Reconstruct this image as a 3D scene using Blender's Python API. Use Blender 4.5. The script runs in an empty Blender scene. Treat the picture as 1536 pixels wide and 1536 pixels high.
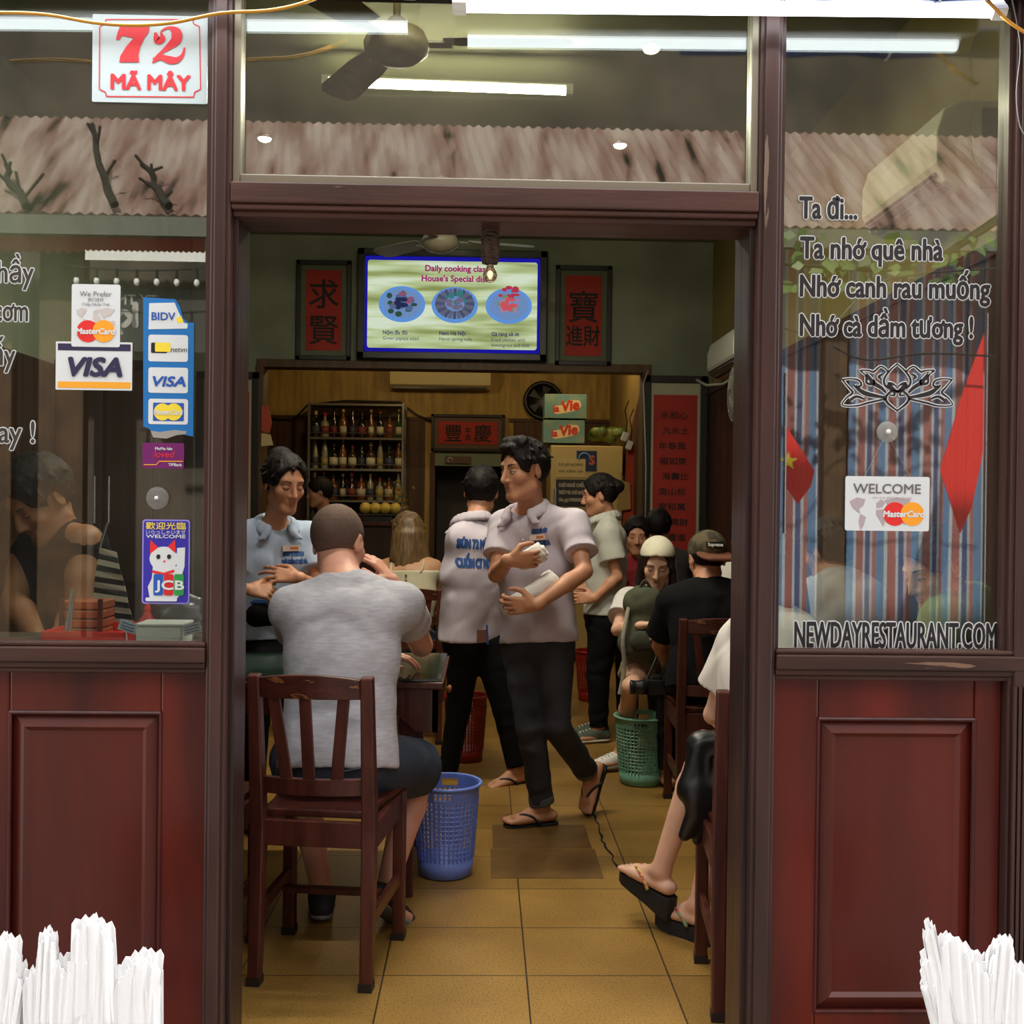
import bpy, math, random
import numpy as np
from mathutils import Vector, Matrix
from mathutils.bvhtree import BVHTree
R_ = random.Random(7)
SC = bpy.context.scene
COL = SC.collection
PI = math.pi
V = lambda *a: np.array(a, dtype=float)

# ------------------------------------------------------------------ camera, sky, sun, exposure
FPX, CX, CY = 1650.0, 768.0, 768.0
CAM = V(0, -2.6, 1.40)
_yaw, _pitch, _roll = math.radians(1.5), math.radians(-0.38), 0.012
F_ = V(math.sin(_yaw) * math.cos(_pitch), math.cos(_yaw) * math.cos(_pitch), math.sin(_pitch))
R0 = V(math.cos(_yaw), -math.sin(_yaw), 0); U0 = np.cross(R0, F_)
RX = R0 * math.cos(_roll) + U0 * math.sin(_roll)
UX = U0 * math.cos(_roll) - R0 * math.sin(_roll)
cd = bpy.data.cameras.new('camera'); cam = bpy.data.objects.new('camera', cd); COL.objects.link(cam)
cd.sensor_width = 36.0; cd.lens = FPX / 1536.0 * 36.0; cd.clip_start = 0.02; cd.clip_end = 200
cam.matrix_world = Matrix(((RX[0], UX[0], -F_[0], CAM[0]), (RX[1], UX[1], -F_[1], CAM[1]), (RX[2], UX[2], -F_[2], CAM[2]), (0, 0, 0, 1)))
SC.camera = cam

SC.view_settings.view_transform = 'Standard'; SC.view_settings.look = 'None'
SC.view_settings.gamma = 1.0; SC.view_settings.use_curve_mapping = False
SC.view_settings.exposure = 0.0
SC.cycles.max_bounces = 7; SC.cycles.diffuse_bounces = 3; SC.cycles.glossy_bounces = 3
SC.cycles.transmission_bounces = 4; SC.cycles.transparent_max_bounces = 10
SC.cycles.caustics_reflective = False; SC.cycles.caustics_refractive = False
SC.cycles.sample_clamp_indirect = 4.0

wd = bpy.data.worlds.new('sky'); SC.world = wd; wd.use_nodes = True
bgn = wd.node_tree.nodes['Background']; bgn.inputs[0].default_value = (0.95, 0.97, 1.0, 1); bgn.inputs[1].default_value = 3.5

def lamp(name, kind, loc, energy, color=(1, 1, 1), size=None, size_y=None, aim=None, spot=None, parent=None, radius=None):
    l = bpy.data.lights.new(name, kind); l.energy = energy; l.color = color
    if kind == 'AREA':
        l.shape = 'RECTANGLE'; l.size = size; l.size_y = size_y or size
    if radius is not None: l.shadow_soft_size = radius
    if kind == 'SPOT' and spot: l.spot_size = math.radians(spot); l.spot_blend = 0.6
    o = bpy.data.objects.new(name, l); COL.objects.link(o); o.location = loc
    if aim is not None: o.rotation_euler = Vector(aim).to_track_quat('-Z', 'Y').to_euler()
    if parent: o.parent = parent
    return o
sun = lamp('sun', 'SUN', (0, 0, 12), 15.0, (1.0, 0.95, 0.86), aim=(0.12, -0.78, -0.75)); sun.data.angle = 0.02

# ------------------------------------------------------------------ measuring helpers
def W(px, py, Y):
    """world point where the sight line of a measured photo point meets the depth plane y = Y"""
    d = F_ + (px - CX) / FPX * RX - (py - CY) / FPX * UX
    return CAM + d * ((Y - CAM[1]) / d[1])
def G(px, py, z=0.0):
    d = F_ + (px - CX) / FPX * RX - (py - CY) / FPX * UX
    return CAM + d * ((z - CAM[2]) / d[2])
def PX(p):
    q = np.asarray(p, float) - CAM; z = q @ F_
    return (CX + FPX * (q @ RX) / z, CY - FPX * (q @ UX) / z)

# ------------------------------------------------------------------ materials
def lin(c):
    return tuple((v / 255 / 12.92 if v / 255 <= 0.04045 else ((v / 255 + 0.055) / 1.055) ** 2.4) for v in c)
_M = {}
def mat(name, c, rough=0.5, metal=0.0, c2=None, scale=8.0, stretch=(1, 1, 1), bump=0.0, bscale=None, spec=0.5, detail=4.0, lo=0.35, hi=0.65, coat=0.0, alpha=None, trans=None, emis=None, estr=0.0, scuff=None):
    """c, c2: sRGB 0-255; c2 adds a mottled second colour"""
    if name in _M: return _M[name]
    m = bpy.data.materials.new(name); m.use_nodes = True; nt = m.node_tree; N = nt.nodes; L = nt.links
    b = N['Principled BSDF']; b.inputs['Base Color'].default_value = (*lin(c), 1)
    b.inputs['Roughness'].default_value = rough; b.inputs['Metallic'].default_value = metal
    b.inputs['Specular IOR Level'].default_value = spec
    if coat: b.inputs['Coat Weight'].default_value = coat; b.inputs['Coat Roughness'].default_value = 0.15
    if trans: b.inputs['Transmission Weight'].default_value = trans
    if alpha is not None: b.inputs['Alpha'].default_value = alpha
    if emis: b.inputs['Emission Color'].default_value = (*lin(emis), 1); b.inputs['Emission Strength'].default_value = estr
    if c2 or bump:
        tc = N.new('ShaderNodeTexCoord'); mp = N.new('ShaderNodeMapping'); mp.inputs['Scale'].default_value = stretch
        L.new(tc.outputs['Object'], mp.inputs[0])
        nz = N.new('ShaderNodeTexNoise'); nz.inputs['Scale'].default_value = scale; nz.inputs['Detail'].default_value = detail
        L.new(mp.outputs[0], nz.inputs['Vector'])
        if c2:
            cr = N.new('ShaderNodeValToRGB'); cr.color_ramp.elements[0].position = lo; cr.color_ramp.elements[1].position = hi
            cr.color_ramp.elements[0].color = (*lin(c), 1); cr.color_ramp.elements[1].color = (*lin(c2), 1)
            if scuff: e_ = cr.color_ramp.elements.new(scuff[0]); e_.color = (*lin(c2), 1); cr.color_ramp.elements.new(scuff[0] + 0.012).color = (*lin(scuff[1]), 1)
            L.new(nz.outputs['Fac'], cr.inputs[0]); L.new(cr.outputs[0], b.inputs['Base Color'])
        if bump:
            nb = nz
            if bscale:
                nb = N.new('ShaderNodeTexNoise'); nb.inputs['Scale'].default_value = bscale; nb.inputs['Detail'].default_value = 3
                L.new(mp.outputs[0], nb.inputs['Vector'])
            bp = N.new('ShaderNodeBump'); bp.inputs['Strength'].default_value = bump; bp.inputs['Distance'].default_value = 0.02
            L.new(nb.outputs['Fac'], bp.inputs['Height']); L.new(bp.outputs[0], b.inputs['Normal'])
    _M[name] = m
    return m
def emit(name, c, s):
    if name in _M: return _M[name]
    m = bpy.data.materials.new(name); m.use_nodes = True; nt = m.node_tree
    nt.nodes.remove(nt.nodes['Principled BSDF']); e = nt.nodes.new('ShaderNodeEmission')
    e.inputs[0].default_value = (*lin(c), 1); e.inputs[1].default_value = s
    nt.links.new(e.outputs[0], nt.nodes['Material Output'].inputs[0]); _M[name] = m
    return m
def glass_mat(name, refl=0.10, tint=(235, 240, 235), rough=0.0):
    if name in _M: return _M[name]
    m = bpy.data.materials.new(name); m.use_nodes = True; nt = m.node_tree; N = nt.nodes; L = nt.links
    N.remove(N['Principled BSDF'])
    t = N.new('ShaderNodeBsdfTransparent'); t.inputs[0].default_value = (*lin(tint), 1)
    g = N.new('ShaderNodeBsdfGlossy'); g.inputs['Roughness'].default_value = rough; g.inputs[0].default_value = (1, 1, 1, 1)
    mx = N.new('ShaderNodeMixShader'); lw = N.new('ShaderNodeLayerWeight'); lw.inputs[0].default_value = 0.5
    pw = N.new('ShaderNodeMath'); pw.operation = 'POWER'; pw.inputs[1].default_value = 5.0; L.new(lw.outputs['Facing'], pw.inputs[0])
    mm = N.new('ShaderNodeMath'); mm.operation = 'MULTIPLY_ADD'; mm.inputs[1].default_value = 0.8; mm.inputs[2].default_value = refl / 2; mm.use_clamp = True
    L.new(pw.outputs[0], mm.inputs[0]); L.new(mm.outputs[0], mx.inputs[0]); L.new(t.outputs[0], mx.inputs[1]); L.new(g.outputs[0], mx.inputs[2])
    L.new(mx.outputs[0], N['Material Output'].inputs[0]); _M[name] = m
    return m

# ------------------------------------------------------------------ mesh builder
class MB:
    def __init__(s): s.v = []; s.f = []; s.m = []
    def add(s, vs, fs, mi=0):
        o = len(s.v); s.v += [tuple(map(float, p)) for p in vs]
        s.f += [tuple(i + o for i in f) for f in fs]; s.m += [mi] * len(fs); return s
    def box(s, c, d, rz=0.0, mi=0, rot=None):
        hx, hy, hz = d[0] / 2, d[1] / 2, d[2] / 2
        vs = [Vector((x, y, z)) for z in (-hz, hz) for y in (-hy, hy) for x in (-hx, hx)]
        if rot is not None: vs = [rot @ p for p in vs]
        elif rz: r = Matrix.Rotation(rz, 3, 'Z'); vs = [r @ p for p in vs]
        vs = [(p[0] + c[0], p[1] + c[1], p[2] + c[2]) for p in vs]
        return s.add(vs, [(0, 2, 3, 1), (4, 5, 7, 6), (0, 1, 5, 4), (2, 6, 7, 3), (0, 4, 6, 2), (1, 3, 7, 5)], mi)
    def bb(s, a, b, mi=0):
        return s.box([(a[i] + b[i]) / 2 for i in range(3)], [abs(b[i] - a[i]) for i in range(3)], mi=mi)
    def beam(s, p, q, w, h, up=(0, 0, 1), mi=0, w2=None, h2=None):
        """bar from p to q, width w sideways, h along up; w2/h2 at q"""
        p = Vector(p); q = Vector(q); d = (q - p).normalized(); x = d.cross(Vector(up)); 
        if x.length < 1e-4: x = d.cross(Vector((0, 1, 0)))
        x.normalize(); u = x.cross(d); vs = []
        for c, ww, hh in ((p, w, h), (q, w2 or w, h2 or h)):
            for a, b in ((-1, -1), (1, -1), (1, 1), (-1, 1)): vs.append(c + x * a * ww / 2 + u * b * hh / 2)
        return s.add(vs, [(0, 1, 2, 3), (7, 6, 5, 4), (0, 4, 5, 1), (1, 5, 6, 2), (2, 6, 7, 3), (3, 7, 4, 0)], mi)
    def tube(s, pts, r, n=8, mi=0, closed=False, cap=True):
        pts = [Vector(p) for p in pts]; rs = r if isinstance(r, (list, tuple)) else [r] * len(pts); rings = []; prev = None; vs = []
        for i, p in enumerate(pts):
            a = pts[i - 1] if (i > 0 or closed) else p; b = pts[(i + 1) % len(pts)] if (i < len(pts) - 1 or closed) else p
            d = (b - a); d = d.normalized() if d.length > 1e-9 else Vector((0, 0, 1))
            if prev is None:
                x = d.cross(Vector((0, 0, 1)));
                if x.length < 1e-3: x = d.cross(Vector((0, 1, 0)))
            else: x = prev - d * prev.dot(d)
            x.normalize(); prev = x; y = d.cross(x)
            for k in range(n):
                t = 2 * PI * k / n; vs.append(p + (x * math.cos(t) + y * math.sin(t)) * rs[i])
        fs = []; m = len(pts)
        for i in range(m if closed else m - 1):
            for k in range(n):
                j = (i + 1) % m; fs.append((i * n + k, i * n + (k + 1) % n, j * n + (k + 1) % n, j * n + k))
        if cap and not closed: fs += [tuple(range(n - 1, -1, -1)), tuple((m - 1) * n + k for k in range(n))]
        return s.add(vs, fs, mi)
    def lathe(s, prof, c=(0, 0, 0), n=20, mi=0, rot=None, sx=1.0, sy=1.0):
        vs = []; m = len(prof)
        for r, z in prof:
            for k in range(n):
                t = 2 * PI * k / n; p = Vector((r * math.cos(t) * sx, r * math.sin(t) * sy, z))
                if rot is not None: p = rot @ p
                vs.append((p[0] + c[0], p[1] + c[1], p[2] + c[2]))
        fs = [(i * n + k, i * n + (k + 1) % n, (i + 1) * n + (k + 1) % n, (i + 1) * n + k) for i in range(m - 1) for k in range(n)]
        fs += [tuple(range(n - 1, -1, -1)), tuple((m - 1) * n + k for k in range(n))]
        return s.add(vs, fs, mi)
    def ball(s, c, r, n=12, mi=0, rot=None):
        r = r if isinstance(r, (list, tuple)) else (r, r, r); vs = []; m = n // 2
        for i in range(m + 1):
            a = PI * i / m
            for k in range(n):
                t = 2 * PI * k / n; p = Vector((math.sin(a) * math.cos(t) * r[0], math.sin(a) * math.sin(t) * r[1], math.cos(a) * r[2]))
                if rot is not None: p = rot @ p
                vs.append((p[0] + c[0], p[1] + c[1], p[2] + c[2]))
        fs = [(i * n + k, (i + 1) * n + k, (i + 1) * n + (k + 1) % n, i * n + (k + 1) % n) for i in range(m) for k in range(n)]
        return s.add(vs, fs, mi)
    def poly(s, pts, t, nrm, mi=0):
        """flat outline (ordered points) given thickness t along nrm"""
        n = len(pts); q = Vector(nrm) * t; vs = [Vector(p) for p in pts] + [Vector(p) + q for p in pts]
        fs = [tuple(range(n)), tuple(range(2 * n - 1, n - 1, -1))] + [(i, i + n, (i + 1) % n + n, (i + 1) % n) for i in range(n)]
        return s.add(vs, fs, mi)
    def build(s, name, mats, parent=None, bevel=0.0, smooth=False, seg=2, world=False):
        me = bpy.data.meshes.new(name); v = s.v
        if world and parent is not None:
            o = WORLD[parent.name]; v = [(p[0] - o[0], p[1] - o[1], p[2] - o[2]) for p in v]
        me.from_pydata(v, [], s.f)
        mats = mats if isinstance(mats, (list, tuple)) else [mats]
        for m in mats: me.materials.append(m)
        if len(mats) > 1: me.polygons.foreach_set('material_index', s.m)
        if smooth: me.polygons.foreach_set('use_smooth', [True] * len(me.polygons))
        me.validate(); me.update()
        return link(name, me, parent, bevel, seg)
WORLD = {}
def link(name, me, parent=None, bevel=0.0, seg=2):
    o = bpy.data.objects.new(name, me); COL.objects.link(o)
    if parent is not None: o.parent = parent; WORLD[o.name] = WORLD.get(parent.name, (0, 0, 0))
    if bevel:
        b = o.modifiers.new('bevel', 'BEVEL'); b.width = bevel; b.segments = seg; b.limit_method = 'ANGLE'; b.angle_limit = math.radians(40)
    return o
def tag(o, label=None, cat=None, group=None, kind=None):
    if label: o['label'] = label
    if cat: o['category'] = cat
    if group: o['group'] = group
    if kind: o['kind'] = kind
    return o
def thing(name, label, cat, loc=(0, 0, 0), rz=0.0, group=None):
    o = bpy.data.objects.new(name, None); COL.objects.link(o); o.empty_display_size = 0.1
    o.location = tuple(map(float, loc)); o.rotation_euler = (0, 0, rz); WORLD[o.name] = tuple(map(float, loc))
    return tag(o, label, cat, group)
def struct(name, mb, m, bevel=0.0, parent=None):
    o = mb.build(name, m, parent, bevel)
    if parent is None: o['kind'] = 'structure'
    return o
def dup(root, loc, rz=0.0, label=None, group=None, scale=None):
    def cp(o, par):
        c = o.copy(); COL.objects.link(c)
        if par is not None: c.parent = par
        for ch in list(o.children): cp(ch, c)
        return c
    r = cp(root, None); r.location = tuple(map(float, loc)); r.rotation_euler = (0, 0, rz)
    if label: r['label'] = label
    if group: r['group'] = group
    if scale: r.scale = scale
    return r

# ------------------------------------------------------------------ lettering
def text_mb(body, size, origin, xdir, ydir, sx=1.0, bold=0.0, thick=0.0008, shear=0.0, align='LEFT', mi=0, fit=None, spacing=1.0, mb=None, res=3):
    """letters as a thin raised mesh. origin = baseline start; xdir/ydir = reading and up directions (world/local). fit = total width"""
    horns = [i for i, ch in enumerate(body) if ch in 'ơớờ']                                   # horned o: plain letter plus its own hook
    for a_, b_ in (('ơ', 'o'), ('ớ', 'ó'), ('ờ', 'ò')): body = body.replace(a_, b_)
    c = bpy.data.curves.new('t', 'FONT'); c.body = body; c.size = size; c.extrude = 0.0; c.shear = shear
    c.resolution_u = res; c.space_character = spacing; c.align_x = align
    o = bpy.data.objects.new('t', c); COL.objects.link(o)
    dg = bpy.context.evaluated_depsgraph_get(); me = bpy.data.meshes.new_from_object(o.evaluated_get(dg))
    vs = [Vector(v.co) for v in me.vertices]; fs = [tuple(p.vertices) for p in me.polygons]
    for i in horns:
        c.body = body[:i] + 'o'; dg = bpy.context.evaluated_depsgraph_get(); dg.update(); m2 = bpy.data.meshes.new_from_object(o.evaluated_get(dg)); x = max(v.co.x for v in m2.vertices); bpy.data.meshes.remove(m2)
        k0 = len(vs); w_ = size * 0.07; y = size * 0.47
        hk = [(x - w_ * 1.4, y - w_ * .6), (x - w_ * .2, y - w_ * .2), (x + w_ * .1, y + w_ * .9), (x + w_ * 1.1, y + w_ * 1.0), (x + w_ * .9, y - w_ * .4), (x + w_ * .1, y - w_ * 1.2), (x - w_ * 1.0, y - w_ * 1.5)]
        vs += [Vector((p[0], p[1], 0)) for p in hk]; fs.append(tuple(range(k0 + len(hk) - 1, k0 - 1, -1)))
    bpy.data.objects.remove(o); bpy.data.curves.remove(c); bpy.data.meshes.remove(me)
    mb = mb or MB()
    if not vs: return mb
    x0 = min(v.x for v in vs); x1 = max(v.x for v in vs)
    if fit:
        k = fit / (x1 - x0); off = x0 if align == 'LEFT' else (x0 + x1) / 2
        sx = k
    else: off = 0
    X = Vector(xdir).normalized(); Y = Vector(ydir).normalized(); Z = X.cross(Y); O = Vector(origin)
    pts = [O + X * ((v.x - off) * sx) + Y * v.y + Z * thick for v in vs]
    if bold <= 0: return mb.add(pts, fs, mi)
    for k in range(9 if bold > 0 else 1):                     # heavier stroke: the same letters laid over one another with tiny shifts
        q = X * (math.cos(k * PI / 4) * bold) + Y * (math.sin(k * PI / 4) * bold) if k < 8 else X * 0
        mb.add([p + q + Z * (k * 1e-6) for p in pts], fs, mi)
    return mb
def disc_mb(mb, c, r, xdir, ydir, off, mi=0, n=28, ry=None, a0=0, a1=2 * PI):
    X = Vector(xdir).normalized(); Y = Vector(ydir).normalized(); Z = X.cross(Y); C = Vector(c)
    full = abs(a1 - a0 - 2 * PI) < 1e-6
    ps = [C + X * math.cos(a0 + (a1 - a0) * i / n) * r + Y * math.sin(a0 + (a1 - a0) * i / n) * (ry or r) + Z * off for i in range(n if full else n + 1)]
    if not full: ps.append(C + Z * off)
    return mb.add(ps, [tuple(range(len(ps)))], mi)
def rrect(w, h, r, n=5):
    out = []
    for cx, cy, a in ((w / 2 - r, h / 2 - r, 0), (-w / 2 + r, h / 2 - r, PI / 2), (-w / 2 + r, -h / 2 + r, PI), (w / 2 - r, -h / 2 + r, 3 * PI / 2)):
        for i in range(n + 1): t = a + PI / 2 * i / n; out.append((cx + r * math.cos(t), cy + r * math.sin(t)))
    return out

# ------------------------------------------------------------------ soft bodies: blended tapered shapes -> one continuous skin
def nz(v): v = np.asarray(v, float); return v / (np.linalg.norm(v) + 1e-12)
class Soft:
    def __init__(s, h=0.006): s.h = h; s.p = []; s.wr = []
    def cone(s, a, ra, b, rb, k=0.02, mi=0, op='u', sq=None, flat=(0, 0)):
        a = np.asarray(a, float); b = np.asarray(b, float); R = max(ra, rb)
        s.p.append(('c', a, ra, b, rb, k, mi, op, sq, flat, np.minimum(a, b) - R, np.maximum(a, b) + R)); return s
    def ell(s, c, r, fr=None, k=0.02, mi=0, op='u'):
        c = np.asarray(c, float); r = np.asarray(r if hasattr(r, '__len__') else (r, r, r), float); R = r.max()
        s.p.append(('e', c, r, np.eye(3) if fr is None else fr, k, mi, op, c - R, c + R)); return s
    def clip(s, p, n, reg=None):
        """keep the side of the plane the normal points away from, inside reg=(centre, radius) only"""
        s.p.append(('k', np.asarray(p, float), nz(n), reg)); return s
    def wrinkle(s, amp, freq, vec=(1, 1, 1), seed=0.0): s.wr.append((amp, freq, np.asarray(vec, float), seed)); return s
    def mesh(s):
        h = s.h
        us = [q for q in s.p if (q[0] == 'c' and q[7] == 'u') or (q[0] == 'e' and q[6] == 'u')]
        lo = np.min([q[-2] for q in us], 0) - 3 * h; hi = np.max([q[-1] for q in us], 0) + 3 * h
        n = np.ceil((hi - lo) / h).astype(int) + 1
        ax = [lo[i] + h * np.arange(n[i]) for i in range(3)]
        f = np.full(n, 0.06, np.float32); idx = np.zeros(n, np.int8)
        for q in s.p:
            if q[0] == 'k':
                p, nn, reg = q[1:]
                if reg is None: i0 = np.zeros(3, int); i1 = n
                else:
                    i0 = np.clip(np.floor((reg[0] - reg[1] - lo) / h).astype(int), 0, n); i1 = np.clip(np.ceil((reg[0] + reg[1] - lo) / h).astype(int) + 1, 0, n)
                sl = tuple(slice(i0[i], i1[i]) for i in range(3))
                d = ((ax[0][sl[0]] - p[0]) * nn[0])[:, None, None] + ((ax[1][sl[1]] - p[1]) * nn[1])[None, :, None] + ((ax[2][sl[2]] - p[2]) * nn[2])[None, None, :]
                f[sl] = np.maximum(f[sl], d); continue
            k = q[5] if q[0] == 'c' else q[4]; mg = k + 3 * h
            i0 = np.clip(np.floor((q[-2] - mg - lo) / h).astype(int), 0, n); i1 = np.clip(np.ceil((q[-1] + mg - lo) / h).astype(int) + 1, 0, n)
            sl = tuple(slice(i0[i], i1[i]) for i in range(3))
            X = [ax[0][sl[0]][:, None, None], ax[1][sl[1]][None, :, None], ax[2][sl[2]][None, None, :]]
            if q[0] == 'c':
                _, a, ra, b, rb, k, mi, op, sq, flat, _, _ = q
                ba = b - a; L2 = ba @ ba + 1e-12; P = [X[i] - a[i] for i in range(3)]
                dt = P[0] * ba[0] + P[1] * ba[1] + P[2] * ba[2]
                t = np.clip(dt / L2, 0, 1); Q = [P[i] - t * ba[i] for i in range(3)]
                d2 = Q[0] ** 2 + Q[1] ** 2 + Q[2] ** 2
                if sq is not None:
                    e = nz(sq[0]); c = Q[0] * e[0] + Q[1] * e[1] + Q[2] * e[2]; d2 = d2 + c * c * (1 / sq[1] ** 2 - 1)
                d = np.sqrt(d2) - (ra + t * (rb - ra))
                L = math.sqrt(L2)
                if flat[0]: d = np.maximum(d, -dt / L)
                if flat[1]: d = np.maximum(d, dt / L - L)
            else:
                _, c, r, fr, k, mi, op, _, _ = q
                P = [X[i] - c[i] for i in range(3)]; k0 = 0; k1 = 0
                for j in range(3):
                    u = P[0] * fr[j][0] + P[1] * fr[j][1] + P[2] * fr[j][2]; k0 = k0 + (u / r[j]) ** 2; k1 = k1 + (u / r[j] ** 2) ** 2
                k0 = np.sqrt(k0); k1 = np.sqrt(k1) + 1e-9; d = k0 * (k0 - 1) / k1
            A = f[sl]
            if op == 'u':
                w = np.clip(0.5 + 0.5 * (A - d) / k, 0, 1); idx[sl][d < A] = mi; f[sl] = A * (1 - w) + d * w - k * w * (1 - w)
            else:
                dd = -d; w = np.clip(0.5 - 0.5 * (A - dd) / k, 0, 1); f[sl] = A * (1 - w) + dd * w + k * w * (1 - w)
        near = np.argwhere(np.abs(f) < 0.02)
        if s.wr and len(near):
            P = lo + near * h; tot = 0
            for amp, fq, vec, sd in s.wr:
                Pv = P * vec * fq
                wx = np.sin(Pv[:, 1] * 0.9 + sd + 1.3 * np.sin(Pv[:, 2] * 0.6)) ; wy = np.sin(Pv[:, 0] * 0.8 - Pv[:, 2] * 0.5 + 2 * sd)
                tot = tot + amp * np.sin(Pv[:, 2] + 1.6 * wx + 1.2 * wy + sd) * (0.55 + 0.45 * np.sin(Pv[:, 0] * 0.45 + 1.7 * sd + wy))
            f[near[:, 0], near[:, 1], near[:, 2]] += tot.astype(np.float32)
        f[0], f[-1] = 0.05, 0.05; f[:, 0], f[:, -1] = 0.05, 0.05; f[:, :, 0], f[:, :, -1] = 0.05, 0.05
        ins = f < 0
        cnt = np.zeros(n - 1, np.int8); cs = [(i, j, k) for i in (0, 1) for j in (0, 1) for k in (0, 1)]
        for i, j, k in cs: cnt += ins[i:n[0] - 1 + i, j:n[1] - 1 + j, k:n[2] - 1 + k]
        act = np.argwhere((cnt > 0) & (cnt < 8))
        vid = np.full(n - 1, -1, np.int32); vid[act[:, 0], act[:, 1], act[:, 2]] = np.arange(len(act))
        cf = {c: f[act[:, 0] + c[0], act[:, 1] + c[1], act[:, 2] + c[2]] for c in cs}
        pos = np.zeros((len(act), 3)); num = np.zeros(len(act))
        for c in cs:
            for a in range(3):
                if c[a] == 0:
                    c2 = tuple(c[i] + (1 if i == a else 0) for i in range(3)); fa, fb = cf[c], cf[c2]; x = (fa < 0) != (fb < 0)
                    t = np.where(x, fa / np.where(x, fa - fb, 1), 0)
                    base = np.array(c, float); pt = np.repeat(base[None], len(act), 0); pt[:, a] = t
                    pos += pt * x[:, None]; num += x
        pos = lo + (act + pos / num[:, None]) * h
        fid = idx[act[:, 0], act[:, 1], act[:, 2]]
        F = []
        for a in range(3):
            b, c = (a + 1) % 3, (a + 2) % 3
            s0 = [slice(None)] * 3; s1 = [slice(None)] * 3; s0[a] = slice(0, n[a] - 1); s1[a] = slice(1, n[a])
            e = np.argwhere(ins[tuple(s0)] != ins[tuple(s1)])
            e = e[(e[:, b] > 0) & (e[:, c] > 0) & (e[:, b] < n[b] - 1) & (e[:, c] < n[c] - 1)]
            def g(db, dc):
                q = e.copy(); q[:, b] += db; q[:, c] += dc; return vid[q[:, 0], q[:, 1], q[:, 2]]
            qd = np.stack([g(-1, -1), g(0, -1), g(0, 0), g(-1, 0)], 1)
            fl = ~ins[e[:, 0], e[:, 1], e[:, 2]]; qd[fl] = qd[fl][:, ::-1]; F.append(qd)
        F = np.concatenate(F); F = F[(F >= 0).all(1)]
        return pos, F, fid
    def build(s, name, mats, parent=None):
        pos, F, fid = s.mesh()
        s.bvh = (pos, F)
        if parent is not None: pos = pos - np.array(WORLD.get(parent.name, (0, 0, 0)))
        me = bpy.data.meshes.new(name); me.vertices.add(len(pos)); me.vertices.foreach_set('co', pos.ravel())
        me.loops.add(F.size); me.loops.foreach_set('vertex_index', F.ravel().astype(np.int32))
        me.polygons.add(len(F)); me.polygons.foreach_set('loop_start', np.arange(0, F.size, 4, dtype=np.int32))
        try: me.polygons.foreach_set('loop_total', np.full(len(F), 4, dtype=np.int32))
        except Exception: pass
        mats = mats if isinstance(mats, (list, tuple)) else [mats]
        for m in mats: me.materials.append(m)
        if len(mats) > 1: me.polygons.foreach_set('material_index', np.minimum(fid[F[:, 0]], len(mats) - 1).astype(np.int32))
        me.polygons.foreach_set('use_smooth', np.ones(len(F), bool)); me.update(calc_edges=True); me.validate()
        return link(name, me, parent)
    def tree(s):
        pos, F = s.bvh
        return BVHTree.FromPolygons([Vector(p) for p in pos], [tuple(map(int, q)) for q in F])
# ------------------------------------------------------------------ common materials
def wood(name, c, c2, rough=0.35, stretch=(14, 14, 1.2), scale=2.2, bump=0.12, coat=0.08, scuff=None):
    return mat(name, c, rough, c2=c2, scale=scale, stretch=stretch, bump=bump, detail=6, lo=0.3, hi=0.7, coat=coat, spec=0.35, scuff=scuff)
M_panel = wood('mahogany_panel', (104, 33, 20), (62, 18, 13), 0.32, (5, 5, 0.7), 1.6)
M_field = wood('mahogany_field', (96, 33, 22), (62, 23, 17), 0.32, (4, 4, 0.5), 1.4)
M_post = wood('worn_post', (74, 48, 43), (48, 32, 29), 0.36, (9, 9, 0.8), 2.0, 0.2, scuff=(0.70, (112, 92, 78)))
M_sill = wood('worn_sill', (80, 50, 40), (52, 33, 28), 0.4, (1, 9, 9), 2.0, 0.2, scuff=(0.71, (124, 96, 76)))
M_jamb = wood('dark_jamb', (52, 34, 32), (36, 24, 24), 0.35)
M_chair = wood('chair_wood', (92, 46, 36), (58, 26, 22), 0.34, (9, 9, 1.0), 3.0, 0.12)
M_chairworn = wood('chair_rail_worn', (86, 42, 32), (64, 30, 24), 0.35, (3, 9, 9), 4.0, 0.2, scuff=(0.60, (150, 98, 58)))
M_plank = wood('brown_plank', (92, 60, 36), (64, 40, 24), 0.55, (16, 16, 0.6), 1.5, 0.1, 0)
M_plankdark = wood('dark_plank', (70, 46, 34), (44, 29, 22), 0.5, (16, 16, 0.6), 1.5, 0.1, 0)
M_black = mat('black_plastic', (18, 18, 20), 0.4)
M_dark = mat('dark_frame', (32, 26, 26), 0.45)
M_white = mat('white_plastic', (226, 226, 220), 0.4)
M_chrome = mat('chrome', (200, 200, 205), 0.2, 1.0)
M_letter = mat('letter_black', (28, 26, 28), 0.45)
M_paperw = mat('sticker_white', (214, 218, 218), 0.45)
M_glass = glass_mat('window_glass', 0.17)

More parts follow.
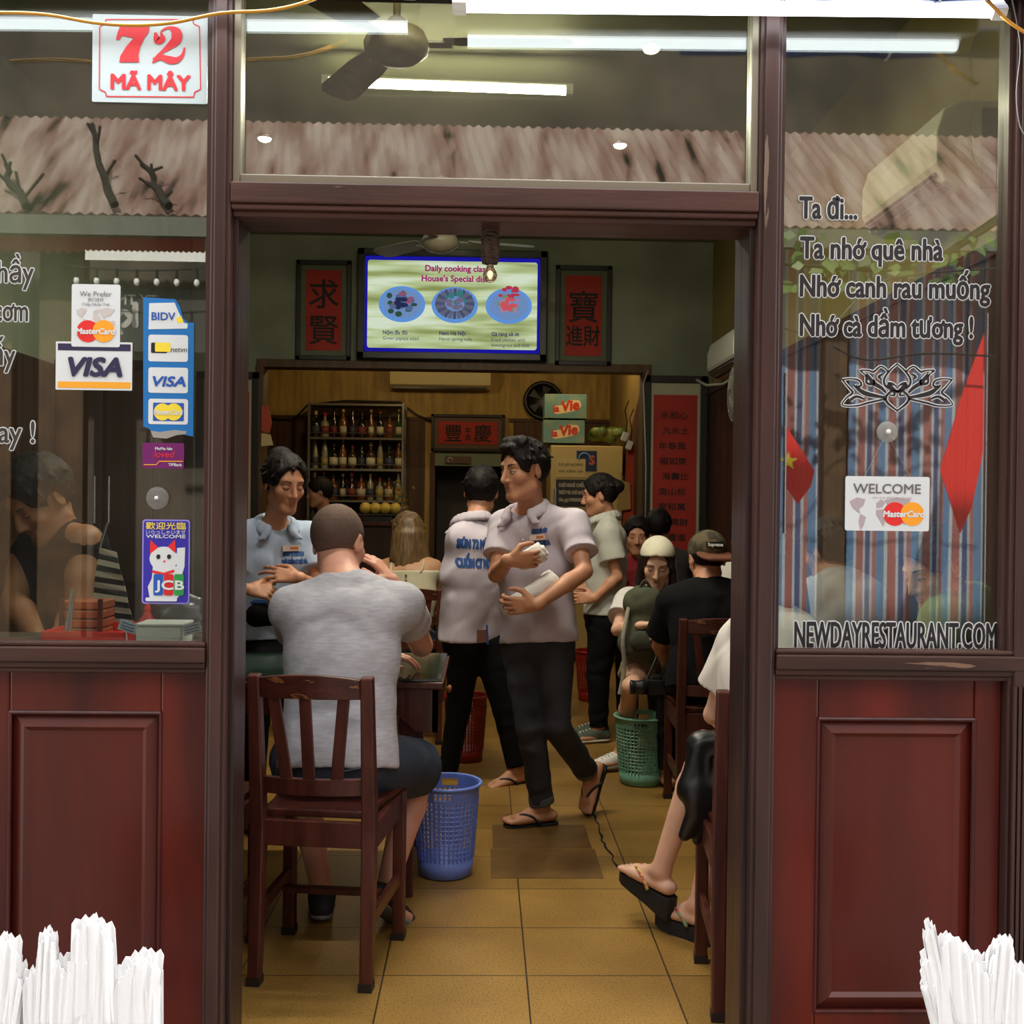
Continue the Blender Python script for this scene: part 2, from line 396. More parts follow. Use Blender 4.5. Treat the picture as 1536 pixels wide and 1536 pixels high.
# ------------------------------------------------------------------ floor, walls, ceiling
def floor_mat():
    m = bpy.data.materials.new('ochre_terrazzo'); m.use_nodes = True; nt = m.node_tree; N = nt.nodes; L = nt.links; b = N['Principled BSDF']
    b.inputs['Roughness'].default_value = 0.38
    tc = N.new('ShaderNodeTexCoord'); mp = N.new('ShaderNodeMapping'); mp.inputs['Location'].default_value = (0.28, -0.66, 0); L.new(tc.outputs['Object'], mp.inputs[0])
    br = N.new('ShaderNodeTexBrick'); br.offset = 0.0; br.squash = 1.0
    for k, v in (('Scale', 1.0), ('Mortar Size', 0.0026), ('Mortar Smooth', 0.1), ('Bias', -0.2), ('Brick Width', 0.425), ('Row Height', 0.37)): br.inputs[k].default_value = v
    br.inputs['Color1'].default_value = (*lin((166, 128, 64)), 1); br.inputs['Color2'].default_value = (*lin((144, 110, 52)), 1); br.inputs['Mortar'].default_value = (*lin((62, 46, 24)), 1)
    L.new(mp.outputs[0], br.inputs['Vector'])
    n1 = N.new('ShaderNodeTexNoise'); n1.inputs['Scale'].default_value = 170; n1.inputs['Detail'].default_value = 2; L.new(tc.outputs['Object'], n1.inputs['Vector'])
    r1 = N.new('ShaderNodeValToRGB'); r1.color_ramp.elements[0].position = 0.30; r1.color_ramp.elements[0].color = (0.30, 0.22, 0.15, 1); r1.color_ramp.elements[1].position = 0.46; r1.color_ramp.elements[1].color = (1, 1, 1, 1)
    L.new(n1.outputs['Fac'], r1.inputs[0])
    n2 = N.new('ShaderNodeTexNoise'); n2.inputs['Scale'].default_value = 2.2; n2.inputs['Detail'].default_value = 5; L.new(tc.outputs['Object'], n2.inputs['Vector'])
    r2 = N.new('ShaderNodeValToRGB'); r2.color_ramp.elements[0].position = 0.32; r2.color_ramp.elements[0].color = (0.66, 0.62, 0.55, 1); r2.color_ramp.elements[1].position = 0.62; r2.color_ramp.elements[1].color = (1, 1, 1, 1)
    L.new(n2.outputs['Fac'], r2.inputs[0])
    def mul(a, c):
        x = N.new('ShaderNodeMix'); x.data_type = 'RGBA'; x.blend_type = 'MULTIPLY'; x.inputs[0].default_value = 1.0
        L.new(a, x.inputs[6]); L.new(c, x.inputs[7]); return x.outputs[2]
    L.new(mul(mul(br.outputs['Color'], r1.outputs[0]), r2.outputs[0]), b.inputs['Base Color'])
    return m
M_floor = floor_mat()
XL, XR, YB, ZC = -2.25, 1.76, 5.9, 3.45            # dining room: left and right walls, rear wall, ceiling
YR, ZB = 8.7, 3.0                                  # back room: rear wall, ceiling
OL, OR_, OZ = -1.726, 1.253, 2.47                  # the wide opening between the two
struct('floor', MB().bb((-3.2, -0.25, -0.12), (2.6, 9.0, 0.0)), M_floor)
# stained floor tiles and the ragged crack by the walking man
stain = mat('floor_stain', (88, 62, 28), 0.45, c2=(116, 84, 40), scale=9, lo=0.3, hi=0.7)
for k, (a, b_) in enumerate((((0.045, 1.51), (0.47, 1.86)), ((0.055, 1.87), (0.46, 2.2)))):
    o = MB().bb((a[0], a[1], 0.0005), (b_[0], b_[1], 0.0012)).build('floor_stain', stain); o['kind'] = 'structure'
cr = MB(); pts = [G(887, 1215), G(898, 1237), G(905, 1262), G(916, 1280), G(925, 1300), G(938, 1325)]
crp = []
for i in range(len(pts) - 1):
    for j in range(4):
        p = pts[i] * (1 - j / 4) + pts[i + 1] * j / 4; crp.append((p[0] + R_.uniform(-.008, .008), p[1], 0.002))
cr.tube(crp, [R_.uniform(.002, .007) for _ in crp], 5); o = cr.build('floor_crack', mat('crack', (30, 22, 14), 0.9)); o['kind'] = 'structure'

M_plaster = mat('grey_green_plaster', (142, 150, 132), 0.85, c2=(112, 118, 102), scale=1.6, bump=0.15, bscale=30, detail=8)
M_ceil = mat('ceiling_paint', (140, 142, 124), 0.6, c2=(132, 134, 120), scale=1.2)
M_yellow = mat('yellow_plaster', (150, 134, 78), 0.8, c2=(128, 112, 62), scale=1.5)
M_gold = mat('gold_wallpaper', (186, 150, 70), 0.6, c2=(152, 120, 54), scale=3.0, stretch=(6, 6, 0.8), detail=6)
struct('wall_left', MB().bb((XL - 0.12, 0.0, 0), (XL, YB, ZC)), M_plaster)
struct('wall_right', MB().bb((XR, 0.0, 0), (XR + 0.12, YB + 0.15, ZC)), M_yellow)
bw = MB().bb((XL, YB, OZ), (XR, YB + 0.15, ZC)).bb((XL, YB, 0), (OL, YB + 0.15, OZ)).bb((OR_, YB, 0), (XR, YB + 0.15, OZ))
struct('wall_back', bw, M_plaster)
struct('trim_1', MB().bb((OL - 0.02, YB - 0.025, OZ - 0.035), (OR_ + 0.03, YB + 0.17, OZ + 0.025)).bb((OR_ - 0.03, YB - 0.02, 0), (OR_ + 0.03, YB + 0.17, OZ - 0.03)).bb((OL - 0.03, YB - 0.02, 0), (OL + 0.03, YB + 0.17, OZ - 0.03)), wood('opening_trim', (98, 72, 44), (70, 50, 32), 0.5, coat=0))
# wainscot of vertical boards along the right wall and beside the tall scroll
wn = MB()
for i in range(44):
    y = 0.15 + i * 0.131
    if y < YB - 0.1: wn.bb((XR - 0.022, y, 0), (XR, y + 0.125, 2.28))
wn.bb((XR - 0.035, 0.15, 2.27), (XR, YB - 0.05, 2.32))
struct('wall_right_wainscot', wn, M_plankdark)
wn = MB()
for i in range(44):
    y = 0.15 + i * 0.131
    if y < YB - 0.1: wn.bb((XL, y, 0), (XL + 0.022, y + 0.125, 2.1))
struct('wall_left_wainscot', wn, M_plankdark)
struct('ceiling', MB().bb((XL - 0.12, 0.1, ZC), (XR + 0.12, YB + 0.15, ZC + 0.2)), M_ceil)
# back room
struct('wall_back_room_left', MB().bb((XL - 0.12, YB + 0.15, 0), (XL, YR, ZB)), M_plank)
struct('wall_back_room_right', MB().bb((1.29, YB + 0.15, 0), (1.41, YR, ZB)), mat('tan_plaster', (150, 124, 66), 0.7, c2=(126, 102, 54), scale=2))
DL, DR, DZ = -0.50, 0.26, 1.92                     # dark doorway in the rear wall
bw = MB().bb((XL, YR, 2.28), (1.41, YR + 0.12, ZB)).bb((DL, YR, DZ), (DR, YR + 0.12, 2.28)).bb((XL, YR, 0), (DL, YR + 0.12, 2.28)).bb((DR, YR, 0), (1.41, YR + 0.12, 2.28))
struct('wall_back_room', bw, M_gold)
pl = MB()
x = XL
while x < 1.28:
    w = 0.15
    if x + w < DL + 0.01 or x > DR - 0.01: pl.bb((x + 0.003, YR - 0.02, 0), (x + w - 0.003, YR, 2.26))
    x += w
pl.bb((XL, YR - 0.03, 2.25), (DL, YR, 2.285)).bb((DR, YR - 0.03, 2.25), (1.28, YR, 2.285))
struct('wall_back_room_boards', pl, M_plank)
struct('door_1', MB().bb((DL, YR + 0.12, 0), (DR, YR + 1.2, 0.01)).bb((DL - 0.1, YR + 1.2, 0), (DR + 0.1, YR + 1.3, DZ + 0.2)).bb((DL - 0.1, YR + 0.12, 0), (DL, YR + 1.3, DZ + .2)).bb((DR, YR + .12, 0), (DR + .1, YR + 1.3, DZ + .2)).bb((DL - .1, YR + .12, DZ + .1), (DR + .1, YR + 1.3, DZ + .3)), mat('dark_passage', (26, 22, 20), 0.6))
struct('trim_2', MB().bb((DL - 0.02, YR - 0.035, DZ - 0.13), (DR + 0.02, YR - 0.005, DZ)), mat('pale_green_lintel', (112, 122, 100), 0.6))
struct('trim_3', MB().bb((DL - 0.05, YR - 0.04, 0), (DL, YR, DZ)).bb((DR, YR - 0.04, 0), (DR + 0.05, YR, DZ)), M_plank)
struct('ceiling_back_room', MB().bb((XL - 0.12, YB + 0.15, ZB), (1.41, YR + 0.12, ZB + 0.2)), mat('cream_ceiling', (176, 160, 110), 0.7))
# stair string along the back room's right wall
o = MB().poly([(1.283, 7.0, 1.98), (1.283, 6.15, 2.4), (1.283, 6.15, 0.0), (1.283, 7.0, 0.0)], -0.022, (1, 0, 0)).build('wall_back_room_panel', M_plank); o['kind'] = 'structure'

# ------------------------------------------------------------------ shop front
PLx0, PLx1, PRx0, PRx1 = -0.648, -0.600, 0.645, 0.700
ZT = 2.62                                          # underside of the header
def post(name, x0, x1, m=M_post):
    b = MB().bb((x0, 0.0, -0.12), (x1, 0.10, ZT + 0.06)).bb((x0 + 0.010, -0.010, -0.12), (x1 - 0.010, 0.0, ZT + 0.06))
    return struct(name, b, m, bevel=0.004)
post('trim_4', PLx0, PLx1); post('trim_5', PRx0, PRx1)
# inner door linings, darker, a step back from the posts
struct('trim_6', MB().bb((PLx1 - 0.002, 0.03, -0.02), (PLx1 + 0.012, 0.16, 2.10)), M_jamb, bevel=0.003)
struct('trim_7', MB().bb((PRx0 - 0.014, 0.03, -0.02), (PRx0 + 0.002, 0.18, 2.10)), M_jamb, bevel=0.003)
rail = MB().bb((PLx1, -0.006, 2.100), (PRx0, 0.11, 2.150)).bb((PLx1, 0.0, 2.086), (PRx0, 0.105, 2.1)).bb((PLx1, 0.015, 2.072), (PRx0, 0.16, 2.088))
struct('trim_8', rail, M_sill, bevel=0.004)
for nm, x0, x1, z0, z1 in (('trim_9', PLx1, PLx1 + 0.018, 2.15, ZT), ('trim_10', PRx0 - 0.018, PRx0, 2.15, ZT)):
    struct(nm, MB().bb((x0, 0.01, z0), (x1, 0.06, z1)), mat('grey_bead', (120, 112, 96), 0.35, 0.3), bevel=0.003)
struct('trim_11', MB().bb((PLx1 + 0.018, 0.01, 2.15), (PRx0 - 0.018, 0.06, 2.172)), mat('grey_bead', (120, 112, 96), 0.35), bevel=0.003)
def sill(name, x0, x1, z):
    b = MB().bb((x0, -0.012, z - 0.042), (x1, 0.10, z - 0.006)).bb((x0, -0.004, z - 0.006), (x1, 0.03, z + 0.006)).bb((x0, -0.004, z - 0.056), (x1, 0.08, z - 0.040)).bb((x0, 0.004, z - 0.068), (x1, 0.08, z - 0.055))
    return struct(name, b, M_sill, bevel=0.004)
XW0, XW1 = -1.90, 1.262
sill('trim_12', XW0, PLx0, 1.062); sill('trim_13', PRx1, XW1 + 0.1, 1.058)
post('trim_14', XW1, XW1 + 0.06); post('trim_15', XW0 - 0.06, XW0)
struct('wall_front', MB().bb((XL - 0.2, 0.0, ZT + 0.06), (XR + 0.3, 0.12, 6.5)).bb((XL - 0.2, 0.0, -0.12), (XW0 - 0.06, 0.12, ZT + 0.06)).bb((XW1 + 0.06, 0.0, -0.12), (XR + 0.3, 0.12, ZT + 0.06)), mat('front_render', (120, 112, 100), 0.8, c2=(96, 90, 82), scale=2))
struct('trim_16', MB().bb((XW0, -0.02, ZT), (XW1 + 0.06, 0.10, ZT + 0.08)), M_jamb, bevel=0.004)
struct('roof_sun_block', MB().bb((XL - 0.4, 0.12, 6.3), (XR + 0.5, 9.4, 6.5)).bb((XL - 1.2, 0.12, ZC + 0.3), (XL - 0.2, 9.4, 6.5)).bb((XR + 0.2, 0.12, ZC + .3), (XR + 1.2, 9.4, 6.5)).bb((XL - 1.2, 9.3, -.1), (XR + 1.2, 9.6, 6.5)), mat('roof_dark', (80, 76, 72), 0.9))  # unseen roof, sides and rear, put up to block the sun
def panel(name, x0, x1, ox0, ox1, oz0, oz1, bw_):
    """framed lower panel: rails and stiles round a raised, bevelled field"""
    zt, zb = 0.995, -0.12
    o = MB().bb((x0, 0.03, zb), (ox0, 0.06, zt)).bb((ox1, 0.03, zb), (x1, 0.06, zt)).bb((ox0, 0.0305, oz1), (ox1, 0.0605, zt)).bb((ox0, 0.0305, zb), (ox1, 0.0605, oz0)).build(name, M_panel, bevel=0.005)
    o['kind'] = 'structure'
    f = MB(); y0, y1 = 0.046, 0.030
    P = [(ox0, y0, oz0), (ox1, y0, oz0), (ox1, y0, oz1), (ox0, y0, oz1)]
    Q = [(ox0 + bw_, y1, oz0 + bw_), (ox1 - bw_, y1, oz0 + bw_), (ox1 - bw_, y1, oz1 - bw_), (ox0 + bw_, y1, oz1 - bw_)]
    f.add(P + Q, [(i, (i + 1) % 4, (i + 1) % 4 + 4, i + 4) for i in range(4)])
    s = 0.010; T = [(p[0] + (s if p[0] < (ox0 + ox1) / 2 else -s), y1 + 0.008, p[2] + (s if p[2] < (oz0 + oz1) / 2 else -s)) for p in Q]
    f.add(Q + T, [(i, (i + 1) % 4, (i + 1) % 4 + 4, i + 4) for i in range(4)]); f.add(T, [(0, 1, 2, 3)])
    f.build('panel_field', M_field, o)
    r = MB()
    for a, b_ in (((ox0, 0, oz0), (ox1, 0, oz0)), ((ox1, 0, oz0), (ox1, 0, oz1)), ((ox1, 0, oz1), (ox0, 0, oz1)), ((ox0, 0, oz1), (ox0, 0, oz0))):
        r.tube([(a[0], 0.031, a[2]), (b_[0], 0.031, b_[2])], 0.005, 6)
    r.build('panel_moulding', wood('moulding', (84, 34, 30), (54, 24, 22), 0.35), o)
    MB().bb((x0, 0.061, zb), (x1, 0.08, zt)).build('panel_back', M_jamb, o)
    return o
zz = lambda px, py: float(W(px, py, 0.03)[2]); xx = lambda px, py: float(W(px, py, 0.03)[0])
panel('wall_front_panel_left', -1.17, PLx0 + 0.001, xx(13, 1200), xx(240, 1200), 0.05, zz(120, 1069), 0.034)
panel('wall_front_panel_left_far', XW0, -1.171, -1.80, -1.27, 0.05, zz(120, 1069), 0.034)
panel('wall_front_panel_right', PRx1 - 0.001, XW1, xx(1226, 1200), xx(1460, 1200), zz(1340, 1517), zz(1340, 1079), 0.034)
ft = MB()
for i in range(4): ft.bb((XW1 + 0.006 + i * 0.012, -0.018, -0.12), (XW1 + 0.013 + i * 0.012, -0.01, 0.98))
struct('trim_17', ft, M_post)
def window(name, x0, x1, z0, z1):
    o = MB().bb((x0, 0.040, z0), (x1, 0.046, z1)).build(name, M_glass); o['kind'] = 'structure'; return o
window('window_1', XW0, PLx0, 1.068, ZT); window('window_2', PLx1 + 0.018, PRx0 - 0.018, 2.172, ZT); window('window_3', PRx1, XW1, 1.064, ZT)
beads = MB()
for x0, x1 in ((PLx0 - 0.012, PLx0), (PRx1, PRx1 + 0.010), (XW1 - 0.012, XW1)):
    beads.bb((x0, 0.015, 1.06), (x1, 0.039, ZT))
struct('trim_18', beads, M_post)

# ------------------------------------------------------------------ the street that the panes mirror
struct('street', MB().bb((-14, -14, -0.3), (14, -0.25, -0.12)), mat('asphalt', (150, 146, 140), 0.9, c2=(126, 122, 116), scale=3))
YO = -6.6
struct('house_wall_opposite', MB().bb((-14, YO - 0.4, -0.12), (14, YO - 0.2, 3.2)).bb((-14, YO - 1.6, 3.2), (14, YO - 1.4, 9.0)), mat('opposite_wall', (84, 74, 64), 0.9, c2=(52, 46, 40), scale=1.2))

# warm lamps added to brighten the back room (unseen behind the opening's head)
for x_, y_, nm in ((-0.9, 7.0, 'warm lamp added out of view to light the bottle side of the back room'), (0.7, 6.8, 'warm lamp added out of view to light the fridge side of the back room')):
    t_ = thing('added_ceiling_lamp', nm, 'light', (x_, y_, ZB), group='added back room lamps')
    MB().lathe([(0.02, 0), (0.16, -0.005), (0.17, -0.03), (0.12, -0.06), (0.03, -0.075)], n=24).build('glass_bowl', emit('lamp_warm', (255, 214, 140), 3.0), t_, smooth=True)
    MB().lathe([(0.175, 0), (0.18, -0.012), (0.165, -0.02)], n=24).build('rim', M_chrome, t_, smooth=True)
    lamp('bowl_glow', 'POINT', (0, 0, -0.14), 15, (1, 0.78, 0.44), radius=0.1, parent=t_)
# ------------------------------------------------------------------ lights of the dining room
def tube_light(name, label, a, b, r, e, watts, color, fixture_off=(0, 0, 0.045), aim=(0, 0, -1), lampoff=(0, 0, -0.04), fw=0.06, fh=0.05):
    a = V(*a); b = V(*b); c = (a + b) / 2; d = nz(b - a)
    t = thing(name, label, 'light', c)
    MB().tube([a, b], r, 12).build('tube', e, t, smooth=True, world=True)
    f = V(*fixture_off); MB().beam(a + f - d * 0.03, b + f + d * 0.03, fw, fh).build('fixture_body', M_white, t, 0.006, world=True)
    for p, q in ((a, -d), (b, d)):
        h = MB(); h.tube([p - q * 0.004, p + q * 0.028], r * 1.1, 12); h.beam(p + q * 0.012 + f * 0.9, p + q * 0.012 - nz(f) * r, 0.03, 0.03); h.build('lamp_holder', M_white, t, world=True)
    l = lamp('tube_glow', 'AREA', c + V(*lampoff), watts, color, np.linalg.norm(b - a), 0.03, aim=aim)
    l.location = V(*lampoff); l.parent = t
    return t
E_in = emit('tube_warm', (255, 240, 190), 55.0); E_out = emit('tube_white', (245, 252, 255), 7.0)
tube_light('ceiling_tube_light', 'lit fluorescent tube on the dining room ceiling behind the fan', W(492, 124, 2.42), W(850, 137, 2.42), 0.017, E_in, 42, (1, 0.93, 0.76), (0, 0, 0.026), fw=0.028, fh=0.016)
tube_light('ceiling_tube_light', 'fluorescent tube added out of view inside the door head to brighten the room', V(-.75, .85, 3.36), V(.45, .85, 3.36), 0.017, E_in, 24, (1, .97, .94), (0, 0, 0.03), fw=0.04, fh=0.03)  # extra unseen tube, added to brighten the people from the front
def downlight(p, label):
    t = thing('downlight', label, 'downlight', p, group='recessed ceiling lights')
    MB().lathe([(0.05, 0.0), (0.058, -0.004), (0.05, -0.012), (0.042, -0.014), (0.04, 0.0)], n=20).build('trim_ring', M_chrome, t, smooth=True)
    MB().ball((0, 0, -0.010), (0.038, 0.038, 0.02), 12).build('bulb', emit('downlight_glow', (255, 246, 205), 14.0), t, smooth=True)
    lamp('downlight_beam', 'SPOT', (0, 0, -0.05), 15, (1, 0.92, 0.74), aim=(0, 0, -1), spot=120, radius=0.04, parent=t)
for px, py, lb in ((977, 70, 'recessed ceiling light nearest the glass, right of the fan blade'), (930, 215, 'recessed ceiling light right of the tube, second from the glass'), (397, 205, 'recessed ceiling light on the left side of the ceiling'), (688, 337, 'recessed ceiling light above the screen')):
    downlight(G(px, py, ZC), lb)

def ceiling_fan(name, label, c, blade, rb, a0, ztop, mbody, mblade):
    t = thing(name, label, 'fan', c)
    MB().lathe([(0.02, -0.075), (0.075, -0.06), (0.115, -0.03), (0.12, 0.0), (0.10, 0.04), (0.05, 0.06), (0.03, 0.09)], n=28).build('motor_housing', mbody, t, smooth=True)
    MB().tube([(0, 0, 0.08), (0, 0, ztop - c[2])], 0.014, 10).lathe([(0.03, ztop - c[2] - 0.09), (0.06, ztop - c[2] - 0.02), (0.06, ztop - c[2] - 0.001)], n=16).build('down_rod', mbody, t, smooth=True)
    for k in range(3):
        a = a0 + k * 2 * PI / 3; d = V(math.cos(a), math.sin(a), 0); s = V(-math.sin(a), math.cos(a), 0); m = MB()
        outl = [(0.17, 0.055), (0.30, 0.068), (rb - 0.06, 0.075), (rb - 0.015, 0.055), (rb, 0.0), (rb - 0.015, -0.055), (rb - 0.06, -0.075), (0.30, -0.068), (0.17, -0.055)]
        m.poly([d * r + s * w + V(0, 0, 0.01 + w * 0.18) for r, w in outl], 0.006, (0, 0, 1)); m.beam(d * 0.09, d * 0.2, 0.05, 0.008); m.build('blade', mblade, t)
    return t
M_fan = mat('fan_dusty_brown', (104, 92, 66), 0.5, c2=(84, 74, 54), scale=20)
ceiling_fan('ceiling_fan', 'dusty ceiling fan hanging near the glass before the lit tube', W(595, 66, 1.40), 0, 0.64, -0.03, ZC, M_fan, M_fan)
ceiling_fan('ceiling_fan', 'pale ceiling fan hanging in front of the screen', W(660, 362, 4.35), 0, 0.62, 0.25, ZC, mat('fan_cream', (170, 166, 146), 0.4), mat('fan_cream_blade', (150, 150, 138), 0.4))

# ------------------------------------------------------------------ chairs
def make_chair(label, group):
    t = thing('dining_chair', label, 'chair', group=group)
    w, d, sh, H = 0.37, 0.39, 0.50, 0.905
    for s in (-1, 1):
        m = MB(); x = s * (w / 2 - 0.02)
        m.beam((x, -d / 2 - 0.015, 0), (x, -d / 2 + 0.01, sh - 0.04), 0.036, 0.038, (0, 1, 0), w2=0.042, h2=0.05)
        m.beam((x, -d / 2 + 0.01, sh - 0.045), (x, -d / 2 - 0.045, H), 0.042, 0.05, (0, 1, 0), w2=0.036, h2=0.034)
        lg = m.build('leg', M_chair, t, 0.005)
        MB().box((x, -d / 2 - 0.015, 0.012), (0.04, 0.042, 0.024)).build('leg_tip', M_dark, lg)
        fl = MB().beam((s * (w / 2 - 0.005), d / 2 - 0.02, 0), (s * (w / 2 - 0.005), d / 2 - 0.02, sh - 0.02), 0.038, 0.04, (0, 1, 0)).build('leg', M_chair, t, 0.005)
        MB().box((s * (w / 2 - 0.005), d / 2 - 0.02, 0.012), (0.042, 0.044, 0.024)).build('leg_tip', M_dark, fl)
        MB().beam((s * (w / 2 - 0.012), -d / 2 + 0.01, 0.20), (s * (w / 2 - 0.005), d / 2 - 0.03, 0.20), 0.018, 0.04).build('stretcher', M_chair, t, 0.003)
        MB().beam((s * (w / 2 - 0.008), -d / 2 + 0.02, sh - 0.06), (s * (w / 2 - 0.005), d / 2 - 0.03, sh - 0.06), 0.022, 0.075).build('seat_rail', M_chair, t, 0.003)
    MB().beam((-w / 2 + 0.03, 0.02, 0.20), (w / 2 - 0.03, 0.02, 0.20), 0.035, 0.018).build('stretcher', M_chair, t, 0.003)
    for y in (-d / 2 + 0.008, d / 2 - 0.02):
        MB().beam((-w / 2 + 0.03, y, sh - 0.062), (w / 2 - 0.03, y, sh - 0.062), 0.022, 0.075).build('seat_rail', M_chair, t, 0.003)
    m = MB(); m.poly([(-w / 2 + 0.035, -d / 2 + 0.02, sh - 0.02), (w / 2 - 0.035, -d / 2 + 0.02, sh - 0.02), (w / 2 + 0.012, d / 2 + 0.012, sh - 0.02), (-w / 2 - 0.012, d / 2 + 0.012, sh - 0.02)], 0.022, (0, 0, 1)); m.build('seat', M_chair, t, 0.006)
    def yb(z): return -d / 2 + 0.01 - 0.055 * (z - sh) / (H - sh)
    def curved(z0, z1, th, arch, m_, name):
        m = MB(); n = 10; vs = []; fs = []
        for i in range(n + 1):
            u = i / n * 2 - 1; x = u * (w / 2 - 0.038); bow = -0.022 * (1 - u * u); a = arch * (1 - u * u)
            for z, zz_ in ((z0, 0), (z1 + a, 1)):
                for q in (-1, 1): vs.append((x, yb(z) + bow + q * th / 2, z))
        for i in range(n):
            b = i * 4; fs += [(b, b + 4, b + 6, b + 2), (b + 1, b + 3, b + 7, b + 5), (b + 2, b + 6, b + 7, b + 3), (b, b + 1, b + 5, b + 4)]
        fs += [(0, 2, 3, 1), (n * 4, n * 4 + 1, n * 4 + 3, n * 4 + 2)]
        return m.add(vs, fs).build(name, m_, t, 0.003)
    curved(H - 0.065, H - 0.008, 0.024, 0.014, M_chairworn, 'top_rail'); curved(sh + 0.055, sh + 0.105, 0.022, 0.0, M_chair, 'lower_rail')
    for xt, xb in ((-0.108, -0.072), (-0.012, -0.006), (0.100, 0.072)):
        k = -0.022 * (1 - (xb / 0.15) ** 2); k2 = -0.022 * (1 - (xt / 0.15) ** 2)
        MB().beam((xb, yb(sh + .09) + k, sh + 0.09), (xt, yb(H - .05) + k2, H - 0.05), 0.036, 0.012, (0, 1, 0), w2=0.034).build('back_slat', M_chair, t, 0.002)
    return t
chair = make_chair('dark red slat-back chair under the man in the grey T-shirt', 'dining chairs')
chair.location = (-0.457, 0.79, 0); chair.rotation_euler = (0, 0, -0.126)
for loc, rz, lb in (((-0.905, 0.755, 0), -0.06, 'dark red chair half hidden by the left door post'), ((0.845, 0.57, 0), -0.115, 'dark red chair with a black handbag, partly behind the right door post'), ((1.07, 2.47, 0), -0.06, 'dark red chair behind the man in the camouflage cap'), ((-0.43, 4.0, 0), 0.1, 'dark chair behind the blonde woman'), ((1.0, 3.40, 0), 2.95, 'dark chair under the woman in the white cap'), ((0.34, 4.75, 0), 1.7, 'dark chair deep in the room behind the waiter with his back turned'), ((-0.95, 4.05, 0), 0.05, 'dark chair left of the blonde woman')):
    dup(chair, loc, rz, lb)

# ------------------------------------------------------------------ tables
M_tgreen = mat('green_glass_top', (34, 50, 40), 0.08, spec=0.8)
def make_table(label, x0, x1, y0, y1, z=0.78):
    c = ((x0 + x1) / 2, (y0 + y1) / 2, 0); t = thing('dining_table', label, 'table', c); w, d = x1 - x0, y1 - y0
    MB().box((0, 0, z - 0.022), (w, d, 0.026)).build('table_top', M_chair, t, 0.006)
    MB().box((0, 0, z - 0.003), (w - 0.02, d - 0.02, 0.010)).build('glass_sheet', M_tgreen, t, 0.002)
    for s in (-1, 1):
        m = MB(); pts = [(s * (w / 2 - 0.02), y, zz_) for y, zz_ in [(-d / 2 + 0.02, z - 0.035), (d / 2 - 0.02, z - 0.035), (d / 2 - 0.02, z - 0.19), (d / 2 - 0.10, z - 0.185), (d / 2 - 0.16, z - 0.13), (-d / 2 + 0.16, z - 0.13), (-d / 2 + 0.10, z - 0.185), (-d / 2 + 0.02, z - 0.19)]]
        m.poly(pts, -s * 0.02, (1, 0, 0)); m.build('apron', M_chair, t)
        m = MB(); pts = [(x, s * (d / 2 - 0.02), zz_) for x, zz_ in [(-w / 2 + 0.02, z - 0.035), (w / 2 - 0.02, z - 0.035), (w / 2 - 0.02, z - 0.19), (w / 2 - 0.10, z - 0.185), (w / 2 - 0.16, z - 0.13), (-w / 2 + 0.16, z - 0.13), (-w / 2 + 0.10, z - 0.185), (-w / 2 + 0.02, z - 0.19)]]
        m.poly(pts, -s * 0.02, (0, 1, 0)); m.build('apron', M_chair, t)
        for q in (-1, 1):
            MB().beam((s * (w / 2 - 0.13), q * (d / 2 - 0.06), 0), (s * (w / 2 - 0.13), q * (d / 2 - 0.06), z - 0.04), 0.055, 0.055, (0, 1, 0)).build('leg', M_chair, t, 0.005)
    dr = MB().bb((w / 2 - 0.021, -d / 2 + 0.2, z - 0.12), (w / 2 - 0.012, d / 2 - 0.2, z - 0.05)).build('drawer', M_chair, t, 0.003)
    MB().lathe([(0.006, 0), (0.006, 0.012), (0.014, 0.018), (0.015, 0.026), (0.008, 0.032)], (w / 2 - 0.012, -0.02, z - 0.085), 12, rot=Matrix.Rotation(PI / 2, 3, 'Y')).build('knob', mat('knob_wood', (150, 90, 50), 0.3), dr, smooth=True)
    return t
make_table('dark table with a green glass top before the man in the grey T-shirt', -1.55, -0.132, 1.27, 1.97)
make_table('dark table before the blonde woman', -1.2, 0.02, 4.62, 5.2)
make_table('dark table by the right wall beside the woman in the white cap', 1.28, 1.70, 2.98, 3.62)
make_table('dark table behind the right-hand window', 1.12, 1.70, 0.92, 1.36)

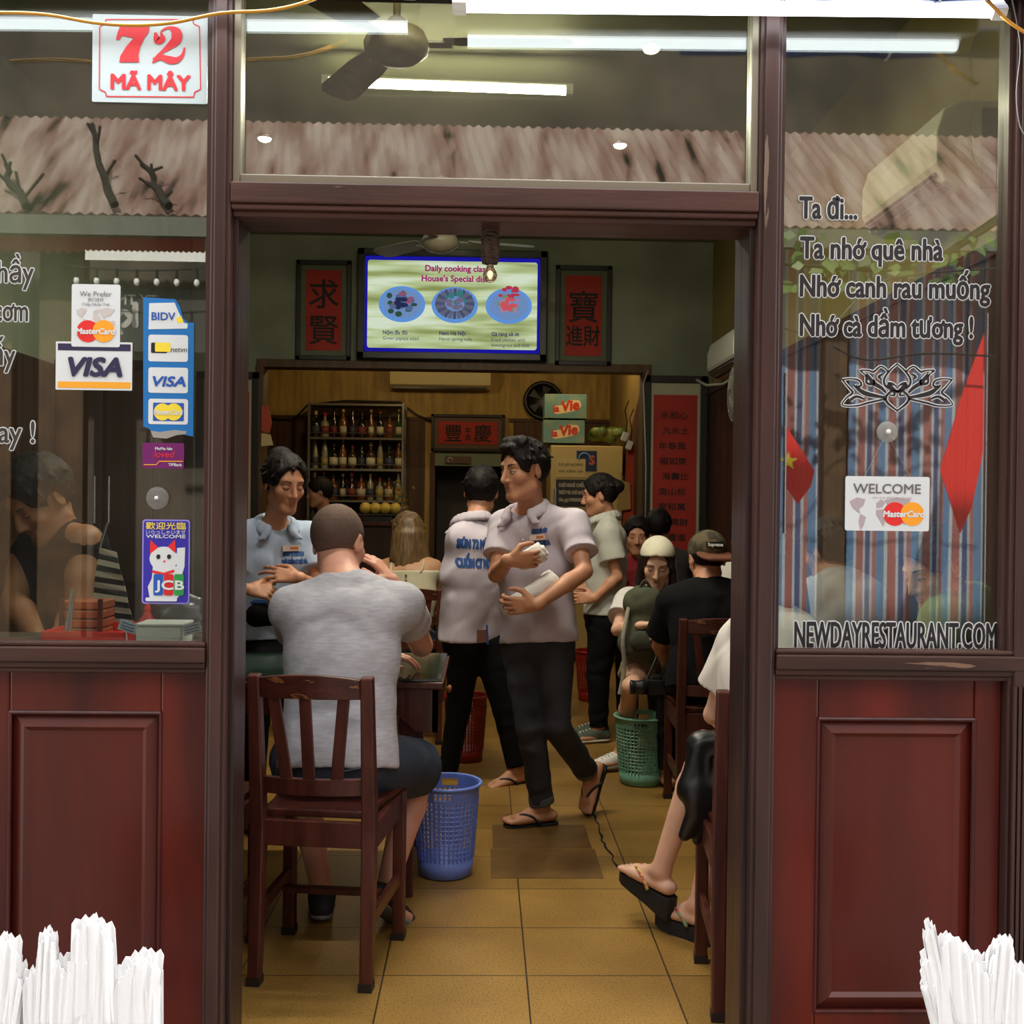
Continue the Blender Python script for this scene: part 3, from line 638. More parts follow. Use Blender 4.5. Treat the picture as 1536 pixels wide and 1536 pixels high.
# ------------------------------------------------------------------ perforated plastic baskets
def make_basket(label, c, R, H, col_, rz=0.0, name='waste_basket'):
    t = thing(name, label, 'basket', (c[0], c[1], 0), rz, 'plastic baskets beside the tables')
    m = mat('plastic_' + '_'.join(map(str, col_)), col_, 0.4)
    rr = lambda z: R * (0.80 + 0.20 * z / H)
    zb, zt = H * 0.20, H * 0.84
    MB().lathe([(rr(0) - 0.01, 0), (rr(0), 0.006), (rr(zb), zb), (rr(zb) - 0.005, zb), (rr(0) - 0.006, 0.012), (0.001, 0.012)], n=36).build('base', m, t, smooth=True)
    g = MB(); n = 40; rows = 13
    for k in range(n):
        a = 2 * PI * k / n; ca, sa = math.cos(a), math.sin(a)
        g.beam((rr(zb) * ca, rr(zb) * sa, zb - 0.003), (rr(zt) * ca, rr(zt) * sa, zt + 0.003), 0.0075, 0.004, (ca, sa, 0))
    for i in range(1, rows):
        z = zb + (zt - zb) * i / rows
        g.tube([(rr(z) * math.cos(2 * PI * k / n), rr(z) * math.sin(2 * PI * k / n), z) for k in range(n)], 0.0030, 4, closed=True)
    g.build('mesh_wall', m, t)
    b = MB(); n2 = 48
    for k in range(n2):                                   # upper band with two hand holes
        a = 2 * PI * k / n2; mid = a + PI / n2
        hole = min(abs(math.sin((mid - PI / 2 + 0.35) / 2)), abs(math.sin((mid + PI / 2 + 0.35) / 2))) < 0.14
        z0, z1 = zt, H - 0.008
        for za, zb_ in (((z0, z0 + 0.008), (z1 - 0.012, z1)) if hole else ((z0, z1),)):
            vs = []
            for aa in (a, a + 2 * PI / n2):
                for z in (za, zb_):
                    for o_ in (0, -0.004): vs.append(((rr(z) + o_) * math.cos(aa), (rr(z) + o_) * math.sin(aa), z))
            b.add(vs, [(0, 4, 6, 2), (1, 3, 7, 5), (2, 6, 7, 3), (0, 1, 5, 4), (0, 2, 3, 1), (4, 5, 7, 6)])
    b.build('upper_band', m, t)
    MB().tube([((R + 0.004) * math.cos(2 * PI * k / 40), (R + 0.004) * math.sin(2 * PI * k / 40), H - 0.006) for k in range(40)], 0.007, 8, closed=True).build('rim', m, t, smooth=True)
    return t
c = (W(668, 1290, 1.56)[0], 1.57)
make_basket('blue perforated plastic basket on the floor by the man in shorts', c, 0.127, 0.350, (112, 138, 222), 0.3)
make_basket('green perforated plastic basket by the white sneaker', (0.815, 2.945), 0.134, 0.345, (116, 172, 148), 0.2)
make_basket('dark red perforated basket behind the legs of the waiter with his back turned', (W(698, 1100, 3.40)[0], 3.42), 0.118, 0.36, (140, 30, 22), 0.5)
make_basket('red perforated basket deep in the room behind the walking waiter', (W(890, 1000, 5.3)[0], 5.3), 0.13, 0.36, (170, 36, 30), 0.0)
make_basket('green basket under the table behind the right-hand chair', (W(1112, 1320, 1.2)[0], 1.2), 0.13, 0.36, (70, 128, 92), 0.0)

# ------------------------------------------------------------------ framed pieces on the rear wall
def cjk(t, s, size, pos, m, name, bold=0.0022, sx=1.0, root=None):
    return text_mb(s, size, pos, (1, 0, 0), (0, 0, 1), sx, bold, 0.001, align='CENTER').build(name, m, t)
M_ink = mat('ink', (34, 26, 24), 0.7); M_redpaper = mat('red_paper', (178, 48, 34), 0.7, c2=(160, 40, 30), scale=4); M_gilt = mat('gilt_mount', (150, 120, 62), 0.6); M_mount = mat('grey_green_mount', (96, 104, 84), 0.7)
def picture(name, label, pa, pb, Y, mount, paper, inset1, inset2, cat='picture', edge=0.035):
    a = W(*pa, Y); b = W(*pb, Y); w, h = b[0] - a[0], a[2] - b[2]
    t = thing(name, label, cat, ((a[0] + b[0]) / 2, Y, (a[2] + b[2]) / 2))
    f = MB(); e = edge
    for q in ((0, h / 2 - e / 2, w, e), (0, -h / 2 + e / 2, w, e), (-w / 2 + e / 2, 0, e, h), (w / 2 - e / 2, 0, e, h)): f.box((q[0], 0.0, q[1]), (q[2], 0.035, q[3]))
    f.build('frame', M_dark, t, 0.004)
    MB().box((0, 0.008, 0), (w - 0.01, 0.012, h - 0.01)).build('mount', mount, t)
    MB().box((0, 0.0, inset2), (w - 2 * inset1, 0.008, h - 2 * inset1 - abs(inset2) * 2)).build('red_panel', paper, t)
    return t, w, h
YP = YB - 0.02
t, w, h = picture('calligraphy_picture', 'red calligraphy picture in a black frame left of the screen', (445, 390), (526, 541), YP, M_mount, M_redpaper, 0.075, 0)
cjk(t, '求', 0.24, (0, -0.005, 0.035), M_ink, 'lettering'); cjk(t, '賢', 0.24, (0, -0.005, -0.24), M_ink, 'lettering')
t, w, h = picture('calligraphy_picture', 'red calligraphy picture in a black frame right of the screen', (834, 398), (916, 549), YP, M_mount, M_redpaper, 0.075, 0)
cjk(t, '寶', 0.26, (0, -0.005, -0.03), M_ink, 'lettering', sx=0.95); cjk(t, '進財', 0.17, (0, -0.005, -0.22), M_ink, 'lettering', sx=0.8)
t, w, h = picture('calligraphy_scroll', 'tall red calligraphy scroll in a dark frame right of the opening', (966, 563), (1057, 905), YP, mat('pale_mount', (176, 172, 146), 0.7), M_redpaper, 0.078, -0.035, edge=0.055)
for i, s in enumerate(('永和心', '九水土', '年春風', '福如東', '海壽比', '南山松', '家和萬', '事興財', '源廣進', '平安吉', '祥如意')):
    cjk(t, s, 0.062, (-0.01 + 0.015 * math.sin(i * 2), -0.005, 0.55 - i * 0.118), M_ink, 'lettering', 0.001, 1.15)
t, w, h = picture('calligraphy_scroll', 'framed red scroll beside the left door post', (296, 557), (386, 905), YP, mat('pale_mount', (176, 172, 146), 0.7), M_redpaper, 0.078, -0.035, edge=0.055)
t, w, h = picture('name_board', 'wide red calligraphy board above the dark rear doorway', (647, 621), (757, 678), YR - 0.06, mat('brown_mount', (96, 70, 48), 0.6), M_redpaper, 0.075, 0, 'sign', 0.03)
cjk(t, '豐', 0.19, (-0.15, -0.005, -0.075), M_ink, 'lettering'); cjk(t, '慶', 0.19, (0.15, -0.005, -0.075), M_ink, 'lettering'); cjk(t, '年', 0.07, (0, -0.005, 0.0), M_ink, 'lettering', 0.001); cjk(t, '吉', 0.07, (0, -0.005, -0.07), M_ink, 'lettering', 0.001)
a = W(690, 690, YR - 0.05); t = thing('small_sign', 'small brown sign on the pale lintel of the rear doorway', 'sign', a)
MB().box((-0.02, 0, 0), (0.26, 0.012, 0.075)).build('board', mat('sign_brown', (96, 70, 50), 0.6), t, 0.003)
MB().tube([(-0.10 + 0.025 * math.cos(k / 10 * 2 * PI), -0.008, 0.025 * math.sin(k / 10 * 2 * PI)) for k in range(8)], 0.004, 6).build('painted_curl', M_white, t)

# ------------------------------------------------------------------ the screen
def screen():
    a = W(538, 374, YP - 0.02); b = W(819, 543, YP - 0.02); w, h = b[0] - a[0], a[2] - b[2]
    t = thing('television', 'lit wall screen showing the cooking class menu between two red pictures', 'television', ((a[0] + b[0]) / 2, YP - 0.05, (a[2] + b[2]) / 2))
    m = MB(); e = 0.055
    for q in ((0, h / 2 - e / 2, w, e), (0, -h / 2 + e / 2, w, e), (-w / 2 + e / 2, 0, e, h), (w / 2 - e / 2, 0, e, h)): m.box((q[0], 0.0, q[1]), (q[2], 0.06, q[3]))
    m.box((0, 0.03, 0), (w - 0.02, 0.04, h - 0.02)); m.build('bezel', M_black, t, 0.006)
    MB().box((0, 0.004, 0), (w - 0.1, 0.008, h - 0.1)).build('screen_border', emit('screen_blue', (34, 30, 190), 0.6), t)
    sw, sh = w - 0.15, h - 0.17
    em = bpy.data.materials.new('screen_picture'); em.use_nodes = True; nt = em.node_tree; N = nt.nodes; L = nt.links; N.remove(N['Principled BSDF'])
    tc = N.new('ShaderNodeTexCoord'); mp = N.new('ShaderNodeMapping'); mp.inputs['Scale'].default_value = (1.0, 1, 9.0); L.new(tc.outputs['Object'], mp.inputs[0])
    n = N.new('ShaderNodeTexNoise'); n.inputs['Scale'].default_value = 1.3; n.inputs['Detail'].default_value = 2; L.new(mp.outputs[0], n.inputs['Vector'])
    cr = N.new('ShaderNodeValToRGB'); E = cr.color_ramp.elements; E[0].position = 0.36; E[0].color = (*lin((146, 158, 92)), 1); E[1].position = 0.62; E[1].color = (*lin((226, 240, 214)), 1); x = E.new(0.5); x.color = (*lin((196, 212, 158)), 1)
    L.new(n.outputs['Fac'], cr.inputs[0]); e_ = N.new('ShaderNodeEmission'); e_.inputs[1].default_value = 0.82; L.new(cr.outputs[0], e_.inputs[0]); L.new(e_.outputs[0], N['Material Output'].inputs[0])
    pm = MB(); pts = rrect(sw, sh, 0.02); pm.poly([(x, -0.002, z) for x, z in pts], 0.003, (0, 1, 0)); pm.build('screen_picture', em, t)
    y = -0.004; X, Z = (1, 0, 0), (0, 0, 1)
    mag = emit('screen_magenta', (168, 32, 118), 0.8); nav = emit('screen_navy', (48, 52, 116), 0.75)
    tm = text_mb('Daily cooking class', 0.064, (0.03, y, sh / 2 - 0.078), X, Z, 1.0, 0.0022, align='CENTER'); text_mb("House's Special dish", 0.064, (0.02, y, sh / 2 - 0.155), X, Z, 1.0, 0.0022, align='CENTER', mb=tm); tm.build('heading', mag, t)
    tm = MB()
    for xl, rows in ((-0.53, ('Nộm đu đủ', 'Green papaya salad')), (-0.10, ('Nem Hà Nội', 'Hanoi spring rolls')), (0.30, ('Gà rang sả ớt', 'Fried chicken with', 'lemongrass and chilli'))):
        for k, s in enumerate(rows): text_mb(s, 0.040 if k == 0 else 0.037, (xl, y, -sh / 2 + 0.105 - k * 0.042), X, Z, 0.95, 0.0009 if k == 0 else 0.0, mb=tm)
    tm.build('captions', nav, t)
    rng = random.Random(3)
    for cx, cols in ((-0.385, ((52, 84, 70), (90, 110, 150), (150, 90, 120), (40, 50, 90))), (0.018, ((104, 108, 128), (80, 86, 120), (60, 130, 130), (120, 110, 140))), (0.43, ((190, 60, 80), (120, 150, 110), (170, 140, 170), (220, 90, 100)))):
        p = MB(); disc_mb(p, (cx, y, 0.0), 0.178, X, Z, 0.0, ry=0.138); p.build('dish_picture', emit('plate_blue', (104, 158, 232), 0.8), t)
        p = MB(); disc_mb(p, (cx, y, 0.004), 0.148, X, Z, 0.0008, ry=0.112); p.build('dish_picture', emit('plate_well', (126, 160, 214), 0.7), t)
        for k, c_ in enumerate(cols):
            p = MB()
            for q in range(12 if k != 2 else 8):
                an, rd = rng.uniform(0, 2 * PI), rng.uniform(0.2, 1) ** 0.6
                if cx == 0.018 and k < 2:
                    an = PI * 0.08 + (q + k * 0.5) / 12 * 2 * PI; d = V(math.cos(an), 0, math.sin(an) * 0.78); c0 = V(cx, y - 0.0018, 0.01) + d * 0.075; c1 = V(cx, y - 0.0018, 0.01) + d * 0.15; s = V(-d[2], 0, d[0]) * 0.13
                    p.add([c0 - s * 0.1, c1 - s * 0.14, c1 + s * 0.14, c0 + s * 0.1], [(0, 1, 2, 3)])
                else:
                    r0 = 0.135 if k == 0 else (0.085 if k < 3 else 0.06); oz = 0.0 if k != 2 else (0.03 if cx < 0.3 else 0.0)
                    if cx > 0.3 and k == 0: oz = 0.085; r0 = 0.075
                    disc_mb(p, (cx + math.cos(an) * rd * r0, y, 0.012 + oz + math.sin(an) * rd * r0 * 0.7), rng.uniform(0.014, 0.034), X, Z, 0.0016 + k * 0.0006 + q * 0.00003, n=7, ry=rng.uniform(0.01, 0.024))
            p.build('dish_picture', emit('dish_%d_%d_%d' % c_, c_, 0.8), t)
screen()

# ------------------------------------------------------------------ hanging bulb, cables
a = W(735, 318, 0.12); b = W(735, 424, 0.12); z = lambda py: float(W(735, py, 0.12)[2] - b[2])
t = thing('hanging_bulb', 'clear bulb on a bundle of taped cord under the door head', 'lamp', b)
MB().tube([(0, 0, z(318)), (0.002, 0, z(330)), (0, 0, z(346))], 0.004, 6).lathe([(0.010, z(318)), (0.012, z(325)), (0.008, z(330))], n=10).build('hook_cord', M_dark, t)
m = MB(); rr2 = random.Random(2)
for k in range(5):
    an = k * 1.26; m.tube([(0.010 * math.cos(an), 0.010 * math.sin(an), z(344)), (0.014 * math.cos(an + .4), 0.014 * math.sin(an + .4), z(370)), (0.010 * math.cos(an + .8), 0.010 * math.sin(an + .8), z(395))], 0.011, 8)
for k in range(9):
    zz_ = z(349 + k * 5.2); m.tube([(0.021 * math.cos(i / 10 * 2 * PI), 0.021 * math.sin(i / 10 * 2 * PI), zz_ + 0.003 * math.sin(i + k)) for i in range(10)], 0.0028, 5, closed=True)
m.build('cord_bundle', mat('dusty_cord', (86, 66, 54), 0.8, c2=(60, 46, 40), scale=60), t, smooth=True)
MB().lathe([(0.008, z(398)), (0.012, z(396)), (0.012, z(390)), (0.008, z(388))], n=12).build('bulb_holder', M_dark, t, smooth=True)
MB().lathe([(0.001, 0), (0.010, 0.003), (0.0165, 0.011), (0.018, 0.019), (0.015, 0.028), (0.009, 0.038), (0.008, z(397))], n=18).build('bulb', mat('bulb_amber_glass', (236, 216, 186), 0.06, trans=0.85), t, smooth=True)
MB().ball((0, 0, 0.02), (0.005, 0.005, 0.007), 8).build('filament', emit('filament', (255, 220, 170), 2.5), t)

# ------------------------------------------------------------------ wall machines
def air_con(name, label, x, y0, y1, z0, z1, depth, m, mv):
    """split unit on the right wall, its long side along the wall"""
    t = thing(name, label, 'air conditioner', (x, (y0 + y1) / 2, (z0 + z1) / 2)); L, H = y1 - y0, z1 - z0
    prof = [(0, H / 2), (-depth * 0.62, H / 2), (-depth * 0.9, H * 0.40), (-depth, H * 0.15), (-depth, -H * 0.22), (-depth * 0.86, -H * 0.42), (-depth * 0.6, -H / 2), (0, -H / 2)]
    b = MB(); b.poly([(p, -L / 2, q) for p, q in prof], L, (0, 1, 0)); b.build('housing', m, t, 0.006)
    f = MB(); f.bb((-depth * 0.80, -L / 2 + 0.05, -H * 0.475), (-depth * 0.70, L / 2 - 0.05, -H * 0.455)); f.beam((-depth * 0.95, -L / 2 + 0.03, -H * 0.32), (-depth * 0.95, L / 2 - 0.03, -H * 0.32), 0.012, 0.01); f.build('air_slot', M_black, t)
    MB().beam((-depth * 0.92, -L / 2 + 0.04, -H * 0.40), (-depth * 0.92, L / 2 - 0.04, -H * 0.40), 0.035, 0.006, (0.6, 0, 1)).build('louvre', mv, t)
    MB().bb((-depth * 0.35, -L / 2 - 0.004, -H * 0.5), (0, -L / 2 + 0.01, H * 0.42)).build('end_cap', mv, t, 0.01)
    return t
M_ac = mat('air_con_cream', (196, 190, 158), 0.4); M_ac2 = mat('air_con_white', (206, 206, 196), 0.35); M_acg = mat('air_con_grey', (122, 120, 104), 0.5)
air_con('air_conditioner', 'cream air conditioner high behind the right window', XR, 1.12, 1.86, 2.50, 2.80, 0.23, M_ac, M_acg)
air_con('air_conditioner', 'white air conditioner on the right wall above the tall scroll', XR, 4.2, 5.0, 2.28, 2.55, 0.22, M_ac2, M_acg)
a = W(585, 552, YR - 0.2); b = W(736, 582, YR - 0.2); t = thing('air_conditioner', 'long cream air conditioner above the bottle shelves', 'air conditioner', ((a[0] + b[0]) / 2, YR, (a[2] + b[2]) / 2)); L = b[0] - a[0]
m = MB(); H = 0.27; m.poly([(-L / 2, p, q + 0.03) for p, q in [(-0.01, H / 2), (-0.2, H / 2), (-0.22, 0.02), (-0.20, -H * 0.36), (-0.12, -H / 2), (-0.01, -H / 2)]], L, (1, 0, 0)); m.build('housing', mat('glossy_cream', (214, 196, 140), 0.12, spec=0.7), t, 0.006)
MB().bb((-L / 2 + 0.04, -0.165, -H * 0.46 + 0.02), (L / 2 - 0.04, -0.13, -H * 0.44 + 0.03)).build('air_slot', M_black, t)
a = W(815, 600, YR - 0.1); t = thing('exhaust_fan', 'round black exhaust fan high on the yellow rear wall', 'fan', (a[0], YR, a[2]))
MB().lathe([(0.20, 0.002), (0.20, 0.06), (0.17, 0.075), (0.16, 0.03), (0.02, 0.02)], n=36, rot=Matrix.Rotation(PI / 2, 3, 'X')).build('housing', M_black, t, smooth=True)
for k in range(5):
    an = k * 2 * PI / 5; MB().poly([(0.02 * math.cos(an), -0.05, 0.02 * math.sin(an)), (0.15 * math.cos(an - .25), -0.045, 0.15 * math.sin(an - .25)), (0.15 * math.cos(an + .35), -0.06, 0.15 * math.sin(an + .35))], 0.004, (0, 1, 0)).build('blade', M_dark, t)
a = W(1101, 590, 3.9); t = thing('wall_fan', 'grey round wall fan half hidden by the right door post', 'fan', (a[0], a[1], a[2]))
g = MB()
for r in (0.05, 0.09, 0.13, 0.165): g.tube([(-0.03 * (1 - r / .17), r * math.cos(k / 24 * 2 * PI), r * math.sin(k / 24 * 2 * PI)) for k in range(24)], 0.003, 5, closed=True)
for k in range(24): g.tube([(-0.03, 0.03 * math.cos(k / 24 * 2 * PI), 0.03 * math.sin(k / 24 * 2 * PI)), (0.0, 0.168 * math.cos(k / 24 * 2 * PI), 0.168 * math.sin(k / 24 * 2 * PI))], 0.0018, 4)
g.build('grille', mat('fan_grey', (128, 128, 118), 0.4), t)
MB().lathe([(0.16, 0), (0.165, 0.02), (0.13, 0.06), (0.05, 0.09), (0.04, 0.2)], n=24, rot=Matrix.Rotation(PI / 2, 3, 'Y')).build('motor_cover', mat('fan_grey_body', (140, 140, 128), 0.5), t, smooth=True)
MB().bb((0.14, -0.03, -0.2), (XR - a[0], 0.03, 0.05)).build('bracket', mat('fan_grey_body', (140, 140, 128), 0.5), t, 0.01)
a = W(1064, 738, 4.9); t = thing('wall_switch', 'small pale wall switch beside the tall scroll', 'switch', (XR - 0.035, a[1], a[2])); MB().box((0, 0, 0), (0.02, 0.10, 0.12)).build('plate', mat('switch_tan', (150, 136, 108), 0.4), t, 0.004); MB().box((-0.013, 0, 0), (0.008, 0.03, 0.045)).build('rocker', M_white, t)

# ------------------------------------------------------------------ bottle shelves, bar counter
YS = YR - 0.36
xa, xb = float(W(463, 700, YS)[0]), float(W(604, 700, YS)[0]); zt = float(W(530, 604, YS)[2]); levels = [float(W(530, p, YS)[2]) for p in (655, 702, 749)]
t = thing('bottle_shelf', 'grey metal shelf unit full of bottles on the rear wall', 'shelf', ((xa + xb) / 2, YR - 0.2, 0)); w = xb - xa
M_shelf = mat('shelf_metal', (120, 112, 96), 0.35, 0.4)
for s in (-1, 1):
    for y in (-0.16, 0.14): MB().bb((s * w / 2 - 0.012, y - 0.012, 1.05), (s * w / 2 + 0.012, y + 0.012, zt)).build('upright', M_shelf, t)
for z_ in levels + [zt]: MB().bb((-w / 2, -0.17, z_ - 0.03), (w / 2, 0.16, z_ - 0.008)).build('shelf_board', M_shelf, t, 0.002)
for z_ in levels: MB().tube([(-w / 2, -0.168, z_ + 0.035), (w / 2, -0.168, z_ + 0.035)], 0.004, 6).build('guard_rail', M_shelf, t)
PROF = [[(0.034, 0), (0.036, 0.01), (0.036, 0.17), (0.030, 0.195), (0.013, 0.225), (0.012, 0.27), (0.014, 0.272), (0.014, 0.285)], [(0.042, 0), (0.043, 0.01), (0.043, 0.13), (0.036, 0.155), (0.015, 0.175), (0.014, 0.22), (0.016, 0.225), (0.016, 0.25)], [(0.030, 0), (0.031, 0.01), (0.031, 0.15), (0.020, 0.22), (0.012, 0.25), (0.012, 0.30), (0.013, 0.302), (0.013, 0.312)]]
BC = [('dark', (26, 24, 18)), ('amber', (120, 66, 22)), ('clear', (150, 146, 116)), ('green', (26, 72, 36)), ('wine', (44, 18, 20)), ('brown', (74, 48, 22))]
LC = [(206, 196, 160), (120, 52, 44), (170, 150, 90), (60, 66, 80), (190, 180, 154)]
rb_ = random.Random(11); PLACE = ('leftmost', 'second', 'third', 'fourth', 'fifth', 'sixth', 'seventh', 'eighth', 'ninth', 'tenth'); ROW = {0: 'middle', 1: 'lower', 2: 'upper'}
rows_ = [(levels[0], 'top'), (levels[1], 'middle'), (levels[2], 'bottom')]
plan = (('dark', 'clear', 'dark', 'amber', 'wine', 'dark', 'amber', 'dark', 'amber', 'green'), ('clear', 'clear', 'dark', 'amber', 'brown', 'dark', 'brown', 'clear', 'dark', 'amber'), ('clear', 'brown', 'amber', 'dark', 'wine', 'amber', 'clear', 'clear', 'amber', 'clear'))
for r, (z_, rn) in enumerate(rows_):
    for k in range(10):
        cn = plan[r][k]; cc = dict(BC)[cn]; x_ = (xa + xb) / 2 - w / 2 + 0.05 + (w - 0.1) * k / 9; pr = PROF[rb_.randrange(3)]; s = rb_.uniform(0.9, 1.08)
        b_ = thing('liquor_bottle', '%s liquor bottle, %s from the left on the %s shelf' % (cn + (' glass' if cn in ('clear', 'green') else ''), PLACE[k].replace('leftmost', 'first'), rn), 'bottle', (x_, YR - 0.27 + rb_.uniform(-.02, .02), z_ - 0.008), group='bottles on the ' + rn + ' shelf')
        pp = [(a_ * s, q * s) for a_, q in pr]
        MB().lathe(pp, n=14).build('glass_body', mat('bottle_' + cn, cc, 0.12, spec=0.8), b_, smooth=True)
        MB().lathe([(pp[-1][0] + 0.001, pp[-2][1] - 0.012), (pp[-1][0] + 0.002, pp[-2][1] - 0.01), (pp[-1][0] + 0.002, pp[-1][1] + 0.004), (0.004, pp[-1][1] + 0.005)], n=10).build('cap', mat('cap_%d' % (k % 3), ((190, 160, 80), (150, 40, 34), (40, 40, 44))[k % 3], 0.3), b_, smooth=True)
        lc = LC[rb_.randrange(5)]; R0_ = pp[2][0] + 0.0012
        MB().lathe([(R0_ - 0.002, 0.035), (R0_, 0.035), (R0_, 0.115), (R0_ - 0.002, 0.115)], n=14).build('paper_band', mat('band_%d_%d_%d' % lc, lc, 0.6), b_, smooth=True)
YC = 7.75
t = thing('bar_counter', 'dark wooden bar counter below the bottle shelves', 'counter', (-1.3, YC, 0))
MB().bb((-0.9, -0.3, 0.0), (0.62, 0.3, 1.19)).build('cabinet', M_plankdark, t, 0.004); MB().bb((-0.92, -0.34, 1.19), (0.64, 0.34, 1.23)).build('counter_top', M_chair, t, 0.006)
for k in range(4):
    x_ = float(W(548 + k * 15, 770, YC - 0.2)[0]); o = MB().lathe([(0.004, 0), (0.03, 0.004), (0.052, 0.03), (0.056, 0.055), (0.045, 0.088), (0.02, 0.104), (0.004, 0.106)], n=18).build('melon', mat('melon_yellow', (222, 196, 96), 0.5, c2=(200, 168, 70), scale=20), smooth=True)
    o.location = (x_, YC - 0.2, 1.30); tag(o, ('pale yellow melon on the bar tray, ' + ('furthest left', 'second from left', 'third from left', 'beside the flower pot')[k]), 'melon', 'melons on the bar')
xa2 = float(W(540, 770, YC - .2)[0]); xb2 = float(W(600, 770, YC - .2)[0])
t = thing('serving_tray', 'raised dark tray under the yellow melons', 'tray', ((xa2 + xb2) / 2, YC - 0.2, 1.23)); MB().bb((-(xb2 - xa2) / 2 - 0.02, -0.09, 0.055), ((xb2 - xa2) / 2 + 0.02, 0.09, 0.068)).build('tray_top', M_dark, t, 0.003); MB().bb((-0.12, -0.06, 0), (0.12, 0.06, 0.055)).build('stand', M_dark, t)
a = W(600, 790, YC - 0.15); t = thing('flower_arrangement', 'cream flowers and folded papers standing on the bar behind the blonde woman', 'flowers', (a[0], a[1], 1.23))
MB().lathe([(0.05, 0), (0.07, 0.02), (0.085, 0.12), (0.07, 0.16), (0.06, 0.14)], n=18).build('vase', mat('vase_brown', (110, 84, 50), 0.3), t, smooth=True)
fl = MB()
for k in range(26):
    an, r_ = rb_.uniform(0, 2 * PI), rb_.uniform(0.02, 0.15); c_ = V(r_ * math.cos(an), r_ * math.sin(an) * 0.5, 0.18 + rb_.uniform(0, 0.18)); d = V(rb_.uniform(-1, 1), rb_.uniform(-1, 1), rb_.uniform(0, 1)) * 0.05
    s_ = nz(np.cross(d, V(0.3, 0.5, 0.2))) * 0.02; fl.add([c_, c_ + d * .5 + s_, c_ + d, c_ + d * .5 - s_], [(0, 1, 2, 3)])
fl.build('petals', mat('petal_cream', (214, 190, 130), 0.6, c2=(170, 130, 70), scale=12), t)
sm = MB()
for k in range(6): sm.tube([(0, 0, 0.1), (0.1 * math.cos(k), 0.05 * math.sin(k), 0.26)], 0.004, 5)
sm.build('stems', mat('stem_green', (70, 84, 40), 0.6), t)

# ------------------------------------------------------------------ fridge, water cartons, bag on top
FX0, FX1, FY = float(W(826, 700, 7.2)[0]), float(W(934, 700, 7.2)[0]), 7.2
FZ = float(W(880, 668, 7.2)[2])
t = thing('refrigerator', 'cream refrigerator with notices under the stacked water cartons', 'refrigerator', ((FX0 + FX1) / 2, FY, 0)); w = FX1 - FX0
M_fr = mat('fridge_cream', (196, 172, 110), 0.35)
MB().bb((-w / 2, 0.04, 0.03), (w / 2, 0.66, FZ)).build('cabinet', M_fr, t, 0.01)
MB().bb((-w / 2, 0.0, 1.28), (w / 2, 0.038, FZ - 0.005)).build('freezer_door', M_fr, t, 0.008); MB().bb((-w / 2, 0.0, 0.06), (w / 2, 0.038, 1.27)).build('fridge_door', M_fr, t, 0.008)
for z0, z1 in ((1.32, 1.55), (0.95, 1.22)): MB().bb((-w / 2 + 0.03, -0.03, z0), (-w / 2 + 0.055, 0.0, z1)).build('handle', M_chrome, t, 0.004)
for s in (-1, 1): MB().bb((s * (w / 2 - 0.08) - 0.03, 0.06, 0), (s * (w / 2 - 0.08) + 0.03, 0.6, 0.03)).build('foot', M_black, t)
def card(name, label, pa, pb, Y, m, rows=(), mt=None, cat='notice', bold=0.004):
    a = W(*pa, Y); b = W(*pb, Y); w, h = b[0] - a[0], a[2] - b[2]
    t = thing(name, label, cat, ((a[0] + b[0]) / 2, Y, (a[2] + b[2]) / 2)); MB().box((0, 0.002, 0), (w, 0.003, h)).build('sheet', m, t)
    if rows:
        mb = MB()
        for k, s in enumerate(rows): text_mb(s, h / (len(rows) + 1) * 0.7, (0, 0, h / 2 - (k + 1) * h / (len(rows) + 0.7)), (1, 0, 0), (0, 0, 1), 1, bold * h, 0.0008, align='CENTER', fit=w * 0.82, mb=mb)
        mb.build('lettering', mt or M_ink, t)
    return t
card('notice', 'yellowed paper notice on the upper fridge door', (834, 688), (878, 716), FY - 0.006, mat('yellowed_paper', (206, 184, 126), 0.7), ('Kính gửi quý khách', 'xin cảm ơn'), mat('ink_faint', (120, 100, 70), 0.7))
t = card('fridge_magnet', 'dark blue picture card beside the yellowed notice on the fridge', (865, 676), (895, 707), FY - 0.005, mat('card_blue', (22, 34, 78), 0.4), (), None, 'magnet')
MB().tube([(0.05 * math.cos(q) - 0.02, -0.003, 0.05 * math.sin(q) + 0.02) for q in [i * 0.4 for i in range(9)]], 0.008, 6).build('swirl', mat('card_cyan', (90, 150, 200), 0.4), t)
text_mb('S', 0.11, (0.02, -0.003, -0.03), (1, 0, 0), (0, 0, 1), 1, 0.006).build('lettering', mat('card_orange', (200, 96, 50), 0.5), t)
card('notice', 'black notice with pale lettering on the fridge door', (834, 719), (882, 760), FY - 0.006, mat('notice_black', (36, 30, 34), 0.5), ('CHỦ NGHỈ CHIỀU', 'THỨ 7 VÀ CHỦ NHẬT', 'Xin gọi 098000000'), mat('notice_pale', (176, 164, 150), 0.6), bold=0.012)
M_cart = mat('carton_teal', (104, 142, 140), 0.6, c2=(150, 156, 110), scale=7, lo=0.45, hi=0.75)
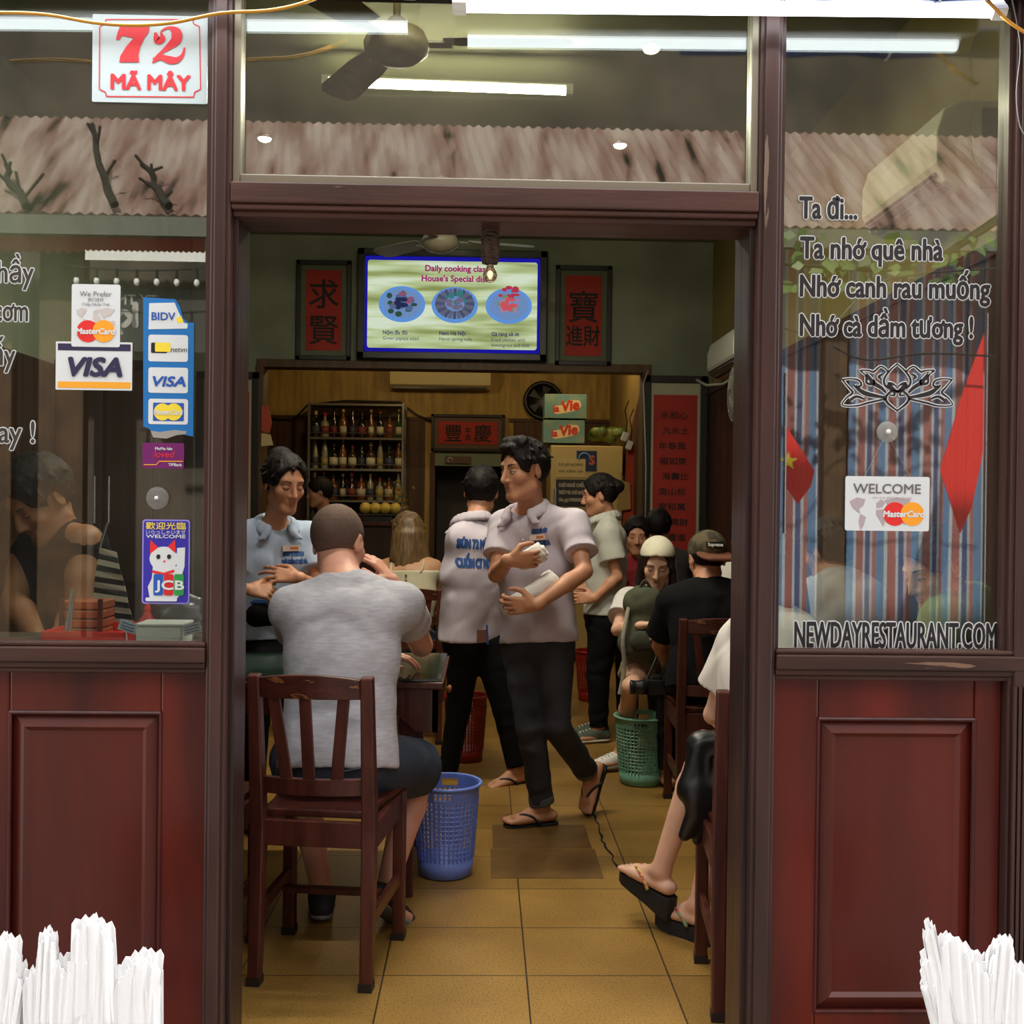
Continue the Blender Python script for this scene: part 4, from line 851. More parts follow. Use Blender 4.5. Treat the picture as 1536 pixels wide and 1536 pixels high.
def carton(label, pa, pb, Y):
    a = W(*pa, Y); b = W(*pb, Y); w, h = b[0] - a[0], a[2] - b[2]
    t = thing('water_carton', label, 'carton', ((a[0] + b[0]) / 2, Y, b[2]), group='stacked water cartons')
    MB().bb((-w / 2, 0, 0), (w / 2, 0.27, h - 0.004)).build('box', M_cart, t, 0.004)
    MB().bb((-w / 2 + 0.002, 0.1, h - 0.006), (w / 2 - 0.002, 0.16, h - 0.002)).build('tape', mat('tape_tan', (190, 168, 110), 0.4), t)
    p = MB(); pts = [(-0.10, 0.035), (-0.02, 0.06), (0.05, 0.15), (0.15, 0.16), (0.17, 0.12), (0.15, 0.07), (0.0, 0.045), (-0.06, 0.03)]
    p.poly([(x * 0.95, -0.001, z) for x, z in [(-0.12, 0.05), (-0.11, 0.11), (-0.03, 0.12), (0.03, 0.165), (0.13, 0.165), (0.15, 0.12), (0.12, 0.075), (0.0, 0.05), (-0.08, 0.035)]], 0.001, (0, 1, 0)); p.build('logo_patch', mat('logo_cream', (226, 200, 150), 0.6), t)
    ang = 0.12; X = (math.cos(ang), 0, math.sin(ang)); Z = (-math.sin(ang), 0, math.cos(ang))
    mb = text_mb('la', 0.085, (-0.115, -0.002, 0.055), X, Z, 1.0, 0.004, shear=0.15); text_mb('Vie', 0.125, (-0.04, -0.002, 0.065), X, Z, 1.0, 0.006, shear=0.15, mb=mb); mb.build('lettering', mat('logo_red', (206, 62, 30), 0.5), t)
carton('teal water carton resting on the fridge, lower of two', (815, 629), (877, 665), FY + 0.1); carton('teal water carton on top of the other carton', (817, 590), (880, 628), FY + 0.09)
a = W(905, 662, FY + 0.1); S_ = Soft(0.012)
for k in range(9): S_.ell(a + V(rb_.uniform(-.13, .15), rb_.uniform(0, .15), 0.045 + rb_.uniform(-.01, .05)), (rb_.uniform(.04, .08), .06, .05), k=0.03)
S_.wrinkle(0.006, 60); o = thing('plastic_bag', 'green plastic bag of vegetables on top of the fridge', 'bag', (a[0], a[1], FZ)); S_.build('bag_body', mat('bag_green', (70, 104, 46), 0.35, c2=(140, 140, 80), scale=9), o)
# plugs, cables and hanging cloths by the opening
for px, py, lb in ((937, 655, 'white plug hanging by a cable right of the fridge'), (944, 668, 'white plug lower on the cable beside the opening')):
    a = W(px, py, 6.5); t = thing('power_plug', lb, 'plug', a, group='hanging plugs'); r_ = Matrix.Rotation(0.35, 3, 'Y'); MB().box((0, 0, 0), (0.05, 0.035, 0.075), rot=r_).build('plug_body', M_white, t, 0.008); MB().tube([(0.01, 0, 0.03), (0.02, 0, 0.12), (0.0, 0, 0.22), (0.03, 0, 0.30)], 0.005, 6).build('cable', M_dark, t)
a = W(945, 745, 6.6); t = thing('hanging_cloth', 'orange-red cloth strip hanging right of the fridge', 'cloth', a); m = MB(); MB().tube([(0, 0, .44), (0, 0, .46)], .01).build('loop', M_dark, t)
m.poly([(x, 0.01 * math.sin(x * 90), z) for x, z in [(-0.03, 0.44), (0.03, 0.45), (0.045, 0.1), (0.05, -0.25), (-0.06, -0.28), (-0.045, 0.05)]], 0.012, (0, 1, 0)); m.build('strip', mat('cloth_orange', (176, 62, 36), 0.8), t)
a = W(936, 742, 6.55); t = thing('paper_bag', 'tan paper bag hanging in front of the orange-red cloth', 'bag', a); m = MB(); m.poly([(-0.05, 0, 0.13), (0.05, 0, 0.1), (0.06, 0, -0.12), (-0.06, 0, -0.14)], 0.02, (0, 1, 0)); m.build('paper', mat('kraft', (180, 146, 84), 0.7), t, 0.004); MB().tube([(-0.02, 0.01, 0.13), (-0.03, 0.01, 0.19), (0.0, 0.01, 0.13)], 0.004, 5).build('handle', mat('kraft_dark', (150, 120, 70), 0.7), t)
def cable(name, label, pts, r, m): o = MB().tube(pts, r, 6).build(name, m, smooth=True); return tag(o, label, 'cable')
cable('wall_cable', 'dark cable sagging along the rear wall between shelf and red board', [W(405, 628, YR - .04), W(440, 630, YR - .04), W(462, 607, YR - .05), W(520, 601, YR - .05), W(600, 603, YR - .05), W(625, 622, YR - .04), W(647, 632, YR - .04)], 0.010, M_dark)
cable('wall_cable', 'pale cable running down the edge of the opening by the tall scroll', [W(972, 556, YB - .03), W(965, 575, YB - .04), W(966, 600, YB - .04), W(969, 700, YB - .04), W(968, 800, YB - .04)], 0.007, mat('cable_pale', (170, 168, 150), 0.5))
cable('wall_cable', 'loop of cable under the white air conditioner on the right wall', [W(1045, 570, 5.2), W(1060, 578, 5.1), W(1085, 576, 4.8), W(1110, 560, 4.6)], 0.010, mat('cable_pale', (170, 168, 150), 0.5))
a = W(398, 640, YB - .04); t = thing('paper_decoration', 'red and cream paper ornament hanging left of the opening', 'decoration', a)
MB().poly([(-0.03, 0, 0.16), (0.02, 0, 0.16), (0.05, 0, 0.03), (0.03, 0, -0.05), (-0.03, 0, -0.03)], 0.01, (0, 1, 0)).build('ornament_top', mat('ornament_red', (176, 70, 46), 0.6), t); MB().poly([(-0.03, 0, -0.05), (0.04, 0, -0.06), (0.06, 0, -0.14), (-0.03, 0, -0.15)], 0.01, (0, 1, 0)).build('ornament_tail', mat('ornament_cream', (200, 180, 130), 0.6), t)
# ------------------------------------------------------------------ writing and stickers on the panes
YG = 0.0385
S = lambda px, py: W(px, py, YG)
X_, Z_ = (1, 0, 0), (0, 0, 1)
def sticker(name, label, cat, px, group=None):
    """px = (left, top, right, bottom); returns root, width, height, local(px,py) -> (x, z)"""
    a = S(px[0], px[1]); b = S(px[2], px[3]); c = (a + b) / 2
    t = thing(name, label, cat, c, group=group)
    return t, b[0] - a[0], a[2] - b[2], (lambda x, y: ((S(x, y) - c)[0], (S(x, y) - c)[2])), abs(b[0] - a[0]) / (px[2] - px[0])
def flat(pts, m, t, name, y=-0.0005, th=0.0005):
    return MB().poly([(p[0], y - th, p[1]) for p in pts], th, (0, 1, 0)).build(name, m, t)
def rect(L, x0, y0, x1, y1, r=None):
    a = L(x0, y0); b = L(x1, y1); w, h = b[0] - a[0], a[1] - b[1]; cx, cz = (a[0] + b[0]) / 2, (a[1] + b[1]) / 2
    return [(cx + x, cz + z) for x, z in rrect(w, h, r or min(w, h) * 0.05)]
def words(L, s, x, y, hpx, u, m, t, name='lettering', fit=None, bold=0.0, shear=0.0, align='LEFT', yoff=-0.0022, sx=1.0, col=None):
    p = L(x, y)
    return text_mb(s, hpx * u, (p[0], yoff, p[1]), X_, Z_, sx, bold * hpx * u, 0.0004, shear, align, fit=(fit * u if fit else None)).build(name, m, t)
def disc(L, x, y, r, u, m, t, name, yoff=-0.0015, ry=None):
    mb = MB(); p = L(x, y); disc_mb(mb, (p[0], yoff, p[1]), r * u, X_, Z_, 0, ry=ry * u if ry else None); return mb.build(name, m, t)
def ribbon(mb, pts, L, u, y, s=1.0):
    """planar brush stroke of varying width through photo points (x, y, width)"""
    P = [V(*L(p[0], p[1])) for p in pts]; n = len(P); vs = []
    for i in range(n):
        d = nz(P[min(i + 1, n - 1)] - P[max(i - 1, 0)]); q = V(-d[1], d[0]) * pts[i][2] * u * s / 2
        vs += [(P[i][0] + q[0], y, P[i][1] + q[1]), (P[i][0] - q[0], y, P[i][1] - q[1])]
    return mb.add(vs, [(2 * i, 2 * i + 1, 2 * i + 3, 2 * i + 2) for i in range(n - 1)])
def smooth(pts, k=4):
    out = []; n = len(pts)
    for i in range(n - 1):
        p0, p1, p2, p3 = (np.array(pts[max(0, min(n - 1, j))], float) for j in (i - 1, i, i + 1, i + 2))
        for q in range(k):
            t = q / k; out.append(tuple(0.5 * (2 * p1 + (p2 - p0) * t + (2 * p0 - 5 * p1 + 4 * p2 - p3) * t * t + (3 * p1 - p0 - 3 * p2 + p3) * t ** 3)))
    return out + [tuple(pts[-1])]
c_red = mat('sign_red', (206, 34, 46), 0.45); c_mcr = mat('card_red', (222, 42, 38), 0.45); c_mco = mat('card_orange2', (246, 160, 36), 0.45); c_grey = mat('map_grey', (196, 186, 182), 0.5)
c_navy = mat('sticker_navy', (44, 38, 72), 0.45); c_gold = mat('sticker_gold', (238, 164, 44), 0.45); c_blue = mat('sticker_blue', (18, 110, 178), 0.45); c_royal = mat('sticker_royal', (52, 44, 160), 0.4)
c_yel = mat('sticker_yellow', (240, 214, 60), 0.45); c_vblue = mat('sticker_vblue', (28, 84, 168), 0.45); c_txt = mat('sticker_grey_text', (104, 98, 96), 0.5); c_map = mat('map_mauve', (176, 160, 164), 0.5)

# house number plate
t, w, h, L, u = sticker('house_number_plate', 'white plate with red 72 MÃ MÂY at the top of the left window', 'sign', (140, 22, 311, 157))
flat(rect(L, 140, 22, 311, 157, 0.003), mat('plate_white', (184, 196, 198), 0.3), t, 'plate', 0, 0.004)
Z3 = lambda x, y: L(x / 3, y / 3)
bd = MB(); path = [(480, 92), (870, 92), (874, 112), (900, 124), (905, 405), (878, 418), (874, 440), (482, 437), (478, 418), (450, 405), (452, 124), (476, 112), (480, 92)]
for i in range(len(path) - 1): ribbon(bd, [(*path[i], 5), (*path[i + 1], 5)], Z3, u / 3, -0.0052)
bd.build('border_line', c_red, t)
dg = MB(); dg.poly([(Z3(*p)[0], -0.0056, Z3(*p)[1]) for p in [(545, 120), (675, 122), (672, 150), (652, 176), (634, 215), (626, 250), (629, 284), (540, 284), (545, 256), (570, 215), (606, 174), (575, 170), (553, 165), (541, 183), (525, 183), (533, 150)]], 0.0003, (0, -1, 0))
ribbon(dg, smooth([(702, 150, 10), (712, 186, 34), (735, 178, 26), (728, 150, 8), (742, 136, 10), (768, 130, 16), (795, 150, 46), (796, 182, 46), (766, 212, 30), (735, 236, 16), (706, 262, 12), (690, 288, 8)]), Z3, u / 3, -0.0057)
ribbon(dg, smooth([(694, 276, 20), (726, 262, 24), (766, 274, 34), (800, 274, 26), (824, 252, 14), (834, 218, 8)]), Z3, u / 3, -0.0060)
dg.build('number', c_red, t)
words(L, 'MÃ MÂY', 168, 134, 31, u, c_red, t, fit=117, bold=0.04, yoff=-0.0052)

def mc_logo(L, cx, cy, r, dx, u, t, txt=True, cm=(c_mcr, c_mco)):
    disc(L, cx - dx, cy, r, u, cm[0], t, 'red_disc', -0.0021); disc(L, cx + dx, cy, r, u, cm[1], t, 'orange_disc', -0.0023)
    if txt: words(L, 'MasterCard', cx, cy + r * 0.25, r * 0.72, u, M_paperw, t, fit=r * 3.5, bold=0.04, shear=0.15, align='CENTER', yoff=-0.0028)
def worldmap(L, x0, y0, w_, u, t, m):
    for pts in ([(0, .1), (.12, 0), (.25, .05), (.22, .2), (.15, .3), (.17, .42), (.05, .28)], [(.17, .42), (.26, .5), (.22, .72), (.17, .85), (.14, .6)], [(.42, .15), (.5, .05), (.56, .12), (.52, .25), (.43, .28)], [(.42, .32), (.55, .3), (.6, .45), (.53, .75), (.48, .6), (.42, .45)], [(.55, .08), (.75, 0), (.97, .06), (.9, .2), (.82, .35), (.75, .3), (.7, .45), (.62, .28)], [(.82, .55), (.95, .52), (.97, .68), (.85, .7)]):
        MB().add([(L(x0 + p[0] * w_, y0 + p[1] * w_ * .62)[0], -0.0019, L(x0 + p[0] * w_, y0 + p[1] * w_ * .62)[1]) for p in pts], [tuple(range(len(pts)))]).build('map_print', m, t)
t, w, h, L, u = sticker('payment_sticker', 'tall white sticker reading We Prefer above the red and orange discs', 'sticker', (108, 426, 180, 521))
flat(rect(L, 108, 426, 180, 521, 0.005), M_paperw, t, 'backing', -0.0006); worldmap(L, 115, 462, 60, u, t, c_grey); mc_logo(L, 144, 497, 16.5, 12, u, t)
words(L, 'We Prefer', 144, 445, 11, u, c_txt, t, align='CENTER'); words(L, '我们选择', 144, 452, 6, u, c_txt, t, align='CENTER'); words(L, 'Chấp Nhận Thẻ', 144, 459, 6, u, c_txt, t, align='CENTER')
t, w, h, L, u = sticker('payment_sticker', 'wide white sticker with a navy top band and an orange bottom band', 'sticker', (84, 512, 198, 586))
flat(rect(L, 84, 512, 198, 586, 0.002), M_paperw, t, 'backing', 0.0002); flat(rect(L, 87, 515, 196, 527, 0.001), c_navy, t, 'top_band', -0.0003); flat(rect(L, 87, 572, 196, 583, 0.001), c_gold, t, 'bottom_band', -0.0003)
words(L, 'VISA', 104, 563, 38, u, c_navy, t, fit=78, bold=0.05, shear=0.22)
# torn blue strip of cards
t, w, h, L, u = sticker('payment_sticker', 'torn tall blue strip with four white card boxes', 'sticker', (214, 446, 291, 656))
flat([L(*p) for p in [(215, 446), (263, 449), (270, 460), (275, 478), (282, 484), (291, 484), (290, 655), (276, 652), (262, 650), (246, 654), (230, 648), (222, 642), (215, 640)]], c_blue, t, 'backing', -0.0004)
for y0, y1 in ((502, 543), (551, 590), (598, 637)): flat(rect(L, 223, y0, 282, y1, 0.006), M_paperw, t, 'card_box', -0.001)
flat([L(*p) for p in [(224, 455), (262, 454), (268, 468), (276, 484), (282, 486), (281, 493), (223, 494)]], M_paperw, t, 'card_box', -0.001)
flat([L(*p) for p in [(226, 646), (240, 648), (262, 645), (280, 647), (279, 651), (264, 653), (250, 658), (230, 656)]], mat('torn_paper', (150, 148, 140), 0.7), t, 'torn_edge', -0.001)
words(L, 'BIDV', 228, 480, 16, u, c_vblue, t, fit=34, bold=0.02); flat([L(*p) for p in [(264, 478), (272, 474), (276, 484), (267, 485)]], c_yel, t, 'yellow_flash', -0.0014)
flat(rect(L, 227, 514, 251, 530, 0.003), M_letter, t, 'dark_block', -0.0014); flat(rect(L, 233, 514, 256, 528, 0.003), c_yel, t, 'yellow_block', -0.0018); words(L, 'netvn', 257, 528, 11, u, M_letter, t, fit=23)
words(L, 'VISA', 230, 579, 20, u, c_vblue, t, fit=47, bold=0.04, shear=0.2); flat(rect(L, 230, 604, 276, 632, 0.002), c_vblue, t, 'blue_block', -0.0014)
disc(L, 244, 618, 12.5, u, c_yel, t, 'yellow_disc', -0.0022); disc(L, 261, 618, 12.5, u, c_yel, t, 'yellow_disc', -0.0024); words(L, 'MasterCard', 253, 622, 10, u, M_paperw, t, fit=42, bold=0.03, shear=0.15, align='CENTER', yoff=-0.003)
t, w, h, L, u = sticker('bank_sticker', 'small purple sticker with a red word below the torn blue strip', 'sticker', (214, 664, 276, 703))
flat(rect(L, 214, 664, 276, 703, 0.004), mat('sticker_purple', (112, 32, 100), 0.35), t, 'backing', -0.0005); words(L, 'MoMo hân', 246, 675, 6, u, M_paperw, t, align='CENTER', bold=0.02); words(L, 'loved', 246, 686, 14, u, mat('loved_red', (222, 50, 60), 0.4), t, align='CENTER', shear=0.2)
words(L, 'TIPBank', 253, 699, 6, u, M_paperw, t, bold=0.02); rb2 = MB(); ribbon(rb2, [(216, 697, 1.4), (235, 697, 1.4), (239, 692, 1.4), (275, 692, 1.4)], L, u, -0.002); rb2.build('line', c_gold, t)
# welcome sticker with a white beckoning cat figurine
t, w, h, L, u = sticker('welcome_sticker', 'blue welcome sticker with a white waving cat above coloured stripes', 'sticker', (214, 779, 284, 906))
flat(rect(L, 214, 779, 284, 906, 0.007), mat('sticker_lilac', (150, 140, 220), 0.4), t, 'edge', -0.0003); flat(rect(L, 216, 781, 282, 904, 0.006), c_royal, t, 'backing', -0.0009)
words(L, '歡迎光臨', 249, 793, 11.5, u, c_yel, t, align='CENTER', fit=59, bold=0.01); words(L, 'いらっしゃいませ', 249, 801, 8, u, M_paperw, t, align='CENTER', fit=58); words(L, 'WELCOME', 249, 807, 7, u, M_paperw, t, align='CENTER', fit=58, bold=0.02)
flat([L(*p) for p in [(230, 845), (228, 868), (222, 880), (225, 898), (262, 902), (272, 890), (268, 850)]], M_paperw, t, 'cat_body', -0.0014); disc(L, 246, 838, 21, u, M_paperw, t, 'cat_head', -0.0018, 18)
flat([L(*p) for p in [(266, 822), (278, 821), (277, 850), (272, 866), (265, 858)]], M_paperw, t, 'cat_paw', -0.0016)
for pts in ([(225, 831), (226, 810), (238, 821)], [(252, 820), (263, 809), (264, 830)]): flat([L(*p) for p in pts], c_mcr, t, 'cat_ear', -0.0016)
for x in (238, 254): disc(L, x, 835, 3.0, u, M_letter, t, 'cat_eye', -0.0028, 3.6)
disc(L, 247, 842, 1.6, u, c_mcr, t, 'cat_nose', -0.0028); rb2 = MB(); ribbon(rb2, [(229, 857, 4), (246, 861, 4), (262, 856, 4)], L, u, -0.0026); rb2.build('cat_collar', c_mcr, t)
for k, c_ in enumerate(((30, 90, 178), (206, 36, 44), (40, 150, 70))): flat(rect(L, 231 + k * 15.5, 861, 245 + k * 15.5, 893, 0.004), mat('stripe_%d_%d_%d' % c_, c_, 0.4), t, 'stripe', -0.003)
words(L, 'JCB', 255, 884, 19, u, M_paperw, t, align='CENTER', fit=42, bold=0.03, yoff=-0.004); flat(rect(L, 219, 896, 266, 902, 0.003), M_paperw, t, 'white_pill', -0.0034)
# poem, right pane
def lettering(label, rows, name='window_lettering', grp=None):
    x0 = min(r[1] for r in rows); y0 = min(r[2] for r in rows); c = S(x0, y0)
    t = thing(name, label, 'lettering', c, group=grp); o = MB(); f = MB()
    u = 2.64 / 1650
    for s, x, y, hp, fit, bo, hollow in rows:
        p = S(x, y) - c; k = hp * u
        base = text_mb(s, k, (0, 0, 0), X_, Z_, 1, bo * k)
        wd = max(v[0] for v in base.v) - min(v[0] for v in base.v); sx = fit * u / wd
        text_mb(s, k, (p[0], -0.0006, p[2]), X_, Z_, sx, (bo + 0.034) * k, 0.0003, mb=o); text_mb(s, k, (p[0], -0.0014, p[2]), X_, Z_, sx, bo * k, 0.0003, mb=f)
    o.build('white_outline', M_paperw, t); f.build('dark_fill', M_letter if not rows[0][6] else mat('letter_dark_film', (52, 46, 40), 0.5), t)
    return t
lettering('black outlined poem line Ta đi near the top of the right window', [('Ta đi...', 1199, 327, 46, 88, 0.026, 0)])
lettering('black outlined poem line Ta nhớ quê nhà on the right window', [('Ta nhớ quê nhà', 1200, 387, 46, 218, 0.026, 0)])
lettering('black outlined poem line Nhớ canh rau muống on the right window', [('Nhớ canh rau muống', 1198, 444, 46, 290, 0.026, 0)])
lettering('black outlined poem line Nhớ cà dầm tương on the right window', [('Nhớ cà dầm tương !', 1198, 503, 46, 264, 0.026, 0)])
lettering('large black web address along the bottom of the right window', [('NEWDAYRESTAURANT.COM', 1190, 970, 55, 309, 0.016, 0)])
for lb, s, xr, y in (('white outlined word ending hầy at the left window edge', 'thấy hầy', 48, 422), ('white outlined word ending ơm at the left window edge', 'cơm', 40, 481), ('white outlined word ending ấy under ơm at the left window edge', 'thấy', 22, 547), ('lowest white outlined word ending ay with an exclamation mark', 'mây ngay !', 46, 662)):
    w_ = len(s) * 16.5; lettering(lb, [(s, xr - w_, y, 46, w_, 0.012, 1)])
# lotus emblem
t, w, h, L, u = sticker('lotus_emblem', 'black and white lotus emblem in the middle of the right window', 'emblem', (1260, 543, 1430, 621))
z8 = lambda x, y: L(1136 + x / 2.695, 450 + y / 2.695); u8 = u / 2.695
half = [smooth([(565, 258, 5), (535, 285, 7), (512, 320, 9), (520, 350, 9), (565, 372, 6)]), smooth([(565, 372, 8), (530, 340, 12), (545, 338, 8), (560, 348, 5)]), smooth([(565, 448, 6), (525, 415, 10), (520, 390, 10), (545, 368, 8), (555, 385, 7), (535, 385, 5)]),
        smooth([(530, 290, 6), (500, 268, 6), (470, 290, 8), (450, 285, 6), (415, 285, 4), (438, 305, 6), (442, 335, 10), (470, 340, 8), (468, 320, 5)]), smooth([(440, 300, 12), (470, 335, 16), (500, 355, 14), (520, 375, 8)]), smooth([(505, 300, 8), (490, 310, 10), (500, 320, 6)]),
        smooth([(343, 322, 4), (375, 318, 5), (410, 325, 7), (420, 345, 8), (400, 350, 5)]), smooth([(343, 322, 4), (370, 355, 7), (385, 375, 9), (360, 395, 6), (343, 425, 4), (400, 428, 6), (450, 415, 8), (520, 400, 6)]), smooth([(390, 345, 8), (430, 375, 18), (480, 388, 14), (515, 392, 6)]), smooth([(375, 405, 12), (400, 390, 10), (430, 400, 8)])]
fl, ou = MB(), MB()
for hh in half:
    for mir in (0, 1):
        q = [((1130 - p[0]) if mir else p[0], p[1], max(p[2], 5) * 1.0) for p in hh]
        ribbon(ou, [(p[0], p[1], p[2] + 7) for p in q], z8, u8, -0.0006); ribbon(fl, q, z8, u8, -0.0012)
ou.build('white_outline', M_paperw, t); fl.build('dark_fill', M_letter, t)
# hanging welcome card inside the glass
YG0 = YG; YG = 0.034
t, w, h, L, u = sticker('welcome_card', 'white welcome card hanging from a suction cup on the right window', 'sign', (1268, 714, 1393, 797))
flat(rect(L, 1268, 714, 1393, 797, 0.005), M_paperw, t, 'card', -0.0005, 0.001); worldmap(L, 1274, 746, 95, u, t, c_map); mc_logo(L, 1355, 771, 17.5, 13, u, t); words(L, 'WELCOME', 1330, 740, 20, u, c_txt, t, align='CENTER', fit=100, bold=0.012); words(L, 'we are glad to accept', 1338, 748, 5, u, c_map, t, align='CENTER', fit=60)
cs = MB(); a, b, c = L(1295, 718), L(1330, 650), L(1367, 718); cs.tube([(a[0], 0, a[1]), (b[0], 0, b[1]), (c[0], 0, c[1])], 0.0008, 5); cs.build('cord', mat('clear_cord', (120, 116, 110), 0.4), t)
b = S(1331, 648); t = thing('suction_cup', 'clear suction cup above the hanging welcome card', 'suction cup', b); MB().lathe([(0.026, -0.001), (0.025, 0.001), (0.012, 0.003), (0.006, 0.006), (0.005, 0.008)], n=24, rot=Matrix.Rotation(PI / 2, 3, 'X')).build('cup', mat('cup_clear', (190, 188, 180), 0.3, alpha=0.3), t, smooth=True); MB().ball((0, -0.008, 0), 0.006, 10).build('nub', M_white, t)
b = S(236, 747); t = thing('suction_cup', 'pale suction cup between the purple sticker and the welcome sticker', 'suction cup', b); MB().lathe([(0.027, -0.001), (0.026, 0.001), (0.012, 0.003), (0.006, 0.006), (0.005, 0.008)], n=24, rot=Matrix.Rotation(PI / 2, 3, 'X')).build('cup', mat('cup_pale', (150, 146, 140), 0.4, alpha=0.3), t, smooth=True); MB().ball((0, -0.008, 0), 0.005, 10).build('nub', M_white, t)
YG = YG0

# ------------------------------------------------------------------ tube lamps, cords and blue tarpaulin over the shop front
YT = -0.055
a, b = W(697, 9, YT), W(1490, 17, YT)
tube_light('outdoor_tube_light', 'glaring white fluorescent tube across the top of the shop front', a, b, 0.0145, E_out, 4, (0.92, 0.97, 1.0), (0, 0.03, 0.035), (0, -0.5, -1), (0, -0.03, -0.03), 0.05)
a, b = W(-180, -22, YT), W(606, -14, YT)
tube_light('outdoor_tube_light', 'second fluorescent tube above the left window and door', a, b, 0.0145, E_out, 4, (0.92, 0.97, 1.0), (0, 0.03, 0.035), (0, -0.5, -1), (0, -0.03, -0.03), 0.05)
M_cord = mat('orange_cord', (206, 146, 44), 0.5)
def cord(label, pts, Y, r=0.004):
    o = MB().tube(smooth([tuple(W(x, y, Y)) for x, y in pts]), r, 8).build('orange_cable', M_cord, smooth=True); return tag(o, label, 'cord')
cord('orange cord sagging in front of the house number plate', [(-60, 22), (0, 19), (70, 22), (140, 34), (200, 38), (260, 34), (330, 20), (400, 16), (450, 6), (500, -14)], -0.09)
cord('orange cord hanging past the end of the white tube at the right', [(1470, -10), (1492, 12), (1515, 34), (1550, 56)], -0.10)
wc = MB().tube(smooth([tuple(W(x, y, -0.08)) for x, y in [(1518, 0), (1526, 40), (1530, 80), (1524, 140), (1530, 190), (1545, 210)]]), 0.0012, 5).build('thin_wire', mat('wire_grey', (150, 150, 146), 0.4)); tag(wc, 'thin grey wire curling down at the right edge of the shop front', 'wire')
a, b = W(1060, -16, -0.12), W(1640, -10, -0.12)
t = thing('rolled_tarpaulin', 'rolled blue tarpaulin just above the white tube', 'tarpaulin', (a + b) / 2)
m = MB(); d = b - a; pts = [a + d * (i / 10) + V(0, 0, 0.012 + 0.003 * math.sin(i * 1.7)) for i in range(11)]; m.tube([p - (a + b) / 2 + V(0, 0, .008) for p in pts], [0.036 + 0.003 * math.sin(i * 2.3) for i in range(11)], 12); m.build('roll', mat('tarp_blue', (30, 74, 160), 0.5), t, smooth=True)
for i in (2, 6): m = MB(); p = pts[i] - (a + b) / 2 + V(0, 0, .008); m.tube([(p[0], p[1] + 0.041 * math.cos(k * PI / 6), p[2] + 0.041 * math.sin(k * PI / 6)) for k in range(12)], 0.003, 5, closed=True); m.build('tie', M_white, t)

# ------------------------------------------------------------------ folded white paper in front of the panels
M_nap = mat('napkin_white', (250, 250, 250), 0.7)
rn_ = random.Random(5)
def paper_bunch(label, outline, Y, base, tip=None):
    """sheets of pinked-edge tissue standing upright; outline = photo points (x, y_top, width) of each sheet fan"""
    c = W(base[0], base[1], Y); c[2] = -0.12 + 0.55
    t = thing('paper_napkin_bunch', label, 'napkins', c, group='white folded paper in front of the shop')
    for x, y, wpx, lean, yb in outline:
        a = W(x, y, Y) - c; z0 = (W(x, yb, Y) - c)[2]; wv = wpx / 1650 * (Y + 2.6); n = 11; m = MB()
        for lay in range(7):
            off = (lay - 3) * 0.005 + rn_.uniform(-.002, .002); dz = rn_.uniform(-0.02, 0.0) * (1 if lay != 3 else 0); k = 1.04 - abs(lay - 3) * 0.05; vs = []
            bx = lean * -0.12 + rn_.uniform(-.01, .01)
            for i in range(n):
                u_ = i / (n - 1) - 0.5; fold = 0.002 * math.sin(i * 1.9 + lay)
                zt_ = a[2] + dz + (0.0045 if i % 2 else -0.004) - 0.03 * abs(u_) ** 1.5 * 4 * (0.4 if lay == 3 else 0.9) + lean * 0.05 * u_
                vs += [(a[0] + bx + u_ * wv * 0.95 * k, off + fold, z0), (a[0] + bx * .3 + u_ * wv * 1.12 * k + rn_.uniform(-.003, .003), off + fold * 1.5 - 0.01, (z0 + zt_) / 2), (a[0] + u_ * wv * k, off + fold * 2, zt_)]
            nf = len(vs); vs += [(p[0], p[1] + 0.0025, p[2]) for p in vs]
            fs = []
            for i in range(n - 1):
                for j in (0, 1):
                    q = i * 3 + j; fs += [(q, q + 1, q + 4, q + 3), (q + nf, q + 3 + nf, q + 4 + nf, q + 1 + nf)]
                q = i * 3; fs += [(q + 2, q + 2 + nf, q + 5 + nf, q + 5), (q, q + 3, q + 3 + nf, q + nf)]
            for i in (0, n - 1): q = i * 3; fs += [(q, q + nf, q + 1 + nf, q + 1), (q + 1, q + 1 + nf, q + 2 + nf, q + 2)]
            m.add(vs, fs)
        m.build('folded_sheets', M_nap, t)
    return t, c
YN = -0.42
b1 = paper_bunch('bunch of white folded paper at the far left in front of the panel', [(6, 1400, 52, 0.2, 1640), (-30, 1412, 50, 0.1, 1640), (22, 1440, 36, 0.4, 1640)], YN, (5, 1560))
b2 = paper_bunch('bunch of white folded paper with a low narrow top, second from the left', [(72, 1392, 28, 0.0, 1640), (80, 1430, 50, 0.2, 1640), (58, 1450, 44, -0.3, 1640)], YN, (70, 1560))
b3 = paper_bunch('tallest bunch of white folded paper left of the door', [(140, 1374, 62, -0.2, 1640), (128, 1420, 64, 0.1, 1640), (122, 1445, 78, 0, 1640), (148, 1400, 46, .3, 1640)], YN, (132, 1560))
b4 = paper_bunch('bunch of white folded paper nearest the left door post', [(214, 1424, 60, 0.3, 1640), (200, 1445, 60, -0.3, 1640), (208, 1440, 70, 0.0, 1640)], YN, (205, 1560))
b5 = paper_bunch('spread bunch of white folded paper in front of the right panel', [(1398, 1384, 22, -0.9, 1640), (1425, 1402, 62, -0.3, 1640), (1410, 1430, 58, -0.9, 1640), (1455, 1425, 58, 0.1, 1640), (1412, 1460, 62, -1.0, 1640), (1446, 1440, 80, 0, 1640)], YN, (1440, 1560))
